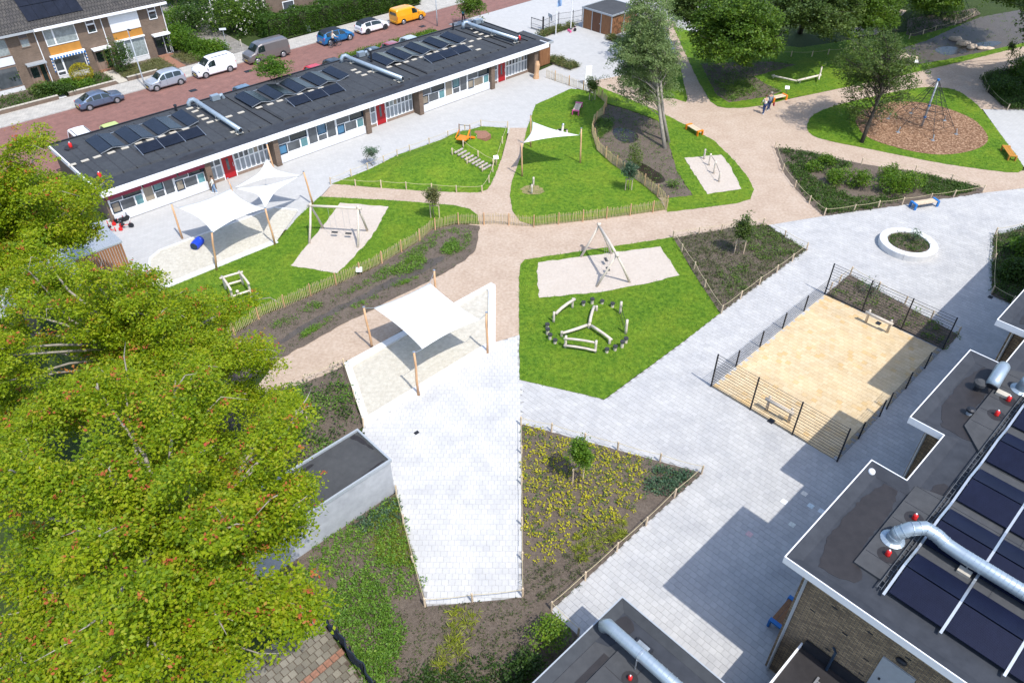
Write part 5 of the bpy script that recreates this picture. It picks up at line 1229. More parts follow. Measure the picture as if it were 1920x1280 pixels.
# ---------------------------------------------------------------- beams, stumps, posts on the lawn
def log(mb, a, b, r=0.085, n=9, bend=0.0):
    a = Vector(a); b = Vector(b); d = (b - a); s_ = Vector((-d.y, d.x, 0)).normalized() if abs(d.x) + abs(d.y) > 1e-6 else Vector((1, 0, 0))
    mb.tube([a, a.lerp(b, .33) + s_ * bend, a.lerp(b, .66) + s_ * bend, b], [r, r * 1.05, r, r * 0.95], n)
def logobj(name, a, b, parent, org, r=0.085, bend=0.0):
    m_ = MB(); log(m_, a, b, r, 9, bend); return m_.build(name, M['robinia'], parent, org, smooth=True)
def up(px, py, h, z0=-0.03): p = P(px, py); return p + Vector((0, 0, z0)), p + Vector((0, 0, h))
org = P(1105, 612); r_ = thing('balance_star', 'three armed balance beam of pale logs in the ring of stumps', 'balance beam', org)
c = P(1105, 608, 0.3)
for ex, ey, px, py in ((1114, 574, 1118, 583), (1054, 624.5, 1053, 631), (1147, 637, 1142.5, 645)):
    e_ = P(ex, ey, 0.36); d = (e_ - c).normalized(); logobj('beam', c + d * 0.18, e_, r_, org, 0.095, 0.03)
    p = P(px, py); logobj('support', p - Vector((0, 0, .02)), Vector((p.x, p.y, 0.42)), r_, org, 0.085)
logobj('hub', Vector((c.x, c.y, 0)), Vector((c.x, c.y, 0.36)), r_, org, 0.11)
org = P(1055, 590); r_ = thing('sloping_log', 'sloping pale log held between two posts at the edge of the stump ring', 'balance beam', org)
logobj('beam', P(1042, 588, 0.62), P(1078, 560.5, 0.72), r_, org, 0.10, 0.07)
for q, h in (((1038, 604.5), 0.85), ((1073, 578), 0.82)): a, b = up(*q, h); logobj('post', a, b, r_, org, 0.075)
org = P(1088, 656); r_ = thing('log_rail', 'two parallel log rails on posts in front of the balance star', 'climbing rail', org)
for q, h in (((1060, 652), 0.95), ((1116, 661), 0.95)): a, b = up(*q, h); logobj('post', a, b, r_, org, 0.08)
logobj('rail', P(1057, 634.5, 0.75), P(1118, 642.5, 0.75), r_, org, 0.075, 0.06); logobj('rail', P(1057, 647.5, 0.28), P(1118, 657.5, 0.28), r_, org, 0.075, 0.06)
org = P(1168, 607); r_ = thing('rope_bridge', 'two thick posts joined by a sagging rope at the lawn ring', 'rope bridge', org)
tops = []
for q, h in (((1162.5, 588.5), 0.98), ((1173, 626), 1.12)): a, b = up(*q, h); tops.append(b); logobj('post', a, b, r_, org, 0.085)
m_ = MB()
for z in (0.25, 0.75):
    A_ = Vector((tops[0].x, tops[0].y, z)); B_ = Vector((tops[1].x, tops[1].y, z))
    m_.tube([A_.lerp(B_, t) - Vector((0, 0, 0.4 * t * (1 - t))) - org for t in (0, .25, .5, .75, 1)], 0.016, 6)
m_.build('rope', M['black'], r_)
SL = ['stump beside the post with the sagging rope', ]
stumps = [((1093.7, 573), .3, 'dark capped stump first from the sloping log'), ((1110, 570), .42, 'dark capped stump behind the arm of the balance star'), ((1128.7, 569.5), .26, 'low dark capped stump just beyond the far arm tip of the balance star'), ((1148, 576), .32, 'dark capped stump beside the rope bridge'), ((1026, 615.5), .34, 'dark capped stump topmost of the four at the gravel side'), ((1026.5, 627), .44, 'tall dark capped stump second in the row of four at the gravel side'), ((1031, 636), .38, 'dark capped stump third in the row of four at the gravel side'), ((1040.6, 644), .3, 'dark capped stump beside the log rails'), ((1173, 643), .38, 'dark capped stump under the end of the rope bridge'), ((1166, 651.5), .46, 'tall dark capped stump between rope bridge and lawn point'), ((1153, 657), .34, 'dark capped stump past the tip of the star arm'), ((1137.5, 661), .3, 'dark capped stump closest to the log rail posts')]
proto = None
for q, h, lb in stumps:
    p = P(*q)
    if proto is None:
        proto = thing('stump', lb, 'stump', p, 0, 'dark capped stepping stumps in a ring')
        m_ = MB(); m_.tube([(0, 0, -0.02), (0, 0, 0.3)], [0.105, 0.10], 10); m_.build('post', M['robinia'], proto)
        m_ = MB(); m_.tube([(0, 0, 0.3), (0, 0, 0.36)], [0.155, 0.145], 12); m_.build('cap', M['rubber'], proto); o = proto
    else: o = dup(proto, p, rnd.uniform(0, 6), lb)
    o.scale = (1, 1, h / 0.32)
def postpair(q, label, mat='robinia'):
    org = sum((P(*x[0]) for x in q), Vector()) / len(q); r_ = thing('climbing_posts', label, 'posts', org)
    tp = []
    for (b, h) in q: a, t = up(*b, h); tp.append(t); logobj('post', a, t, r_, org, 0.08)
    m_ = MB()
    for a, b in zip(tp, tp[1:]): m_.bar(a - Vector((0, 0, .12)) - org, b - Vector((0, 0, .12)) - org, 0.025)
    m_.build('rope', M['black'], r_)
postpair([((1319.5, 299), 0.95), ((1329, 311), 1.12), ((1338, 326.5), 1.18), ((1347.5, 341.5), 0.85)], 'four upright logs in a row on the small sand patch by the gravel path')
postpair([((997, 364), 0.85), ((1000, 349), 0.8)], 'two short posts on the bare worn patch of lawn')
m_ = MB(); wp = P(998, 357); worn = sheet('worn_patch', [wp + Vector((1.0 * math.cos(t) * rnd.uniform(.8, 1.1), 0.9 * math.sin(t) * rnd.uniform(.8, 1.1), 0)) for t in np.linspace(0, 2 * PI, 20)[:-1]], 0.042, mottled('worn_soil', [(0.3, (0.16, 0.15, 0.05)), (0.7, (0.3, 0.24, 0.12))], 1.5, [(0.3, (0.10, 0.13, 0.03)), (0.7, (0.33, 0.25, 0.14))], 6, 0.5), amp=0.12)
# log climbing frame
org = P(447, 545); r_ = thing('log_climber', 'square climbing frame of pale logs beside the maple', 'climbing frame', org)
ft = {'fl': ((438, 564), 0.98), 'fr': ((471, 553), 1.0), 'br': ((456, 534), 1.0), 'bl': ((424, 543), 0.98)}
tp = {k: P(*v[0]) + Vector((0, 0, v[1])) for k, v in ft.items()}
for k, v in ft.items(): a, b = up(*v[0], v[1] + 0.05); logobj('post', a, b, r_, org, 0.075)
for a, b in (('bl', 'br'), ('br', 'fr'), ('bl', 'fl')):
    d = (tp[b] - tp[a]).normalized(); logobj('beam', tp[a] - d * 0.2, tp[b] + d * 0.2, r_, org, 0.075, 0.02)
for a, b in (('bl', 'br'), ('fl', 'fr')): logobj('low_beam', tp[a] - Vector((0, 0, 0.62)), tp[b] - Vector((0, 0, 0.62)), r_, org, 0.07)
logobj('stump', P(445, 546) - Vector((0, 0, .03)), P(445, 546, 0.4), r_, org, 0.11)
# log beam behind the gravel path
org = P(1495, 150); r_ = thing('zigzag_beam', 'zigzag balance beam of two long logs in the shaded lawn', 'balance beam', org)
logobj('beam', P(1447, 142, 0.42), P(1494, 152, 0.36), r_, org, 0.09); logobj('beam', P(1495, 151.5, 0.42), P(1539, 141, 0.5), r_, org, 0.11)
for q, h in (((1450, 147), 0.4), ((1499, 156), 0.4), ((1535, 149.5), 1.25)): a, b = up(*q, h); logobj('post', a, b, r_, org, 0.08)
logobj('prop', P(1535, 149.5, 0.4), P(1541, 126, 0.9), r_, org, 0.08)
# ladder bars in the far trees
org = P(1625, 66); r_ = thing('climbing_ladder', 'dark steel climbing ladder beyond the trees', 'ladder', org)
m_ = MB()
for x in (1620, 1632):
    a = P(x, 70); m_.bar(a - org, a + Vector((0, 0, 1.6)) - org, 0.05)
m_.build('rail', M['black'], r_); m_ = MB()
for z in (0.4, 0.8, 1.2, 1.55): m_.bar(P(1620, 70) + Vector((0, 0, z)) - org, P(1632, 70) + Vector((0, 0, z)) - org, 0.04)
m_.build('rung', M['black'], r_)
# seesaw-like spring toy
sp = P(1055, 253); r_ = thing('spring_rider', 'grey log ride-on toy between two side logs behind the triangular sail', 'spring rider', sp)
logobj('body', (0.05, 0.75, 0.55), (-0.12, -0.75, 0.5), r_, (0, 0, 0), 0.11); logobj('seat', (-0.45, 0.25, 0.35), (-0.47, -0.45, 0.35), r_, (0, 0, 0), 0.085); logobj('seat', (0.38, 0.25, 0.35), (0.36, -0.45, 0.35), r_, (0, 0, 0), 0.085)
m_ = MB(); m_.box((0, 0.2, 0.42), (0.9, 0.12, 0.08)); m_.tube([(-0.03, 0, 0), (-0.03, 0, 0.42)], 0.09, 10); m_.build('base', M['black'], r_); m_ = MB(); m_.sphere((0.06, 0.82, 0.62), 0.13, 10, 7); m_.build('head', M['steel'], r_, smooth=True)

# ---------------------------------------------------------------- mound equipment
pc = PM(868, 257); r_ = thing('play_platform', 'orange timber platform with two brown posts on top of the mound', 'play platform', pc)
q = [P(855, 261, pc.z + 0.3), P(863, 252.5, pc.z + 0.3), P(882, 256, pc.z + 0.3), P(873, 263.5, pc.z + 0.3)]
m_ = MB()
for i in range(6):
    t0, t1 = i / 6 + 0.01, (i + 1) / 6 - 0.01
    v = [q[0].lerp(q[1], t0), q[3].lerp(q[2], t0), q[3].lerp(q[2], t1), q[0].lerp(q[1], t1)]
    m_ = MB(); m_.add([x - pc for x in v] + [x - pc - Vector((0, 0, 0.06)) for x in v], [(0, 1, 2, 3), (7, 6, 5, 4), (0, 4, 5, 1), (1, 5, 6, 2), (2, 6, 7, 3), (3, 7, 4, 0)]); m_.build('deck_board', M['orange'], r_)
for i, (px, py) in enumerate(((861.5, 253), (881.5, 255))):
    b = P(px, py, pc.z + 0.2); logobj('post', b - pc - Vector((0, 0, 0.7)), b - pc + Vector((0, 0, 1.0)), r_, (0, 0, 0), 0.06).data.materials[0] = M['darkpost']
m_ = MB(); b0 = P(861.5, 253, pc.z + 0.2) - pc; b1 = P(881.5, 255, pc.z + 0.2) - pc
m_.bar(b0 + Vector((0, 0, .93)), b1 + Vector((0, 0, .93)), 0.03); m_.build('rail', M['black'], r_)
m_ = MB(); m_.bar(b0 + Vector((0, 0, .5)), P(854, 259, pc.z + 0.1) - pc, 0.07); m_.bar(b1 + Vector((0, 0, .6)), P(876, 260, pc.z + 0.3) - pc, 0.09); m_.bar(b1 + Vector((0, 0, -0.1)), P(890, 258, pc.z - 0.1) - pc, 0.16); m_.build('brace', M['orange'], r_)
tp_ = PM(901.5, 254.5, 0.015); r_ = thing('rubber_pad', 'brick red hexagonal rubber pad on the mound beside the orange platform', 'play pad', tp_)
m_ = MB(); m_.add([(0.9 * math.cos(k * PI / 3), 0.9 * math.sin(k * PI / 3), 0.10) for k in range(6)] + [(0.92 * math.cos(k * PI / 3), 0.92 * math.sin(k * PI / 3), -0.25) for k in range(6)], [(0, 1, 2, 3, 4, 5)] + [(k, k + 6, (k + 1) % 6 + 6, (k + 1) % 6) for k in range(6)]); m_.build('pad', M['redtile'], r_)
m_ = MB(); m_.box((-0.62, -0.35, 0.115), (0.5, 0.3, 0.02), rz=0.4); m_.build('label', M['white'], r_)
# log steps up the mound
org = PM(885, 300); r_ = thing('log_stairs', 'stair of grey log steps with rope handrails up the mound', 'stairs', org)
top, bot = PM(860, 285), PM(913, 316); n_ = 9; d = (bot - top); d.z = 0; d.normalize(); s_ = Vector((-d.y, d.x, 0))
for i in range(n_):
    t = i / (n_ - 1); p = top.lerp(bot, t); p.z = mz(p) + 0.1
    for k in (-1, 0, 1):
        q = p + s_ * (k * 0.36); logobj('step_log', q - s_ * 0.17, q + s_ * 0.17, r_, org, 0.10).data.materials[0] = M['greylog']
m_ = MB()
for sd, px in ((-0.72, 0), (0.72, 0)):
    pr_ = None
    for t in (-0.03, 0.5, 1.03):
        p = top.lerp(bot, t) + s_ * sd; z0 = mz(p); a = Vector((p.x, p.y, z0 - 0.05)); b = Vector((p.x, p.y, z0 + 0.65)); o = logobj('post', a, b, r_, org, 0.055); o.data.materials[0] = M['pine']
        if pr_ is not None: m_.tube([pr_ - org, (pr_ + b) / 2 - org - Vector((0, 0, 0.1)), b - org], 0.014, 5)
        pr_ = b
m_.build('rope', M['rope'], r_)

# ---------------------------------------------------------------- climbing net on the woodchips
mp = P(1727.5, 238); H_ = 4.5; r_ = thing('rope_pyramid', 'tall steel mast with black climbing ropes on the woodchips', 'climbing net', mp)
m_ = MB(); m_.tube([(0, 0, -0.1), (0, 0, H_)], 0.085, 12); m_.build('mast', M['zinc'], r_, smooth=True)
m_ = MB()
for z in (0.9, 2.0, H_ - 0.1): m_.tube([(0, 0, z), (0, 0, z + 0.12)], 0.12, 12)
m_.build('collar', M['blue'], r_)
an = []
for i in range(6):
    t = i * PI / 3 + 0.45; an.append(Vector((3.0 * math.cos(t), 3.0 * math.sin(t), 0.1)))
m_ = MB()
for a in an: m_.tube([(0, 0, H_), a.lerp(Vector((0, 0, H_)), 0.5) - Vector((0, 0, 0.1)), a], 0.022, 6)
m_.build('stay_rope', M['black'], r_)
m_ = MB()
for lv in (0.15, 0.3, 0.45, 0.6, 0.75):
    ring = [a.lerp(Vector((0, 0, H_)), lv) for a in an]
    for i in range(6):
        a, b = ring[i], ring[(i + 1) % 6]; m_.bar(a, b, 0.022); m_.bar(a, (0, 0, a.z + 0.25), 0.018)
        c_ = (a + b) / 2; nx = (an[i].lerp(Vector((0, 0, H_)), min(1, lv + 0.15)) + an[(i + 1) % 6].lerp(Vector((0, 0, H_)), min(1, lv + 0.15))) / 2
        m_.bar(c_, nx, 0.018); m_.bar(c_ , (0, 0, c_.z + 0.15), 0.016)
m_.build('net', M['black'], r_)
for a in an:
    m_ = MB(); d = (a.normalized()); m_.tube([a + d * 0.05 + Vector((0, 0, -0.12)), a - d * 0.1 + Vector((0, 0, 0.45))], 0.05, 8); m_.box(a + Vector((0, 0, -0.05)), (0.3, 0.3, 0.04)); m_.build('anchor', M['steel'], r_)
# rocks at the pool
for i, (x, y, s_, lb) in enumerate(((1792, 76, .75, 'pinkish boulder farthest back in the rock row'), (1806, 84.5, .85, 'large flat pale boulder in the middle of the rock row'), (1821, 90, .7, 'rounded pale boulder at the water in the rock row'), (1840, 92, .7, 'low pale stone flush with the bank in the rock row'), (1854, 92.5, .6, 'thin pale stone at the end of the rock row'), (1683, 102, .5, 'small pale stone seen through the tree crown, first of three'), (1692, 109, .8, 'big pale stone seen through the tree crown, middle of three'), (1711, 113, .75, 'pale stone seen through the tree crown, last of three'))):
    p = P(x, y); m_ = MB(); m_.sphere((0, 0, 0), s_, 12, 8, (1, 0.7, 0.5 if i not in (3, 4) else 0.22))
    for j, v in enumerate(m_.v): m_.v[j] = tuple(Vector(v) * (1 + 0.16 * math.sin(7 * v[0] + i) * math.cos(6 * v[1] + 2 * i)))
    o = m_.build('boulder', M['stone'], None, smooth=True); o.location = p + Vector((0, 0, 0.1)); o.rotation_euler = (0, 0, rnd.uniform(-0.6, 0.6)); tag(o, lb, 'boulder', 'boulders at the rock pool')

# ---------------------------------------------------------------- benches
def bench(c0, c1, colour, label, L=None, wood='pine', z=0.0):
    a = P(*c0, 0.42) if not isinstance(c0, Vector) else c0; b = P(*c1, 0.42) if not isinstance(c1, Vector) else c1
    org = (a + b) / 2; org.z = z; L = L or (b - a).length; r_ = thing('bench', label, 'bench', org, math.atan2(b.y - a.y, b.x - a.x), 'low benches with coloured ends')
    for k in range(3):
        m_ = MB(); m_.box((0, -0.2 + 0.2 * k, 0.43), (L - 0.22, 0.185, 0.05)); m_.build('slat', M[wood], r_)
    for s_ in (-1, 1):
        m_ = MB(); x = s_ * (L / 2 - 0.08); m_.box((x, 0, 0.46), (0.2, 0.68, 0.09)); m_.box((x, -0.29, 0.21), (0.2, 0.10, 0.42)); m_.box((x, 0.29, 0.21), (0.2, 0.10, 0.42)); m_.build('end_frame', M[colour], r_, bevel=0.012)
    m_ = MB(); m_.box((0, 0, 0.37), (L - 0.3, 0.08, 0.06)); m_.build('bearer', M['black'], r_)
bench((1079, 209), (1086, 193), 'pink', 'pink ended bench on the fenced lawn')
bench((1291, 233.5), (1314, 247), 'orange', 'orange bench on the grass edge beside the gravel path')
bench((1447, 184), (1473, 178), 'orange', 'orange bench behind the two standing people')
bench((1886, 274), (1900, 294), 'ochre', 'brown orange bench at the edge of the climbing net lawn', wood='ochre')
bench((1712, 382), (1757, 375), 'blue', 'blue ended bench in front of the shrub bed')
bench(ST(19.72, 4.5, 0), ST(21.4, 4.5, 0), 'blue', 'blue ended bench against the yellow brick wall', wood='cedar')

# ---------------------------------------------------------------- round planter
pcn = P(1700, 463); r_ = thing('round_planter', 'round white concrete planter with a seat rim on the grey paving', 'planter', pcn)
m_ = MB(); ro, ri, h = 1.98, 1.42, 0.45; N_ = 48
seg = 6
for s_ in range(seg):
    m_ = MB(); k0 = s_ * N_ // seg; V = []; F = []
    for k in range(N_ // seg + 1):
        t = 2 * PI * (k0 + k) / N_ + (0.004 if k == 0 else -0.004 if k == N_ // seg else 0); c_, q_ = math.cos(t), math.sin(t)
        V += [(ro * c_, ro * q_, -0.02), (ro * c_, ro * q_, h - 0.02), ((ro - 0.02) * c_, (ro - 0.02) * q_, h), ((ri + 0.02) * c_, (ri + 0.02) * q_, h), (ri * c_, ri * q_, h - 0.02), (ri * c_, ri * q_, 0)]
    for k in range(N_ // seg):
        for j in range(5): F.append((k * 6 + j, (k + 1) * 6 + j, (k + 1) * 6 + j + 1, k * 6 + j + 1))
    F.append((0, 1, 2, 3, 4, 5)); o_ = 6 * (N_ // seg); F.append((o_ + 5, o_ + 4, o_ + 3, o_ + 2, o_ + 1, o_)); m_.add(V, F); m_.build('rim_segment', M['concrete'], r_)
m_ = MB(); m_.add([(1.425 * math.cos(2 * PI * k / 32), 1.425 * math.sin(2 * PI * k / 32), 0.33) for k in range(32)], [tuple(range(32))]); m_.build('soil', M['soil'], r_)

# ---------------------------------------------------------------- small ground items
def grate(px, py, label, w=0.3, rot=TH):
    p = P(px, py); o = MB().box((0, 0, 0.01), (w, w * 0.8, 0.02)).build('drain_cover', M['black']); o.location = p; o.rotation_euler = (0, 0, rot); tag(o, label, 'drain', 'drain covers')
grate(781, 811, 'round dark drain in the white paved strip', 0.26); grate(1446, 789, 'dark drain at the near court fence', 0.4); grate(1647, 606, 'drain under the far goal', 0.35); grate(1857, 557, 'drain at the corner of the dark shrub bed', 0.34)
for i, (x, y, c_) in enumerate(((1405, 1001, (0.62, 0.42, 0.42)), (1508, 925, (0.75, 0.7, 0.62)), (1470, 940, (0.7, 0.72, 0.74)), (1520, 948, (0.62, 0.7, 0.72)), (1540, 958, (0.66, 0.7, 0.72)), (1485, 983, (0.66, 0.68, 0.62)))):
    p = P(x, y); o = MB().box((0, 0, 0.0), (0.285, 0.285, 0.008)).build('chalk_mark', solid('chalk_%d' % i, c_, 0.95, var=0.2, scale=12)); o.location = p + Vector((0, 0, 0.006)); o.rotation_euler = (0, 0, TH)
    tag(o, ('paver chalked pink', 'paver chalked cream nearest the ball court corner', 'paver chalked white at the shadow edge', 'paver chalked pale turquoise', 'paver chalked pale blue beside the roof edge', 'paver chalked pale green')[i] + ' in the building shadow', 'chalk mark')
def sign(px, py, w, h, post_h, label, mat='white', tilt=0.5):
    p = P(px, py); r_ = thing('sign', label, 'sign', p, rnd.uniform(-0.3, 0.3)); m_ = MB(); m_.bar((0, 0, -0.05), (0, 0, post_h), 0.06); m_.build('post', M['darkpost'], r_)
    m_ = MB(); R_ = Matrix.Rotation(tilt, 3, 'X'); m_.box((0, -0.03, post_h + 0.05), (w, 0.03, h), rot=R_); m_.build('board', M[mat], r_)
sign(675, 516, 0.42, 0.34, 0.45, 'small white information board on the ditch side of the long picket fence', tilt=-0.9)
sign(930, 311, 0.42, 0.34, 0.75, 'small white board on the rope fence at the foot of the log stairs', tilt=-0.9)
sign(1473, 178, 0.42, 0.36, 0.7, 'small white board behind the orange bench', tilt=-0.9)
sign(1715, 122, 0.45, 0.34, 0.35, 'small white board below the stones under the tree crown', tilt=-0.9)
p = P(1102, 158); r_ = thing('standing_banner', 'tall white standing board where the forecourt meets the gravel path', 'sign', p, 0.4); m_ = MB(); m_.box((0, 0, 0.95), (0.75, 0.06, 1.9)); m_.build('board', M['white'], r_); m_ = MB(); m_.box((0, 0, 0.03), (0.9, 0.4, 0.06)); m_.build('foot', M['zinc'], r_)
p = P(1005, 147); r_ = thing('tree_sculpture', 'rough split tree trunk standing upright at the school corner', 'sculpture', p); m_ = MB(); m_.tube([(0, 0, -0.05), (0.05, 0, 0.6), (0.12, 0.05, 1.4), (0.1, 0.1, 1.75)], [0.34, 0.24, 0.27, 0.18], 9); m_.build('trunk', M['pole'], r_)
# flagpoles, gate, mesh fence, street lamps
for i, (x, y, lb) in enumerate(((1042, 66, 'white flagpole flying a pale blue and white flag'), (1070, 57, 'white flagpole without a flag'))):
    p = P(x, y); r_ = thing('flagpole', lb, 'flagpole', p); m_ = MB(); m_.tube([(0, 0, 0), (0, 0, 8.2)], [0.06, 0.035], 10); m_.build('pole', M['white'], r_)
    if i == 0:
        V = []; F = []
        for a in range(9):
            for b in range(6): V.append((0.05 + 0.10 * b + 0.02 * math.sin(a), 0.12 * math.sin(a * 0.9 + b), 3.1 + 0.42 * a * 0.9 + 0.05 * b))
        for a in range(8):
            for b in range(5): F.append((a * 6 + b, a * 6 + b + 1, a * 6 + b + 7, a * 6 + b + 6))
        m_ = MB(); m_.add(V, F); m_.m = [1 if (k // 5) % 4 < 2 else 0 for k in range(len(F))]; m_.build('flag', [M['white'], M['bluegrey'] if 'bluegrey' in M else M['zinc']], r_)
def mesh_panel(root, org, a, b, h, step=0.14):
    m_ = MB()
    for z in (0.08, h * 0.5, h - 0.03): m_.bar(a + Vector((0, 0, z)) - org, b + Vector((0, 0, z)) - org, 0.025)
    L = (b - a).length
    for i in range(int(L / step) + 1): q = a.lerp(b, i * step / L) - org; m_.bar(q + Vector((0, 0, .05)), q + Vector((0, 0, h)), 0.010)
    m_.build('mesh_panel', M['black'], root)
gp = [P(1018, 61), P(1047, 47.5), P(1074, 44), P(1091, 40)]
org = gp[1]; r_ = thing('mesh_fence', 'thin dark mesh fence between the flagpoles and the shed', 'fence', org)
for a, b in zip(gp, gp[1:]): mesh_panel(r_, org, a, b, 1.4)
for q in gp: m_ = MB(); m_.bar(q - org, q + Vector((0, 0, 1.55)) - org, 0.07); m_.build('post', M['black'], r_)
org = P(1007, 58); r_ = thing('gate', 'dark swing gate with a thick post at the end of the school', 'gate', org)
a, b = P(996, 54), P(1018, 61); m_ = MB(); m_.bar(b - org, b + Vector((0, 0, 1.8)) - org, 0.2); m_.build('post', M['black'], r_)
m_ = MB()
for z in (0.15, 1.3): m_.bar(a + Vector((0, 0, z)) - org, b + Vector((0, 0, z)) - org, 0.05)
m_.bar(a - org, a + Vector((0, 0, 1.35)) - org, 0.06); m_.build('gate_frame', M['black'], r_); mesh_panel(r_, org, a, b, 1.3, 0.12)
p = P(1031, 53); r_ = thing('notice_board', 'pale grey notice board on the mesh fence near the gate', 'sign', p, TH + 1.3)
m_ = MB(); m_.box((0, 0, 1.45), (0.9, 0.05, 0.4)); m_.box((-0.3, 0, 1.1), (0.3, 0.05, 0.35)); m_.build('board', M['zinc'], r_); m_ = MB(); m_.bar((0.2, 0, 0), (0.2, 0, 1.3), 0.05); m_.build('post', M['black'], r_)
def lamp_post(px, py, h, label, arm=0.6, ang=0.0):
    p = P(px, py) if not isinstance(px, Vector) else px; r_ = thing('street_lamp', label, 'street lamp', p, ang, 'street lamps'); m_ = MB(); m_.tube([(0, 0, -0.05), (0, 0, 1.2), (0, 0, h)], [0.09, 0.065, 0.045], 10); m_.build('post', M['zinc'], r_, smooth=True)
    m_ = MB(); m_.tube([(0, 0, h - 0.05), (arm * 0.5, 0, h + 0.03), (arm, 0, h + 0.02)], 0.03, 8); m_.build('arm', M['zinc'], r_); m_ = MB(); m_.box((arm + 0.15, 0, h + 0.01), (0.45, 0.16, 0.09)); m_.build('lamp_head', M['black'], r_)
lamp_post(273, 165, 5.85, 'street lamp in front of the terrace beside the silver hatchback', 0.35, TH - PI / 2)
lamp_post(820, 49, 6.2, 'street lamp by the hedge strip near the yellow van', 0.5, TH + PI / 2)
lamp_post(404, 48, 6.2, 'slender lamp post on the alley before the flowering bushes', 0.3, TH + PI)
p = P(426, 92); r_ = thing('road_sign', 'small traffic sign on a grey pole at the alley corner', 'sign', p, TH - 0.5); m_ = MB(); m_.bar((0, 0, 0), (0, 0, 2.3), 0.05); m_.build('pole', M['zinc'], r_); m_ = MB(); m_.box((0, -0.05, 2.2), (0.75, 0.03, 0.22)); m_.box((0, -0.05, 0.45), (0.35, 0.03, 0.5)); m_.build('plate', M['panelwhite'], r_)
p = P(578, 60); r_ = thing('utility_cabinet', 'small pale box on the pavement by the hedge', 'box', p, TH); m_ = MB(); m_.box((0, 0, 0.35), (0.5, 0.3, 0.7)); m_.build('case', M['zinc'], r_); m_ = MB(); m_.box((0, 0, 0.72), (0.54, 0.34, 0.04)); m_.build('lid', M['kerb'], r_)
p = P(453, 88); r_ = thing('bollard', 'small pale bollard at the mouth of the alley', 'bollard', p); m_ = MB(); m_.tube([(0, 0, 0), (0, 0, 0.75)], 0.08, 8); m_.build('post', M['slab'], r_); m_ = MB(); m_.tube([(0, 0, 0.75), (0, 0, 0.8)], [0.1, 0.06], 8); m_.build('cap', M['pine'], r_)
for x, y, lb in ((545, 88, 'dark utility cover set in the pavement behind the grey van'), (362, 170, 'dark drain plate in the brick street'), (465, 134, 'dark drain plate in the street near the roof tree'), (792, 50, 'dark manhole cover in the street behind the yellow van')):
    grate(x, y, lb, 0.75)
# bicycles lying at the flagpole, toy trikes, storage hut under the maple
def trike(px, py, rz, label, c1='redcap', parent=None, s=1.0):
    p = P(px, py); r_ = thing('tricycle', label, 'tricycle', p, rz, 'tricycles parked beside the storage hut'); m_ = MB()
    m_.tube([(0.45, 0, 0.62), (0.38, 0, 0.3), (-0.3, 0, 0.28)], 0.028, 8); m_.bar((-0.3, -0.25, 0.16), (-0.3, 0.25, 0.16), 0.035); m_.bar((-0.3, 0, 0.28), (-0.3, 0, 0.16), 0.04); m_.build('frame', M[c1], r_)
    for x, y, rr in ((0.42, 0, 0.2), (-0.3, -0.27, 0.15), (-0.3, 0.27, 0.15)):
        m_ = MB(); m_.tube([(x, y - 0.03, rr), (x, y + 0.03, rr)], rr, 14); m_.build('wheel', M[c1] if rr < 0.18 else M['black'], r_)
    m_ = MB(); m_.box((-0.12, 0, 0.36), (0.26, 0.22, 0.06)); m_.build('seat', M['black'], r_); m_ = MB(); m_.bar((0.45, -0.25, 0.66), (0.45, 0.25, 0.66), 0.035); m_.build('handlebar', M['panelwhite'], r_)
    return r_
trike(236, 428, 0.3, 'red framed tricycle at the end of the row by the storage hut'); trike(222, 418, 0.5, 'red tricycle behind the first one near the school panel'); trike(208, 432, 2.2, 'red tricycle tucked against the pale hut roof'); trike(231, 417, 1.0, 'dark tricycle closest to the school wall', 'black')
trike(1072, 60, 0.4, 'bright pink tricycle beside the bare flagpole', 'pink')
hc = P(178, 478); hut = thing('storage_hut', 'white storage hut with ribbed pale roof half hidden by the maple', 'hut', hc, TH)
O0 = toS(hc); c_ = [P(210, 437, 2.2), P(228, 452, 2.2), P(180, 392, 2.2)]
ha, hb = toS(P(226, 452, 2.2))
m_ = MB(); m_.b2(ha - 9, ha, hb, hb + 3.6, 0, 2.1); m_.build('wall', M['panelwhite'], hut, (*O0, 0))
m_ = MB()
for i in range(24): m_.b2(ha - 9.1, ha + 0.08, hb - 0.05 + i * 0.155, hb + 0.06 + i * 0.155, 2.1, 2.2)
m_.b2(ha - 9.1, ha + 0.08, hb - 0.05, hb + 3.7, 2.06, 2.12); m_.build('roof', M['zinc'], hut, (*O0, 0))
m_ = MB(); m_.b2(ha + 0.01, ha + 0.06, hb + 0.6, hb + 2.6, 0.1, 2.0); m_.build('door', M['blue'], hut, (*O0, 0))
for i in range(18):
    m_ = MB(); a_ = ha - 0.02 - i * 0.17; m_.b2(a_ - 0.13, a_, hb - 0.07, hb - 0.005, 0.02, 2.04); m_.build('slat', M['cedar'], hut, (*O0, 0))
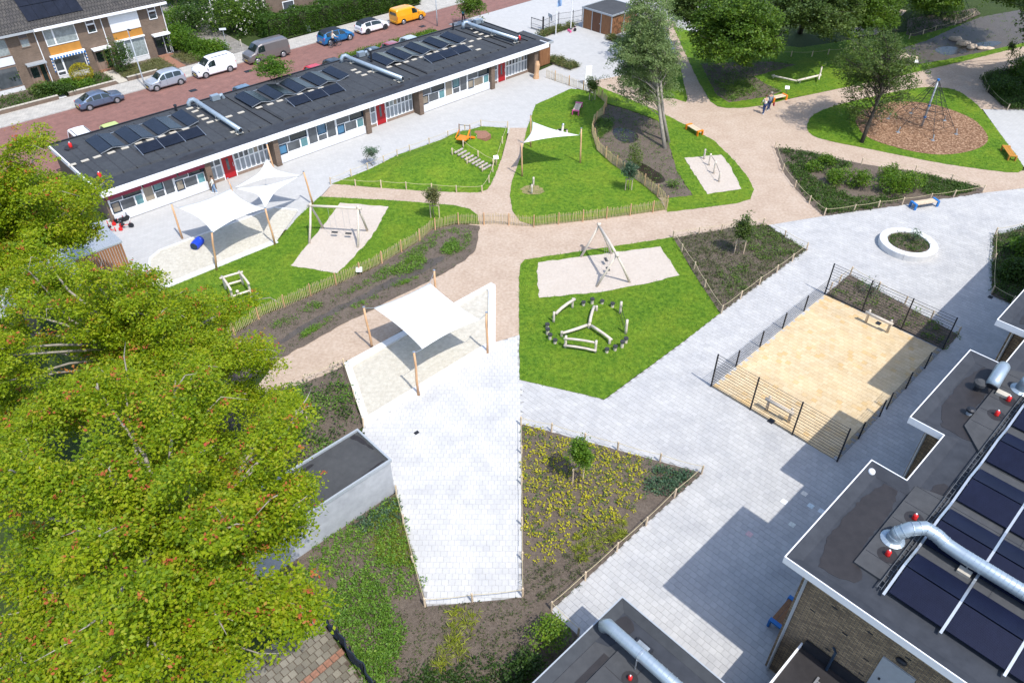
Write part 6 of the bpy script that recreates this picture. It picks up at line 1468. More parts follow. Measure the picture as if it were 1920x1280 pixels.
# blue slide glimpsed through the crown, dark windbreak, old tiles
fa, fb = P(598, 1150), P(708, 1300)
r_ = thing('windbreak', 'dark blue mesh windbreak beside the old paving', 'fence', (fa + fb) / 2); o_ = (fa + fb) / 2
m_ = MB(); V = []; F = []; n_ = 24; nz = 6
d = (fb - fa); s_ = Vector((-d.y, d.x, 0)).normalized()
for i in range(n_ + 1):
    for j in range(nz + 1):
        t = i / n_; V.append(fa + d * t + s_ * (0.06 * math.sin(t * 18) + 0.05 * math.sin(t * 41) * j / nz) + Vector((0, 0, 1.0 * j / nz)) - o_)
for i in range(n_):
    for j in range(nz): a = i * (nz + 1) + j; F.append((a, a + 1, a + nz + 2, a + nz + 1))
m_.add(V, F); M['mesh'] = solid('dark_mesh_cloth', (0.012, 0.02, 0.035), 0.8, var=0.3, scale=20); o = m_.build('cloth', M['mesh'], r_, smooth=True); so = o.modifiers.new('thickness', 'SOLIDIFY'); so.thickness = 0.05
for t in np.linspace(0, 1, 6): m_ = MB(); q = fa + d * t - o_; m_.bar(q, q + Vector((0, 0, 1.08)), 0.06); m_.build('post', M['black'], r_)
OLD = PX((380, 1330), (470, 1240), (560, 1180), (598, 1156), (700, 1310))
old = sheet('old_paving', OLD, 0.045, M['soil'])
p0 = P(560, 1240); dirx = (P(552, 1193 + 30) - P(462, 1285)).normalized(); rt_ = math.atan2((P(650, 1215) - P(560, 1290)).y, (P(650, 1215) - P(560, 1290)).x)
R_ = Matrix.Rotation(rt_, 3, 'Z'); pl = [(q.x, q.y) for q in OLD]
tm = None
for i in range(-22, 23):
    for j in range(-22, 23):
        red = (j == -3)
        w = R_ @ Vector(((i + (0.5 if j % 2 else 0)) * 0.315, j * 0.315, 0)) + p0
        if not inpoly(np.array([w.x]), np.array([w.y]), pl)[0]: continue
        if tm is None:
            m_ = MB(); m_.box((0, 0, 0.0), (0.285, 0.285, 0.07), top=0.97); tm = m_.build('paver', M['oldtile'], old); o = tm
        else: o = link('paver', tm.data, old)
        if red: 
            m2 = bpy.data.meshes.get('red_paver_mesh')
            if m2 is None: m2 = tm.data.copy(); m2.name = 'red_paver_mesh'; m2.materials[0] = M['redtile']
            o.data = m2
        o.location = (w.x, w.y, rnd.uniform(-0.006, 0.012)); o.rotation_euler = (rnd.gauss(0, .012), rnd.gauss(0, .012), rt_ + rnd.gauss(0, .02))
# ================================================================ vehicles
def paint(name, c, metal=0.0): return solid(name, c, 0.28, metal, 0.04, 1.5, spec=0.5, coat=0.6)
PROF = {   # x/L, roof height/H, roof width/W, belt/H, body width
 'hatch': [(-.5, .52, .78, .46, .86), (-.485, .62, .80, .57, .93), (-.44, .86, .74, .61, .98), (-.34, .97, .72, .61, 1), (-.15, 1.0, .72, .60, 1), (.02, .985, .72, .585, 1), (.10, .93, .72, .575, 1), (.26, .62, .84, .565, 1), (.40, .56, .82, .53, .97), (.47, .48, .76, .46, .90), (.5, .36, .70, .34, .80)],
 'lift': [(-.5, .50, .80, .46, .86), (-.47, .60, .80, .56, .94), (-.40, .66, .80, .60, .97), (-.20, .96, .70, .60, 1), (-.05, 1.0, .68, .60, 1), (.06, .98, .68, .59, 1), (.12, .92, .70, .585, 1), (.24, .645, .84, .58, 1), (.40, .60, .82, .56, .98), (.48, .53, .78, .50, .92), (.5, .40, .74, .38, .84)],
 'van': [(-.5, .80, .80, .56, .92), (-.49, .93, .82, .56, .97), (-.45, .985, .82, .56, 1), (-.25, 1.0, .82, .56, 1), (.02, .99, .82, .55, 1), (.12, .95, .80, .545, 1), (.29, .60, .84, .54, 1), (.42, .52, .82, .49, .97), (.48, .44, .78, .42, .90), (.5, .32, .72, .30, .82)],
 'bigvan': [(-.5, .82, .84, .55, .94), (-.49, .94, .86, .55, .98), (-.46, .99, .86, .55, 1), (-.2, 1.0, .86, .55, 1), (.14, .985, .86, .55, 1), (.22, .94, .84, .545, 1), (.35, .60, .86, .54, 1), (.44, .53, .84, .50, .97), (.485, .44, .80, .42, .92), (.5, .32, .74, .30, .84)],
}
def car(name, label, a, b, rz, L, W, H, wb, rw, prof, body, glass='glassdark', roof=None, windows=((-.40, -.20), (-.18, .02), (.04, .20)), cat='car', z=-0.01, trim=False, ground_b=True, front_x=None, group=None, arch='black', rails=False):
    r_ = thing(name, label, cat, ST(a, b, z), rz, group); st = PROF[prof]; B_ = 0.20
    def sec(x):
        t = x / L
        for s0, s1 in zip(st, st[1:]):
            if t <= s1[0]: break
        f = max(0, min(1, (t - s0[0]) / (s1[0] - s0[0]))); v = [s0[i] + (s1[i] - s0[i]) * f for i in range(5)]
        zt = v[1] * H; wt = v[2] * W / 2; zb = min(v[3] * H, zt - 0.02); w = v[4] * W / 2
        return [(0, B_), (w * .86, B_), (w * .985, B_ + .12), (w, zb * .62), (w * .985, zb), (wt + (w * .985 - wt) * .10, zb + (zt - zb) * .84), (wt * .88, zt - (zt - zb) * .03), (0, zt + 0.01)]
    xs = sorted(set([s[0] * L for s in st] + [t * L for t in (-.25, -.05, .18, .33)]))
    m_ = MB(); V = []; F = []; N_ = 14; MI = []
    for x in xs:
        s_ = sec(x); ring = s_ + [(-y, zz) for y, zz in s_[-2:0:-1]]
        V += [(x, y, zz) for y, zz in ring]
    for i in range(len(xs) - 1):
        for k in range(N_):
            p = i * N_ + k; q = i * N_ + (k + 1) % N_; F.append((p, q, q + N_, p + N_)); MI.append(1 if (roof and k in (5, 6, 7, 8) and xs[i] / L > -.47 and xs[i + 1] / L < .24) else 0)
    F.append(tuple(range(N_))); MI.append(0); o_ = (len(xs) - 1) * N_; F.append(tuple(range(o_ + N_ - 1, o_ - 1, -1))); MI.append(0)
    m_.add(V, F); m_.m = MI; m_.build('body', [body, roof or body], r_, smooth=False, bevel=0.03)
    def sidept(x, t, sg, off=0.014):
        s_ = sec(x); y = s_[4][0] + (s_[5][0] - s_[4][0]) * t; zz = s_[4][1] + (s_[5][1] - s_[4][1]) * t; return (x, sg * (y + off), zz + off * 0.3)
    for sg in (-1, 1):
        for t0, t1 in windows:
            m_ = MB(); n_ = 5; V = []
            for i in range(n_ + 1): x = (t0 + (t1 - t0) * i / n_) * L; V += [sidept(x, 0.06, sg), sidept(x, 0.92, sg)]
            m_.add(V, [(2 * i, 2 * i + 2, 2 * i + 3, 2 * i + 1) if sg < 0 else (2 * i + 1, 2 * i + 3, 2 * i + 2, 2 * i) for i in range(n_)]); m_.build('side_window', M[glass], r_)
    def strip(name, t0, t1, mat_, f=0.9, off=0.016):
        m_ = MB(); V = []; n_ = 4
        for i in range(n_ + 1):
            x = (t0 + (t1 - t0) * i / n_) * L; s_ = sec(x)
            y6, z6 = s_[6]; z7 = s_[7][1]
            V += [(x + off * (1 if t0 > 0 else -1) * .6, -y6 * f, z6 + off), (x + off * (1 if t0 > 0 else -1) * .6, 0, z7 + off), (x + off * (1 if t0 > 0 else -1) * .6, y6 * f, z6 + off)]
        m_.add(V, [(3 * i, 3 * i + 3, 3 * i + 4, 3 * i + 1) for i in range(n_)] + [(3 * i + 1, 3 * i + 4, 3 * i + 5, 3 * i + 2) for i in range(n_)]); m_.build(name, mat_, r_)
    ws = {'hatch': (.115, .245), 'lift': (.13, .235), 'van': (.135, .28), 'bigvan': (.23, .34)}[prof]; strip('windscreen', ws[0], ws[1], M[glass], 1.02)
    if prof in ('hatch', 'lift'): rwn = {'hatch': (-.478, -.43), 'lift': (-.385, -.215)}[prof]; strip('rear_window', rwn[0], rwn[1], M[glass], 0.95)
    else:
        m_ = MB(); m_.b2(-L / 2 - .012, -L / 2 + .01, -W * .34, W * .34, H * .60, H * .79); m_.build('rear_window', M[glass], r_)
    for sx in (-1, 1):
        for sg in (-1, 1):
            xw = sx * wb / 2 + (0.02 if front_x is None else front_x); y = sg * (W / 2 - 0.10)
            m_ = MB(); V = [(xw + (rw + .07) * math.cos(t), sg * (W / 2 + 0.006), max(B_ - .02, rw + (rw + .07) * math.sin(t))) for t in np.linspace(-0.5, PI + .5, 14)]; m_.add(V, [tuple(range(14)) if sg > 0 else tuple(range(13, -1, -1))]); m_.build('wheel_arch', M[arch], r_)
            m_ = MB(); m_.tube([(xw, y, rw), (xw, y + sg * 0.122, rw)], rw, 18); w_ = m_.build('wheel', M['rubber'], r_)
            m_ = MB(); m_.tube([(xw, y + sg * 0.115, rw), (xw, y + sg * 0.135, rw)], [rw * .68, rw * .62], 14); m_.build('rim', M['steel'] if arch == 'black' and not roof else M['black'] if roof and 'white' in label else M['steel'], w_)
    for sg in (-1, 1):
        m_ = MB(); s_ = sec(.455 * L); m_.box((.455 * L, sg * s_[4][0] * .88, s_[4][1] - .02), (.16, .26, .12)); m_.build('headlight', M['glasslit'], r_, bevel=.02)
        m_ = MB(); s_ = sec(-.49 * L); m_.box((-.488 * L, sg * s_[4][0] * .93, H * .5), (.08, .12, .3 if prof != 'lift' else .16)); m_.build('tail_light', M['redcap'], r_)
        m_ = MB(); s_ = sec(ws[1] * L * .86); m_.box((ws[1] * L * .86, sg * (W / 2 + .07), s_[4][1] + .06), (.12, .2, .14)); m_.build('mirror', body, r_, bevel=.02)
        m_ = MB()
        for t in (windows[-1][0] - .01, windows[-1][1] + .03): m_.add([sidept(t * L, 0, sg, .006), sidept(t * L + .015, 0, sg, .006), (t * L + .015, sg * (W / 2 + .004), .35), (t * L, sg * (W / 2 + .004), .35)], [(0, 1, 2, 3)])
        m_.build('door_gap', M['black'], r_)
    m_ = MB(); m_.box((L / 2 - .04, 0, .32), (.12, W * .78, .2)); m_.build('front_bumper', M['black'] if trim else body, r_, bevel=.03)
    m_ = MB(); m_.box((-L / 2 + .03, 0, .33), (.12, W * .86, .2)); m_.build('rear_bumper', M['black'] if trim else body, r_, bevel=.03)
    m_ = MB(); m_.box((L / 2 + .02, 0, H * .32), (.03, W * .5, .12)); m_.build('grille', M['black'], r_)
    M.setdefault('plate', solid('yellow_plate', (.6, .42, .03), .5))
    for x in (L / 2 + .035, -L / 2 - .04): m_ = MB(); m_.box((x, 0, .36), (.02, .5, .11)); m_.build('number_plate', M['plate'], r_)
    if rails:
        m_ = MB()
        for sg in (-1, 1): m_.bar((-.35 * L, sg * W * .33, H * 1.0 + .03), (.08 * L, sg * W * .33, H * .99 + .03), .04)
        m_.build('roof_rail', M['black'], r_)
    return r_
N = TH + PI
G_ = 'vehicles parked along the far kerb'
car('parked_car', 'grey blue older hatchback with a sloping tailgate parked by the golden shrub', 20.85, 80.02, TH, 4.23, 1.66, 1.36, 2.64, .28, 'lift', paint('greyblue_paint', (.12, .17, .26), .4), windows=((-.33, -.19), (-.17, .01), (.03, .19)), trim=True, group=G_)
car('parked_car', 'small silver hatchback parked by the street lamp', 27.6, 80.25, N, 3.80, 1.70, 1.58, 2.55, .30, 'hatch', paint('silver_paint', (.40, .45, .52), .35), group=G_)
car('parked_van', 'small white delivery van parked between silver hatchback and grey van', 32.95, 80.15, N, 4.38, 1.80, 1.80, 2.75, .31, 'van', paint('white_paint_van', (.80, .81, .84)), windows=((.02, .20),), cat='van', trim=True, rails=True, group=G_)
car('parked_van', 'large grey brown van parked at the end of the hedge', 39.2, 80.2, N, 4.95, 1.92, 1.98, 3.15, .34, 'bigvan', paint('bronze_paint', (.19, .175, .17), .4), windows=((.10, .27),), cat='van', group=G_)
car('parked_car', 'bright blue crossover with black roof parked behind the cyclist', 48.0, 79.75, TH, 4.12, 1.78, 1.56, 2.68, .33, 'hatch', paint('blue_paint', (.015, .16, .40), .2), roof=M['black'], windows=((-.40, -.20), (-.18, .0), (.02, .20)), group=G_)
car('parked_car', 'white hatchback with black roof parked before the yellow van', 53.35, 80.0, TH, 4.06, 1.76, 1.43, 2.54, .31, 'hatch', paint('white_paint_car', (.80, .80, .82)), roof=M['black'], windows=((-.36, -.16), (-.14, .20)), group=G_)
car('parked_van', 'bright orange yellow delivery van at the end of the parked row', 58.75, 80.0, TH, 4.45, 1.79, 1.82, 2.68, .31, 'van', paint('amber_paint', (.78, .33, .008)), windows=((.02, .20),), cat='van', group=G_)
G2 = 'cars parked behind the school roof'
for i, (a, c_, lb, pr, hh) in enumerate(((16.2, (.80, .80, .82), 'white car with roof rails showing over the roof edge near the maple', 'van', 1.55), (18.75, (.55, .66, .22), 'lime green small car showing over the school roof edge', 'hatch', 1.45), (31.7, (.10, .16, .24), 'slate blue car roof just showing above the school roof', 'hatch', 1.45), (39.8, (.55, .01, .02), 'bright red car roof showing over the school roof', 'hatch', 1.45), (42.1, (.02, .022, .026), 'black car roof beside the bright red one behind the school', 'hatch', 1.55), (47.3, (.022, .025, .03), 'dark car roof behind the middle of the solar arrays', 'hatch', 1.5), (49.75, (.30, .06, .065), 'faded red car behind the school roof', 'hatch', 1.55), (52.3, (.42, .47, .50), 'silver car beside the faded red one behind the school roof', 'hatch', 1.6))):
    car('parked_car', lb, a, 70.3 if i else 70.6, TH - PI / 2, 4.2, 1.75, hh, 2.55, .31, pr, paint('paint_%d' % i, c_), windows=((-.40, -.20), (-.18, .02), (.04, .20)), group=G2, rails=(i == 0))

# ================================================================ people
def skin(name, verts, edges, rad, mat_, parent, sub=2):
    me = bpy.data.meshes.new(name); me.from_pydata(verts, edges, []); me.materials.append(mat_); me.update()
    o = link(name, me, parent); md = o.modifiers.new('skin', 'SKIN')
    sv = me.skin_vertices[0].data if me.skin_vertices else None
    if sv is None:
        bm = bmesh.new(); bm.from_mesh(me); bm.verts.layers.skin.verify(); bm.to_mesh(me); bm.free(); sv = me.skin_vertices[0].data
    for v, r in zip(sv, rad): v.radius = r if isinstance(r, tuple) else (r, r)
    sv[0].use_root = True
    s_ = o.modifiers.new('smooth', 'SUBSURF'); s_.levels = sub; s_.render_levels = sub; md.use_smooth_shade = True
    return o
def person(label, loc, rz, top, legs, hair, h=1.75, step=0.12, arms=((.16, -.10), (.16, .08)), sit=False, shoes='rubber', jacket=None, lean=0.0, sleeve=0.55, long_hair=False):
    r_ = thing('person', label, 'person', loc, rz); k = h / 1.75
    def v(x, y, z): return ((x + lean * max(0, z - .9)) * k, y * k, z * k)
    hipz = .92
    if sit: kn = [(.38, -.12, .72), (.30, .12, .55)]; ft = [(.30, -.13, .32), (.18, .13, .14)]
    else: kn = [(step * .6 + .03, -.10, .50), (-step * .4 + .03, .10, .50)]; ft = [(step, -.10, .07), (-step, .10, .07)]
    el = [(arms[0][0] * .5, -.27, 1.14), (arms[1][0] * .5, .27, 1.14)]; ha = [(arms[0][0] + .06, -.27 + (.05 if sit else 0), .90 + (.15 if sit else 0)), (arms[1][0] + .06, .27 - (.05 if sit else 0), .90 + (.15 if sit else 0))]
    VV = [v(0, 0, hipz), v(0, 0, 1.12), v(0, 0, 1.36), v(0, 0, 1.47), v(.01, 0, 1.54), v(.02, 0, 1.66),
          v(0, -.10, .88), v(*kn[0]), v(*ft[0]), v(ft[0][0] + .14, ft[0][1], ft[0][2] - .03),
          v(0, .10, .88), v(*kn[1]), v(*ft[1]), v(ft[1][0] + .14, ft[1][1], ft[1][2] - .03),
          v(0, -.18, 1.42), v(*el[0]), v(*ha[0]), v(0, .18, 1.42), v(*el[1]), v(*ha[1])]
    EE = [(0, 1), (1, 2), (2, 3), (3, 4), (4, 5), (0, 6), (6, 7), (7, 8), (8, 9), (0, 10), (10, 11), (11, 12), (12, 13), (2, 14), (14, 15), (15, 16), (2, 17), (17, 18), (18, 19)]
    RR = [(.12, .15), (.10, .13), (.10, .15), .06, .055, (.095, .085), .085, .06, .045, .035, .085, .06, .045, .035, .055, .042, .035, .055, .042, .035]
    RR = [tuple(q * k for q in r) if isinstance(r, tuple) else r * k for r in RR]
    skin('body', VV, EE, RR, M['skin'], r_)
    # clothes follow the body
    T = [v(0, 0, .96), v(0, 0, 1.12), v(0, 0, 1.36), v(0, -.18, 1.42), v(el[0][0], el[0][1], el[0][2]), v(0, .18, 1.42), v(el[1][0], el[1][1], el[1][2])]
    TE = [(0, 1), (1, 2), (2, 3), (3, 4), (2, 5), (5, 6)]; TR = [(.135, .165), (.12, .15), (.12, .165), .075, .058, .075, .058]
    if sleeve > .6:
        T += [v(*ha[0]), v(*ha[1])]; TE += [(4, 7), (6, 8)]; TR += [.045, .045]
    skin('shirt', T, TE, [tuple(q * k for q in r) if isinstance(r, tuple) else r * k for r in TR], top, r_)
    Lg = [v(0, 0, .93), v(0, -.10, .88), v(*kn[0]), v(*ft[0]), v(0, .10, .88), v(*kn[1]), v(*ft[1])]
    skin('trousers', Lg, [(0, 1), (1, 2), (2, 3), (0, 4), (4, 5), (5, 6)], [tuple(q * k for q in r) if isinstance(r, tuple) else r * k for r in [(.13, .16), .098, .075, .058, .098, .075, .058]], legs, r_)
    for i in (0, 1):
        m_ = MB(); c_ = v(ft[i][0] + .06, ft[i][1], ft[i][2] - .02); m_.sphere(c_, .13 * k, 10, 6, (1.1, .42, .42)); m_.build('shoe', M[shoes], r_, smooth=True)
    m_ = MB(); m_.sphere(v(0.0, 0, 1.70), .112 * k, 12, 8, (1.0, .92, .82)); m_.build('hair', hair, r_, smooth=True)
    if long_hair: m_ = MB(); m_.sphere(v(-.07, 0, 1.58), .09 * k, 10, 6, (.6, 1, 1.6)); m_.build('hair_tail', hair, r_, smooth=True)
    for sg in (-1, 1): m_ = MB(); m_.sphere(v(.105, sg * .035, 1.665), .011 * k, 6, 4); m_.build('eye', M['black'], r_)
    m_ = MB(); m_.sphere(v(.118, 0, 1.635), .018 * k, 6, 4, (1, .7, 1)); m_.build('nose', M['skin'], r_)
    for i in (0, 1):
        m_ = MB(); x, y, z_ = ha[i]
        for j, (dy, ln) in enumerate(((-.03, .075), (-.01, .085), (.01, .08), (.03, .065))): m_.tube([v(x, y + dy, z_ - .01), v(x + .012, y + dy, z_ - .05), v(x + .028, y + dy, z_ - ln)], .009 * k, 5)
        m_.tube([v(x + .02, y, z_), v(x + .05, y + (.02 if i else -.02), z_ - .04)], .010 * k, 5); m_.build('fingers', M['skin'], r_)
    return r_
cloth = lambda n, c: solid(n, c, 0.9, var=0.15, scale=8)
M['denim'] = cloth('denim', (.025, .045, .12)); M['lightdenim'] = cloth('light_denim', (.22, .33, .48)); M['whitecloth'] = cloth('white_cloth', (.68, .68, .60)); M['darkcloth'] = cloth('dark_cloth', (.02, .022, .03)); M['greycloth'] = cloth('grey_cloth', (.22, .27, .32)); M['bluecloth'] = cloth('bright_blue_cloth', (.02, .30, .50)); M['redcloth'] = cloth('red_cloth', (.32, .01, .04))
H_dark = cloth('dark_hair', (.03, .02, .014)); H_grey = cloth('grey_hair', (.35, .32, .28)); H_brown = cloth('brown_hair', (.10, .05, .025))
person('person in a white shirt and dark jeans standing on the gravel path', P(1431, 214), 1.9, M['whitecloth'], M['denim'], H_brown, 1.85, shoes='white', lean=0.06)
pp = person('person in a grey top and jeans with a red bag standing behind the white shirt', P(1440, 207), 1.6, M['greycloth'], M['denim'], H_grey, 1.8, shoes='white', sleeve=1)
o_ = P(1443, 207) + Vector((0.28, 0.0, 0)); bg = thing('bag', 'dark red bag carried by the person in the grey top', 'bag', o_ + Vector((0, 0, .62))); m_ = MB(); m_.box((0, 0, 0), (.12, .3, .3), top=.8); m_.build('pouch', M['redcloth'], bg, bevel=.03); m_ = MB(); m_.tube([(0, -.1, .14), (0, -.06, .34), (0, .06, .34), (0, .1, .14)], .012, 6); m_.build('strap', M['redcloth'], bg)
person('person in dark jacket over white shirt and pale jeans walking along the school wall', P(404, 362), TH + 2.9, M['whitecloth'], M['lightdenim'], H_dark, 1.5, 0.16, shoes='white', sleeve=1)
person('person in a bright blue top walking on the street near the small tree', P(869, 41), TH + 0.2, M['bluecloth'], M['darkcloth'], H_brown, 1.66, 0.2, sleeve=1)
# cyclist
bl = P(629, 88); bk = thing('bicycle', 'black city bicycle ridden past the blue crossover', 'bicycle', bl, TH)
for x in (-.55, .55):
    m_ = MB(); n_ = 20
    m_.tube([(x + .34 * math.cos(2 * PI * i / n_), 0, .35 + .34 * math.sin(2 * PI * i / n_)) for i in range(n_ + 1)], .022, 6, cap=False); w_ = m_.build('wheel', M['rubber'], bk)
    m_ = MB()
    for i in range(8): t = PI * i / 8; m_.bar((x - .32 * math.cos(t), 0, .35 - .32 * math.sin(t)), (x + .32 * math.cos(t), 0, .35 + .32 * math.sin(t)), .006)
    m_.build('spokes', M['steel'], w_)
m_ = MB()
for p, q in (((-.55, 0, .35), (-.1, 0, .33)), ((-.1, 0, .33), (-.25, 0, .9)), ((-.1, 0, .33), (.42, 0, .8)), ((-.2, 0, .75), (.42, 0, .85)), ((-.55, 0, .35), (-.22, 0, .8)), ((.55, 0, .35), (.4, 0, .95))): m_.tube([p, q], .018, 6)
m_.build('frame', M['black'], bk); m_ = MB(); m_.tube([(.2, -.28, 1.0), (.4, -.12, 1.02), (.42, .12, 1.02), (.2, .28, 1.0)], .014, 6); m_.build('handlebar', M['steel'], bk); m_ = MB(); m_.sphere((-.27, 0, .93), .12, 8, 5, (1.2, .7, .35)); m_.build('saddle', M['black'], bk)
person('person in a white top and dark trousers riding the black bicycle', bl + ST(-.22, 0, .02), TH, M['whitecloth'], M['darkcloth'], H_grey, 1.78, arms=((.5, 0), (.5, 0)), sit=True, lean=0.12)
# ================================================================ vegetation
def unit(a): return a / np.maximum(1e-9, np.linalg.norm(a, axis=1, keepdims=True))
def leaf_quads(Pn, size, up=0.7, aspect=0.62, outdir=None, droop=0.0):
    """one kite shaped, slightly folded leaf at each point; returns vertices (4n,3)"""
    n = len(Pn); d = nprng.normal(size=(n, 3))
    if outdir is not None: d = d * 0.75 + outdir
    d[:, 2] = d[:, 2] * 0.55 - droop; d = unit(d)
    nm = nprng.normal(size=(n, 3)); nm[:, 2] += up * 2.2; nm = unit(nm - d * np.sum(nm * d, 1, keepdims=True)); s = np.cross(d, nm)
    L = (size * nprng.uniform(0.7, 1.25, n))[:, None]
    a = Pn; b = Pn + d * L * 0.48 + s * L * aspect * 0.5 - nm * L * 0.10; c = Pn + d * L; e = Pn + d * L * 0.48 - s * L * aspect * 0.5 - nm * L * 0.10
    return np.stack([a, b, c, e], 1).reshape(-1, 3)
def leaf_obj(name, Pn, tone, size, mat, parent=None, org=(0, 0, 0), kind=None, **kw):
    V = leaf_quads(Pn, size, **kw) - np.array(org)
    me = fast_mesh(name, V, 4, np.arange(len(V)), mat, np.repeat(tone, 4)); return link(name, me, parent, kind)
def poly_area(pl): return abs(sum(pl[i - 1][0] * pl[i][1] - pl[i][0] * pl[i - 1][1] for i in range(len(pl)))) / 2
def scatter(pl, n, margin_px=40, avoid=()):
    a = np.array(pl); lo, hi = a.min(0), a.max(0); out = []; got = 0; tries = 0
    while got < n and tries < 60:
        q = nprng.uniform(lo, hi, (max(200, 2 * n), 2)); q = q[inpoly(q[:, 0], q[:, 1], pl)]
        for av in avoid: q = q[~inpoly(q[:, 0], q[:, 1], av)]
        u, v = pix_np(np.concatenate([q, np.zeros((len(q), 1))], 1)); q = q[(u > -margin_px) & (u < 1920 + margin_px) & (v > -margin_px) & (v < 1280 + margin_px)]
        out.append(q); got += len(q); tries += 1
    return np.concatenate(out)[:n] if out else np.zeros((0, 2))
def xy(pts): return [(p.x, p.y) for p in pts]

# ---------------------------------------------------------------- grass on the lawns
SANDS = [xy(S_SWING), xy(S_BEAMS), xy(S_POSTS), xy(SP2), xy(smooth_closed(CHIPS, 2)), xy(B_BACK1), xy(B_BACK2), xy(B_BACK3), xy(B_POND)]
for pl in LAWNS:
    u, v = pix_np(np.array([(x, y, 0) for x, y in pl])); far = np.mean(v) < 330
    A_ = poly_area(pl); n = int(min(34000, A_ * (85 if not far else 34))); q = scatter(pl, n, avoid=SANDS)
    if not len(q): continue
    z = np.array([mound_h(x, y) for x, y in q]) if pl is LAWNS[-1] else np.full(len(q), 0.03)
    Pn = np.column_stack([q, z]); sz = 0.15 if not far else 0.19
    big = np.sin(q[:, 0] * 0.7 + 1.3 * np.sin(q[:, 1] * 0.5)) * np.sin(q[:, 1] * 0.62 + np.sin(q[:, 0] * 0.4)); tone = np.clip(0.48 + 0.28 * big + nprng.normal(0, 0.27, len(q)), 0, 1)
    V = leaf_quads(Pn, sz, up=0.1, aspect=0.22); dz = V.reshape(-1, 4, 3); dz[:, 2, 2] = Pn[:, 2] + nprng.uniform(0.03, 0.09, len(q)); dz[:, 1, 2] = Pn[:, 2] + 0.02; dz[:, 3, 2] = Pn[:, 2] + 0.02; dz[:, 0, 2] = Pn[:, 2]
    link('grass', fast_mesh('grass', dz.reshape(-1, 3), 4, np.arange(4 * len(q)), M['blade'], np.repeat(tone, 4)), None, 'stuff')

M['freshcover'] = leafmat('fresh_cover_leaves', [(0.0, (0.075, 0.16, 0.018)), (0.6, (0.135, 0.26, 0.028)), (1.0, (0.23, 0.34, 0.045))], 0.3)
# ---------------------------------------------------------------- small plants
def plant_pts(kind, n):
    """leaf base points and outward directions of one small plant"""
    if kind == 'rosette':
        t = nprng.uniform(0, 2 * PI, n); r = nprng.uniform(0.02, 0.10, n); return np.column_stack([r * np.cos(t), r * np.sin(t), nprng.uniform(0.03, 0.14, n)]), np.column_stack([np.cos(t), np.sin(t), nprng.uniform(0.1, 0.7, n)])
    t = nprng.uniform(0, 2 * PI, n); r = 0.16 * np.sqrt(nprng.random(n)); z = nprng.uniform(0.03, 0.26, n) * (1 - 2.5 * r)
    return np.column_stack([r * np.cos(t), r * np.sin(t), np.maximum(z, 0.02)]), np.column_stack([np.cos(t), np.sin(t), nprng.uniform(0.0, 0.6, n)])
def cover(name, Q, mat, leaves=9, size=0.11, kind='bushy', scale=(0.7, 1.4), aspect=0.55, z0=0.04, tone0=0.5):
    """many small plants as one mass"""
    if not len(Q): return
    Ps = []; Ds = []; Ts = []
    for x, y in Q:
        p, d = plant_pts(kind, leaves); s_ = nprng.uniform(*scale); Ps.append(p * s_ + (x, y, z0)); Ds.append(d); Ts.append(np.clip(nprng.normal(tone0 + nprng.normal(0, 0.12), 0.2, leaves), 0, 1))
    Ps = np.concatenate(Ps); V = leaf_quads(Ps, size, up=0.35, aspect=aspect, outdir=np.concatenate(Ds))
    return link(name, fast_mesh(name, V, 4, np.arange(len(V)), M[mat], np.repeat(np.concatenate(Ts), 4)), None, 'stuff')
def patchy(q, f=1.0, keep=0.0):
    q = np.asarray(q); n_ = np.sin(q[:, 0] * 1.1 * f + 2 * np.sin(q[:, 1] * .7 * f)) + np.sin(q[:, 1] * 1.3 * f + 1.7 * np.sin(q[:, 0] * .9 * f)) + nprng.normal(0, .5, len(q)); return q[n_ > keep]
def rows(pl, n, axis, pitch, jit=0.06):
    q = scatter(pl, n); R = np.array([[math.cos(axis), -math.sin(axis)], [math.sin(axis), math.cos(axis)]]); l = q @ R
    l[:, 1] = np.round(l[:, 1] / pitch) * pitch + nprng.normal(0, jit, len(l)); return l @ R.T
cover('ground_cover', rows(xy(B_TRI), 1500, 0.15, 0.42, 0.05), 'coverdark', 8, 0.10, tone0=0.6)
cover('ground_cover', scatter(xy(PX((1385, 432), (1432, 424), (1508, 467), (1440, 500), (1400, 470))), 200), 'cover', 9, 0.12)
cover('ground_cover', scatter(xy(PX((1345, 500), (1400, 500), (1400, 550), (1350, 560))), 60), 'cover', 10, 0.13)
SHR_FRONT = PX((1470, 300), (1530, 340), (1600, 372), (1700, 372), (1640, 392), (1545, 402), (1510, 370))
cover('ground_cover', scatter(xy(SHR_FRONT), 700), 'bush', 12, 0.13, scale=(0.8, 1.7), tone0=0.55)
cover('ground_cover', scatter(xy(PX((1720, 326), (1780, 340), (1838, 354), (1790, 368), (1730, 366))), 420), 'bush', 12, 0.13, scale=(0.8, 1.6), tone0=0.55)
cover('ground_cover', scatter(xy(PX((1456, 278), (1530, 290), (1600, 310), (1560, 330), (1500, 318))), 380), 'bush', 12, 0.13, scale=(0.9, 1.8), tone0=0.35)
cover('ground_cover', scatter(xy(B_COURT), 46), 'brightbush', 16, 0.13, 'bushy', (0.9, 1.7))
cover('ground_cover', scatter(xy(B_COURT), 260), 'coverdark', 6, 0.09, scale=(0.5, 1.0))
cover('ground_cover', scatter(xy(B_EAST), 900), 'bush', 14, 0.12, scale=(1.0, 2.0), tone0=0.45)
cover('ground_cover', scatter(xy(B_CORNER), 1500), 'bush', 14, 0.14, scale=(1.2, 2.6), tone0=0.5)
cover('ground_cover', patchy(scatter(xy(B_UNDER), 1000)), 'freshcover', 12, 0.14, scale=(0.9, 2.0), tone0=0.35)
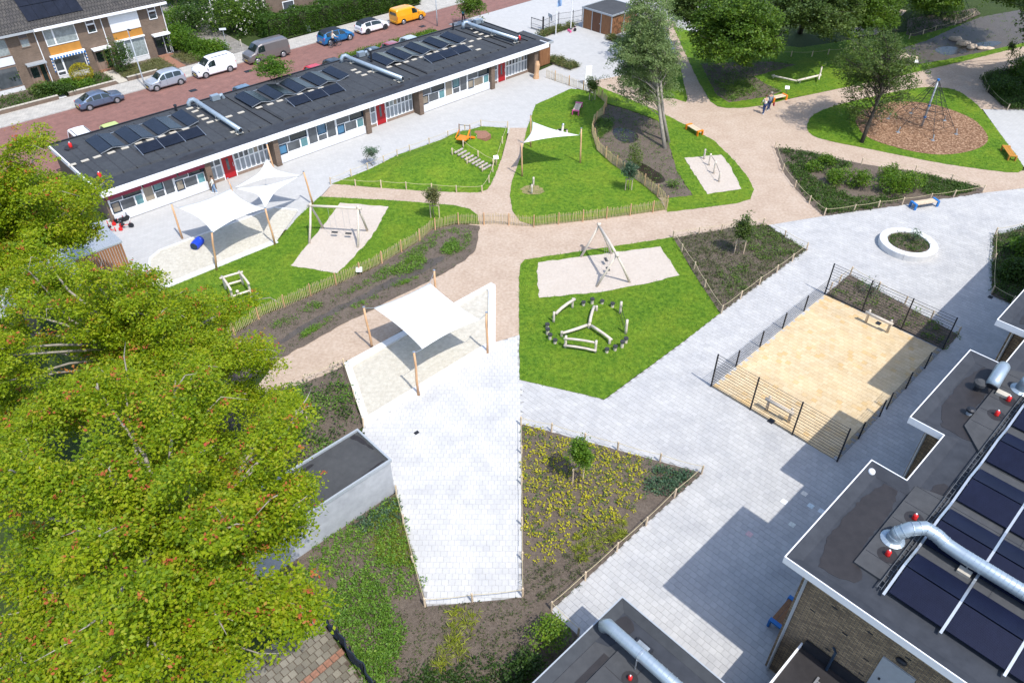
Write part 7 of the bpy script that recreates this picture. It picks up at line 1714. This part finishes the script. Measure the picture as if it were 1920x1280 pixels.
cover('ground_cover', scatter(xy(B_UNDER), 260), 'bush', 18, 0.15, scale=(1.5, 2.8), tone0=0.45)
# ditch: weeds in drifts along the banks
W1 = PX((780, 462), (808, 438), (850, 428), (882, 430), (886, 460), (850, 480), (800, 486), (740, 515), (690, 540), (640, 556), (600, 578), (560, 600), (520, 622), (505, 612), (560, 580), (640, 545), (700, 516))
W2 = PX((790, 520), (740, 540), (690, 570), (640, 592), (590, 622), (560, 640), (570, 622), (640, 584), (690, 562), (745, 528))
cover('weeds', patchy(scatter(xy(W1), 1500), 1.6, .2), 'freshcover', 7, 0.09, scale=(0.4, 1.0), tone0=0.4); cover('weeds', scatter(xy(PX((730, 508), (775, 480), (800, 488), (790, 505), (750, 522))), 210), 'freshcover', 8, 0.11, scale=(0.6, 1.2), tone0=0.5)
cover('weeds', scatter(xy(PX((838, 452), (856, 448), (862, 468), (840, 480), (826, 474))), 110), 'freshcover', 8, 0.12, scale=(0.6, 1.2), tone0=0.4)
cover('weeds', patchy(scatter(xy(W2), 900), 1.6, .3), 'freshcover', 7, 0.09, scale=(0.4, 0.9), tone0=0.5); cover('weeds', scatter(xy(B_WADI), 700), 'coverdark', 5, 0.08, scale=(0.4, 0.9))
cover('weeds', scatter(xy(B_POND), 420), 'cover', 7, 0.11, scale=(0.5, 1.4), tone0=0.4); cover('weeds', scatter(xy(PX((1118, 225), (1150, 225), (1148, 245), (1122, 262))), 200), 'cover', 9, 0.13, scale=(0.8, 1.6))
cover('weeds', scatter(xy(B_BACK1), 520), 'cover', 8, 0.13, scale=(0.6, 1.6), tone0=0.35); cover('weeds', scatter(xy(PX((1345, 160), (1400, 150), (1420, 170), (1370, 190))), 200), 'cover', 10, 0.15, scale=(1.0, 2.0), tone0=0.7)
cover('ground_cover', rows(xy(B_BACK3), 260, 0.3, 0.8), 'bush', 12, 0.15, scale=(1.0, 2.0), tone0=0.3)
cover('weeds', scatter(xy(B_BACK2), 160), 'cover', 6, 0.12, scale=(0.5, 1.0))
# yellow bed
B_Y1 = PX((980, 800), (1090, 832), (1200, 862), (1215, 880), (1190, 960), (1160, 985), (1090, 1010), (1040, 1055), (982, 1055))
qy = scatter(xy(B_Y1), 1500); keep = []
for p in qy:
    if all((p[0] - k[0]) ** 2 + (p[1] - k[1]) ** 2 > 0.30 ** 2 for k in keep): keep.append(p)
    if len(keep) >= 285: break
ym = []
for i in range(4):
    p, d = plant_pts('rosette', 15); V = leaf_quads(p * 1.25, 0.115, up=0.5, aspect=0.62, outdir=d); ym.append(fast_mesh('yellow_plant', V, 4, np.arange(len(V)), M['yellow'], np.repeat(np.clip(nprng.normal(.55, .25, 15), 0, 1), 4)))
for i, p in enumerate(keep):
    o = link('yellow_plant', ym[i % 4]); o.location = (p[0], p[1], 0.04); o.rotation_euler = (0, 0, rnd.uniform(0, 6)); o.scale = (rnd.uniform(.7, 1.25),) * 3
    tag(o, 'small bright yellow perennial in the bare triangular bed', 'plant', 'yellow perennials in the triangular bed')
cover('ground_cover', scatter(xy(PX((980, 800), (1090, 832), (1290, 885), (1190, 960), (1090, 1010), (982, 1055))), 170), 'cover', 10, 0.11, scale=(0.6, 1.2), tone0=0.5)
cover('ground_cover', scatter(xy(PX((1215, 880), (1300, 888), (1255, 930), (1210, 925))), 60), 'bluegreen', 18, 0.14, scale=(1.0, 1.7))
cover('ground_cover', rows(xy(PX((985, 1060), (1040, 1060), (1100, 1020), (1180, 985), (1130, 1040), (1040, 1130), (985, 1130))), 130, 0.6, 0.5), 'coverdark', 9, 0.13, 'rosette', (0.8, 1.4), 0.22, tone0=0.6)
cover('ground_cover', rows(xy(PX((1070, 990), (1150, 975), (1200, 985), (1130, 1040), (1080, 1060))), 60, 0.6, 0.5), 'strap', 16, 0.26, 'rosette', (0.8, 1.4), 0.13)
# lower bed: rows of young plants, strap leaves
LB1 = PX((600, 1020), (742, 932), (760, 1000), (790, 1110), (720, 1130), (745, 1200), (720, 1300), (690, 1300), (640, 1180), (600, 1130), (560, 1080))
cover('ground_cover', rows(xy(LB1), 520, -1.52, 0.5, 0.05), 'freshcover', 14, 0.12, scale=(0.8, 1.5), tone0=0.5)
cover('ground_cover', scatter(xy(PX((690, 980), (742, 935), (760, 1000), (780, 1070), (740, 1060), (700, 1040))), 300), 'strap', 9, 0.18, 'rosette', (0.6, 1.2), 0.14, tone0=0.3)
cover('ground_cover', scatter(xy(PX((660, 985), (745, 932), (752, 968), (690, 1000))), 90), 'bluegreen', 14, 0.12)
cover('ground_cover', scatter(xy(PX((600, 1120), (700, 1080), (760, 1180), (740, 1290), (700, 1290), (640, 1190))), 260), 'freshcover', 15, 0.13, scale=(0.8, 1.6), tone0=0.3)
cover('ground_cover', scatter(xy(PX((848, 1140), (900, 1128), (890, 1180), (870, 1230), (830, 1260), (812, 1250), (840, 1190))), 36), 'strap', 18, 0.30, 'rosette', (0.8, 1.3), 0.12, tone0=0.55)
cover('ground_cover', scatter(xy(PX((745, 1140), (980, 1125), (1080, 1195), (1000, 1290), (720, 1290))), 420), 'coverdark', 6, 0.09, scale=(0.4, 1.0), tone0=0.6)
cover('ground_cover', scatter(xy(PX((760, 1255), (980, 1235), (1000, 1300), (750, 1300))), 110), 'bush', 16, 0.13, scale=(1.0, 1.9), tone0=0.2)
# planter, school corner beds, verges
qp = []
for _ in range(150): t = rnd.uniform(0, 2 * PI); r = 1.32 * math.sqrt(rnd.random()); qp.append((pcn.x + r * math.cos(t), pcn.y + r * math.sin(t)))
cover('ground_cover', qp, 'bush', 11, 0.10, z0=0.33, tone0=0.5)
for a0, a1, b0, b1, n in ((61.0, 62.6, 54.6, 58.5, 160), (71.3, 72.6, 54.2, 58.6, 170), (66.5, 72.3, 64.0, 65.2, 170)):
    Q = xy([ST(rnd.uniform(a0, a1), rnd.uniform(b0, b1)) for _ in range(n)]); cover('ground_cover', Q, 'reed', 14, 0.30, 'rosette', (1.5, 3.4), 0.16); cover('ground_cover', Q[::2], 'bush', 12, 0.15, scale=(1.2, 2.4))
Q = xy([ST(rnd.uniform(45, 58.3), rnd.uniform(72.2, 74.9)) for _ in range(900)]); cover('ground_cover', Q, 'brightbush', 14, 0.16, scale=(1.0, 2.2))
for a0, a1, n, m_ in ((6, 17.6, 420, 'bush'), (19.4, 24, 260, 'bush'), (25.4, 30.4, 420, 'reed'), (31.8, 33.6, 160, 'reed')):
    Q = xy([ST(rnd.uniform(a0, a1), rnd.uniform(84.2, 88.0)) for _ in range(n)]); cover('ground_cover', Q, m_, 13, 0.16 if m_ == 'bush' else 0.28, 'bushy' if m_ == 'bush' else 'rosette', (1.0, 2.6), 0.5 if m_ == 'bush' else 0.14)
Q = xy([ST(rnd.uniform(33.2, 36.5) , rnd.uniform(84.2, 97)) for _ in range(800)]); cover('ground_cover', Q, 'brightbush', 13, 0.18, scale=(1.2, 2.6), tone0=0.35)
Q = xy([ST(rnd.uniform(39.5, 70), rnd.uniform(88, 118)) for _ in range(1800)]); cover('ground_cover', Q, 'bush', 12, 0.3, scale=(1.5, 3.5), tone0=0.4)

# ---------------------------------------------------------------- shrubs and hedges
def shrub(name, label, cat, c, r, mat, n=700, size=0.14, group=None, flowers=0, stems=True, tone0=0.5, flat=1.0, clumps=9, ball=False):
    """loose shrub: clumps of leaves around a few stems"""
    c = Vector(c); rt = thing(name, label, cat, c, 0, group); P_ = []; O_ = []; T_ = []
    for k in range(clumps):
        t = rnd.uniform(0, 2 * PI); q = math.sqrt(rnd.random()) * 0.72; h = rnd.uniform(0.35, 0.95)
        cc = np.array([r[0] * q * math.cos(t), r[1] * q * math.sin(t), r[2] * h * (1 - 0.35 * q)]); m = n // clumps
        d = unit(nprng.normal(size=(m, 3))); rr = nprng.uniform(0.55, 1.05, (m, 1)) * (0.42 + 0.2 * rnd.random())
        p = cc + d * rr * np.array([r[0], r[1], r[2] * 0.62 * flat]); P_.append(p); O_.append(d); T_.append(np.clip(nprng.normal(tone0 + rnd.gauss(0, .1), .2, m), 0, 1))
    Pn = np.concatenate(P_); O_ = np.concatenate(O_); T_ = np.concatenate(T_)
    if ball:
        O_ = unit(nprng.normal(size=O_.shape)); Pn = O_ * np.array(r) * nprng.uniform(.86, 1.03, (len(O_), 1)) + np.array([0, 0, r[2] * .95])
    k = Pn[:, 2] > 0.03
    leaf_obj('foliage', Pn[k], T_[k], size, M[mat], rt, up=0.5, outdir=O_[k] * 0.6)
    if stems:
        m_ = MB()
        for _ in range(5): t = rnd.uniform(0, 6.28); m_.tube([(0.06 * math.cos(t), 0.06 * math.sin(t), 0), (r[0] * .2 * math.cos(t), r[1] * .2 * math.sin(t), r[2] * .4), (r[0] * .45 * math.cos(t), r[1] * .45 * math.sin(t), r[2] * .75)], [0.03, 0.022, 0.01], 5)
        m_.build('stem', M['bark'], rt, kind=None)
    if flowers:
        d = unit(nprng.normal(size=(flowers, 3))); d[:, 2] = np.abs(d[:, 2]); p = d * np.array([r[0], r[1], r[2]]) * 0.92 + np.array([0, 0, r[2] * .12])
        p = np.repeat(p, 7, 0) + nprng.normal(0, 0.09, (flowers * 7, 3)); leaf_obj('blossom', p, nprng.random(len(p)), 0.13, M['flower'], rt, up=0.8, aspect=0.9)
    return rt
def hedge(a0, a1, b0, b1, h, label, name='hedge', mat='hedge', n=16000, size=0.15):
    c = ST((a0 + a1) / 2, (b0 + b1) / 2); rt = thing(name, label, 'hedge', c, TH); L, W_ = a1 - a0, b1 - b0
    f = nprng.random(n); x = nprng.uniform(-L / 2, L / 2, n); y = nprng.uniform(-W_ / 2, W_ / 2, n); z = nprng.uniform(0.05, h, n)
    top = f < 0.45; fr = (f >= .45) & (f < .88); en = f >= .88
    z[top] = h; y[fr] = -W_ / 2; x[en] = np.sign(nprng.normal(size=en.sum())) * L / 2
    Pn = np.column_stack([x, y, z]); bump_ = 0.16 * np.sin(x * 1.7) + 0.12 * np.sin(x * 4.1 + y * 3) + nprng.normal(0, .07, n); O_ = np.zeros((n, 3)); O_[top, 2] = 1; O_[fr, 1] = -1; O_[en, 0] = np.sign(x[en]); Pn += O_ * bump_[:, None]
    leaf_obj('foliage', Pn, np.clip(nprng.normal(.5, .22, n), 0, 1), size, M[mat], rt, up=0.3, outdir=O_ * 0.5)
    m_ = MB(); m_.b2(-L / 2 + .25, L / 2 - .25, -W_ / 2 + .25, W_ / 2 - .25, 0, h - .25); m_.build('twigs', M['darkbark'], rt)
hedge(42.3, 64.5, 84.7, 87.2, 2.3, 'long clipped green hedge along the far pavement', n=30000, size=0.17)
hedge(90, 96, 74.2, 86, 1.9, 'dense clipped hedge beyond the forecourt fence', n=9000, size=0.2)
shrub('golden_shrub', 'golden yellow ball shaped shrub in the terrace garden', 'shrub', P(158, 153), (1.1, 1.1, .95), 'goldbush', 3400, 0.11, clumps=10, ball=True)
shrub('garden_shrub', 'dark green loose shrub against the terrace wall beside the lamp', 'shrub', P(232, 135), (1.25, 1.2, 3.2), 'bush', 2200, 0.17, clumps=14, tone0=0.4)
for x, y, r, m_, lb, fl in ((352, 95, (2.2, 2.0, 2.6), 'brightbush', 'bright green rounded bush at the house end', 0), (372, 62, (2.5, 2.2, 3.2), 'bush', 'layered dark green bush with pale flecks beside the alley', 25), (335, 52, (2.6, 2.4, 2.0), 'brightbush', 'low bright bush behind the house end', 0), (395, 98, (2.0, 1.4, 1.2), 'brightbush', 'low yellow green bush above the white van', 0),
                         (440, 62, (3.2, 2.8, 4.6), 'lime', 'large flowering bush dotted with white blossom on the alley', 70), (478, 52, (2.6, 2.4, 3.6), 'bush', 'leafy bush with a few white flowers behind the hedge end', 30), (492, 25, (3, 3, 3.8), 'olive', 'dull green bush before the pale brick house', 0), (400, 22, (3.4, 3.2, 6.0), 'lime', 'tall dark bush beside the slender lamp post', 0), (330, 12, (1.8, 1.6, 3.6), 'lime', 'dark bush behind the roof end', 0),
                         (112, 178, (1.6, 1.2, 1.2), 'bush', 'brownish green shrubs before the second terrace window', 0), (130, 168, (1.0, 0.9, 1.0), 'brightbush', 'small bright shrub beside the grey garden path', 0), (78, 178, (1.6, 1.1, 1.1), 'olive', 'olive shrub row at the first garden wall', 0), (30, 165, (1.5, 1.3, 2.2), 'bush', 'dark shrub before the leftmost terrace window', 0), (165, 165, (0.9, .8, .8), 'brightbush', 'small yellow green shrub under the golden ball', 0)):
    shrub('bush', lb, 'bush', P(x, y), r, m_, int(1500 * r[0]), 0.2, 'bushes along the street', fl, tone0=0.45, clumps=16)
for x, y, r, lb, nn in ((1575, 345, (1.1, 1.0, 1.5), 'bright green shrub left of the pair in the fenced bed', 1500), (1610, 352, (1.0, 0.9, 1.4), 'bright green shrub between the two largest in the fenced bed', 1300), (1672, 362, (1.25, 1.1, 1.7), 'large bright green shrub nearest the rope in the fenced bed', 1900), (1700, 356, (1.2, 1.0, 1.6), 'large bright green shrub towards the blue bench', 1800), (1660, 338, (1.0, .9, 1.4), 'bright green shrub behind the large pair in the fenced bed', 1300), (1520, 322, (.7, .6, .9), 'small bright green shrub near the gravel corner', 700), (1548, 310, (.8, .7, 1.0), 'small shrub under the leaning tree', 700)):
    shrub('laurel_shrub', lb, 'shrub', P(x, y), r, 'brightbush', nn, 0.15, 'bright shrubs in the fenced bed', tone0=0.55, clumps=14)
shrub('yellow_shrub', 'yellow green shrub beside the low flat building', 'shrub', P(1022, 1205), (0.85, 0.8, 1.7), 'brightbush', 1500, 0.11, tone0=0.75, clumps=14)
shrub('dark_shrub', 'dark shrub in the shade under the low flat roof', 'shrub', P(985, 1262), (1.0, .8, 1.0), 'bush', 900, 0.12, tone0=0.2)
shrub('reed_clump', 'feathery green shrub on the puddle bank inside the wavy fence', 'shrub', P(1188, 322), (0.8, 0.75, 2.4), 'olive', 1400, 0.12, tone0=0.7)
shrub('reed_clump', 'small pale weed clump beside the brown puddle', 'shrub', P(1262, 352), (0.6, 0.5, 0.8), 'cover', 450, 0.11, tone0=0.6)
for x, y, r, m_, lb in ((1890, 175, (2.2, 1.6, 1.6), 'bush', 'broad dull green shrub in the corner bed by the gravel'), (1905, 140, (1.6, 1.4, 2.4), 'brightbush', 'bright shrub at the picture edge by the leaning post'), (1925, 168, (1.5, 1.4, 2.0), 'bush', 'dark shrub cut by the picture edge'), (1760, 28, (2.6, 1.6, 1.8), 'brightbush', 'bright green bush above the dark planting'), (1735, 18, (2.2, 1.8, 2.2), 'brightbush', 'yellow green bush under the far trees'), (1895, 520, (1.2, 1.0, 1.3), 'bush', 'blue green shrub in the bed by the grey building'), (1915, 480, (1.3, 1.1, 1.5), 'brightbush', 'yellow green shrub in the bed by the grey building'), (1650, 55, (2.2, 1.8, 2.6), 'lime', 'yellow green bush beside the climbing ladder'), (1680, 30, (2.4, 2.2, 3.2), 'lime', 'tall green bush behind the climbing ladder')):
    shrub('bush', lb, 'bush', P(x, y), r, m_, int(1300 * r[0]), 0.18, 'bushes at the playground edges', tone0=0.4, clumps=14)
shrub('planter_shrub', 'small open grey green shrub growing in the round planter', 'shrub', P(1713, 452, 0.35), (0.55, 0.5, 0.95), 'bluegreen', 260, 0.10, tone0=0.6, clumps=8)
shrub('court_shrub', 'thin sprawling sapling in the bed behind the ball court', 'shrub', P(1632, 552), (0.8, 0.6, 1.3), 'bluegreen', 170, 0.11, tone0=0.5, clumps=6)

# ---------------------------------------------------------------- trees
def limb(mb, pts, r0, r1, n=7):
    k = len(pts); mb.tube(pts, [r0 + (r1 - r0) * i / (k - 1) for i in range(k)], n)
def tree(name, label, base, crown_c, crown_r, mat, n_bough, sprays, leaves, size, trunk_r=0.2, bark='bark', lean=None, group=None, sil=None, spread=(1.0, 1.0, 0.45), spray_r=0.5, tone0=0.5, red=0.0, lo=-0.55, twigs=2, fork=None, extra_trunk=None, up=0.6, shell=(0.55, 1.0), fan=False):
    base = Vector(base); rt = thing(name, label, 'tree', base, 0, group); cc = np.array(crown_c); cr = np.array(crown_r)
    boughs = []
    t_ = 0
    while len(boughs) < n_bough and t_ < n_bough * 40:
        t_ += 1
        d = nprng.normal(size=3); d /= np.linalg.norm(d)
        if d[2] < lo: continue
        p = cc + d * cr * nprng.uniform(*shell)
        if sil is not None:
            u, v = pix_np(p[None]);
            if not inpoly(u, v, sil)[0]: continue
        boughs.append(p)
    Ps = []; Ts = []; Od = []; spr = []
    for b in boughs:
        for _ in range(sprays):
            c = b + nprng.normal(size=3) * np.array(spread)
            if fan:
                dr = b - cc; dr[2] *= .35; dr = dr / (np.linalg.norm(dr) + 1e-6); sd = np.array([-dr[1], dr[0], 0.0]); c = b + dr * nprng.uniform(-1.9, 0.7) + sd * nprng.normal(0, .42) + np.array([0, 0, nprng.normal(0, .13)])
            if sil is not None:
                u, v = pix_np(c[None])
                if not inpoly(u, v, sil)[0]: continue
            spr.append(c)
    spr = np.array(spr); ns = len(spr)
    t0 = np.clip(nprng.normal(tone0, 0.13, ns), 0.05, 0.8)
    ang = nprng.uniform(0, 2 * PI, (ns, leaves)); rad = spray_r * np.sqrt(nprng.random((ns, leaves))) * nprng.uniform(.7, 1.3, (ns, 1))
    x = rad * np.cos(ang); y = rad * np.sin(ang); z = -0.45 * rad ** 2 / spray_r + nprng.normal(0, 0.10 * spray_r + .03, (ns, leaves))
    tilt = nprng.normal(0, 0.25, (ns, 1, 2)); z = z + x * tilt[..., 0] + y * tilt[..., 1]
    Pn = spr[:, None, :] + np.stack([x, y, z], -1); tone = np.clip(t0[:, None] + nprng.normal(0, 0.15, (ns, leaves)), 0, 0.84)
    if red > 0:
        k = nprng.random(ns) < red; m = min(9, leaves)
        idx = np.where(k)[0]; off = nprng.normal(0, 0.09, (len(idx), m, 3)); off[..., 2] *= .5
        ctr = spr[idx] + np.stack([nprng.normal(0, spray_r * .5, len(idx)), nprng.normal(0, spray_r * .5, len(idx)), np.full(len(idx), 0.10)], -1)
        Pn[idx, :m] = ctr[:, None, :] + off; tone[idx, :m] = nprng.uniform(.87, 1.0, (len(idx), m))
    od = np.stack([np.cos(ang), np.sin(ang), np.full_like(ang, -0.15)], -1)
    leaf_obj('crown', Pn.reshape(-1, 3), tone.reshape(-1), size, M[mat], rt, org=base, up=up, outdir=od.reshape(-1, 3) * 0.7)
    # trunk and limbs
    mb = MB(); top = Vector(cc) + Vector((0, 0, cr[2] * 0.45)); mid = base.lerp(top, 0.5) + Vector((rnd.gauss(0, .25), rnd.gauss(0, .25), 0))
    tr = [base - Vector((0, 0, .1)), base.lerp(mid, .5) + Vector((rnd.gauss(0, .06), rnd.gauss(0, .06), 0)), mid, mid.lerp(top, .5), top]
    limb(mb, [p - base for p in tr], trunk_r * 1.15, trunk_r * 0.07, 10)
    if extra_trunk is not None:
        e0 = Vector(extra_trunk); limb(mb, [e0 - base - Vector((0, 0, .1)), e0.lerp(mid, .5) - base, mid - base + Vector((.25, 0, .3))], trunk_r, trunk_r * .6, 10)
    mb.build('trunk', M[bark], rt, smooth=True)
    mb = MB(); z0 = base.z + (cc[2] - base.z) * 0.45
    for b in boughs:
        b = Vector(b); f = min(0.95, max(0.25, (b.z - base.z) / max(1, (top.z - base.z)) * 0.72)); s_ = tr[0].lerp(tr[-1], f) if f < .01 else None
        ii = f * 4; i = min(3, int(ii)); s_ = tr[i].lerp(tr[i + 1], ii - i); m1 = s_.lerp(b, .5) + Vector((rnd.gauss(0, .25), rnd.gauss(0, .25), rnd.uniform(-.1, .35)))
        limb(mb, [s_ - base, m1 - base, b - base], trunk_r * .24, trunk_r * .045 + .005, 6)
        if twigs:
            for _ in range(twigs): q = b + Vector(nprng.normal(size=3) * np.array(spread) * .8); limb(mb, [m1.lerp(b, rnd.uniform(.4, 1)) - base, (b.lerp(q, .5) + Vector((0, 0, .08))) - base, q - base], trunk_r * .08 + .008, .006, 4)
    mb.build('branches', M[bark], rt, smooth=True)
    return rt
SIL = [(-90, 60), (10, 118), (30, 150), (45, 200), (78, 206), (72, 232), (98, 258), (132, 298), (166, 320), (152, 335), (192, 330), (192, 356), (160, 392), (186, 402), (178, 432), (150, 452), (170, 470), (214, 500), (228, 468), (262, 412), (282, 416), (272, 462), (300, 462), (292, 486), (326, 468), (345, 478), (374, 482), (368, 502), (340, 522), (332, 544), (386, 532), (398, 548), (440, 545), (452, 562), (486, 545), (500, 560), (500, 605), (520, 622), (508, 642), (530, 680), (562, 692), (568, 718), (545, 742), (575, 768), (563, 790), (575, 838), (540, 858), (568, 888), (590, 884), (610, 894), (572, 916), (590, 945), (558, 975), (606, 988), (575, 1024), (626, 1058), (590, 1082), (626, 1120), (600, 1140), (594, 1170), (560, 1190), (520, 1210), (498, 1240), (462, 1272), (440, 1330), (-90, 1400)]
tree('maple_tree', 'huge yellow green maple with reddish shoot tips filling the near corner', (-13.5, 18.5, 0), (-10.0, 14.0, 9.6), (8.6, 8.0, 5.6), 'maple', 92, 29, 70, 0.125, .42, 'palebark', sil=SIL, spread=(0.80, 0.80, 0.30), spray_r=.42, tone0=.54, red=.20, lo=-.6, shell=(.3, 1.0), up=.7, twigs=1, fan=True)
tree('maple_tree', 'yellow green maple behind the huge one, reaching over the swing lawn', (-17.5, 28.5, 0), (-16.3, 24.6, 8.4), (8.4, 7.2, 5.2), 'maple', 84, 28, 70, 0.125, .34, 'palebark', sil=SIL, spread=(0.80, 0.80, 0.30), spray_r=.42, tone0=.54, red=.18, lo=-.6, shell=(.3, 1.0), up=.7, twigs=1, fan=True)
tree('maple_tree', 'farther yellow green maple beside the end of the school roof', (-29.5, 36.5, 0), (-25.5, 33.5, 9.5), (6.0, 6.5, 5.5), 'maple', 70, 25, 62, 0.135, .32, 'palebark', sil=SIL, spread=(0.80, 0.80, 0.32), spray_r=.50, tone0=.54, red=.16, lo=-.6, shell=(.3, 1.0), up=.7, twigs=1, fan=True)
ab = P(1247, 279); SILA = [(1205, -60), (1240, -40), (1268, 10), (1285, 75), (1280, 110), (1290, 140), (1272, 165), (1262, 190), (1240, 180), (1225, 205), (1200, 200), (1180, 232), (1150, 230), (1140, 205), (1125, 180), (1105, 150), (1108, 110), (1140, 92), (1165, 60), (1180, 10)]
tree('alder_tree', 'tall grey green tree with twin slender trunks by the puddle', ab, tuple(P(1212, 90, 7.4)), (3.0, 3.0, 5.2), 'alder', 130, 12, 54, .14, .17, 'palebark', sil=SILA, spread=(.6, .6, .45), spray_r=.42, tone0=.5, extra_trunk=P(1254, 267), lo=-.95, shell=(.2, 1.0))
rb = P(1592, 292); SILR = [(1600, 40), (1660, 50), (1700, 75), (1760, 98), (1770, 125), (1760, 150), (1735, 140), (1715, 165), (1705, 195), (1680, 205), (1665, 225), (1640, 215), (1612, 240), (1600, 300), (1575, 300), (1560, 262), (1575, 240), (1590, 215), (1545, 205), (1540, 180), (1570, 170), (1548, 120), (1580, 95)]
tree('ash_tree', 'slanting open crowned tree over the woodchips', P(1615, 268), tuple(P(1655, 125, 5.8)), (4.6, 4.2, 5.0), 'olive', 84, 8, 38, .16, .17, 'darkbark', sil=SILR, spread=(.7, .7, .4), spray_r=.42, tone0=.5, lo=-.95, shell=(.2, 1.0))
DT = [((1350, 90), (1385, 70), 5.2, (5.0, 4.5, 4.6), 'lime', 'broad bright green tree shading the bare bed', [(1300, -60), (1480, -60), (1470, 60), (1455, 100), (1400, 112), (1395, 125), (1380, 105), (1345, 112), (1330, 100), (1310, 115), (1292, 70), (1310, 20)]),
      ((1500, 60), (1520, 15), 6.5, (5.5, 5, 5), 'olive', 'dark wide tree behind the rope fence', [(1430, -90), (1620, -90), (1610, 40), (1575, 80), (1540, 60), (1500, 40), (1460, 50)]),
      ((1620, 20), (1600, -10), 6.5, (5, 5, 5), 'lime', 'bright tree behind the climbing ladder', [(1530, -90), (1720, -90), (1705, 30), (1660, 55), (1600, 75), (1560, 40)]),
      ((1290, 20), (1275, -10), 7.0, (4.5, 4.5, 5), 'olive', 'dark tree behind the grey green alder', [(1225, -90), (1340, -90), (1330, 20), (1300, 45), (1270, 25), (1255, 30)]),
      ((1850, -30), (1840, -60), 8.0, (7, 6, 7), 'lime', 'dark tree at the top edge beyond the far corner of the playground', [(1790, -160), (1960, -160), (1960, 2), (1900, 8), (1830, 4), (1800, -20)]), ((2010, 70), (2010, 20), 8.5, (7, 6, 6), 'olive', 'big tree at the picture corner casting the deep shade', [(1905, -160), (2400, -160), (2400, 300), (1960, 120), (1922, 60)]), ((1760, -10), (1745, -40), 7.0, (5, 5, 5), 'lime', 'round tree at the top edge above the dark planting', [(1690, -160), (1810, -160), (1800, 8), (1750, 18), (1710, 8)])]
for (bx, by), (cx_, cy_), z, r, m_, lb, sl in DT:
    tree('dark_tree' if m_ == 'olive' else 'linden_tree', lb, P(bx, by), tuple(P(cx_, cy_, z)), r, m_, 75, 10, 48, .26, .3, 'darkbark', sil=sl, spread=(.95, .95, .5), spray_r=.65, tone0=.45, group='trees beyond the playground', lo=-.7, shell=(.4, 1.0))
# street trees
tree('street_tree', 'small round green tree on the street beside the walking person', P(880, 30), tuple(P(882, 8, 2.6)), (1.3, 1.3, 1.4), 'lime', 22, 7, 36, .17, .06, 'darkbark', spread=(.4, .4, .35), spray_r=.4, tone0=.5, twigs=0, lo=-.8)
tree('street_tree', 'small green tree top poking over the school roof', P(512, 158), tuple(P(507, 129, 3.6)), (1.3, 1.2, .8), 'brightbush', 16, 6, 34, .18, .06, 'darkbark', spread=(.4, .4, .25), spray_r=.4, tone0=.35, twigs=0)
# saplings tied to timber stakes
def stakes(px, label, w=0.62, h=1.15, rot=0.0, n=2):
    p = P(*px); r_ = thing('tree_stake', label, 'tree stake', p, rot, 'timber tree stakes')
    for s_ in (-1, 1): m_ = MB(); m_.tube([(s_ * w / 2, 0, -.05), (s_ * w / 2, 0, h)], .04, 8); m_.build('stake', M['pine'], r_)
    m_ = MB(); m_.box((0, .02, h - .08), (w + .12, .03, .1)); m_.build('crossbar', M['pine'], r_); m_ = MB(); m_.tube([(-.06, 0, h - .06), (0, .08, h - .06), (.06, 0, h - .06)], .015, 6); m_.build('tie', M['black'], r_)
def sapling(px, h, r, mat_, label, n=12, tone=.6, size=.13, low=.68):
    p = P(*px); cz = h * low
    tree('sapling', label, p, (p.x, p.y, cz), (r, r, h * (1 - low)), mat_, n, 5, 26, size, .035, 'bark', spread=(r * .28, r * .28, .22), spray_r=.26, tone0=tone, twigs=0, group='young staked trees', lo=-.95, shell=(.1, .95))
sapling((1084, 905), 3.25, .46, 'brightbush', 'young bright green tree in the bed of yellow plants', 24, .5, .12, low=.72); stakes((1083, 903), 'timber stakes holding the young tree in the yellow bed', rot=0.5)
sapling((1384, 477), 3.2, .5, 'olive', 'young slim dark green tree in the brown bed', 20, .5); stakes((1385, 476), 'timber stakes holding the young tree in the brown bed', .66)
sapling((815, 410), 3.3, .55, 'reed', 'young sparse yellow green tree at the tip of the swing lawn', 14, .5); stakes((816, 409), 'timber stakes on the tip of the swing lawn by the picket fence', .66)
sapling((1178, 357), 2.8, .45, 'bluegreen', 'young thin tree on the sail lawn near the wavy fence', 12, .4); stakes((1178, 357), 'timber stakes on the fenced sail lawn', .5, 1.05)
sapling((1108, 190), 2.6, .5, 'olive', 'young tree by the bend of the wavy picket fence', 14, .5); stakes((1110, 188), 'timber stakes near the bend of the wavy picket fence', .55, 1.0)
sapling((567, 790), 2.4, .5, 'cover', 'young tree among the bushes near the concrete box', 12, .5); stakes((566, 788), 'timber stakes among the bushes near the concrete box', .6, 1.1)
sapling((700, 310), 1.8, .5, 'bluegreen', 'tiny pale sapling at the yard edge of the mound', 8, .7, .11)
sapling((1880, 132), 3.6, .35, 'olive', 'thin leaning sapling at the gravel edge of the corner bed', 6, .4)
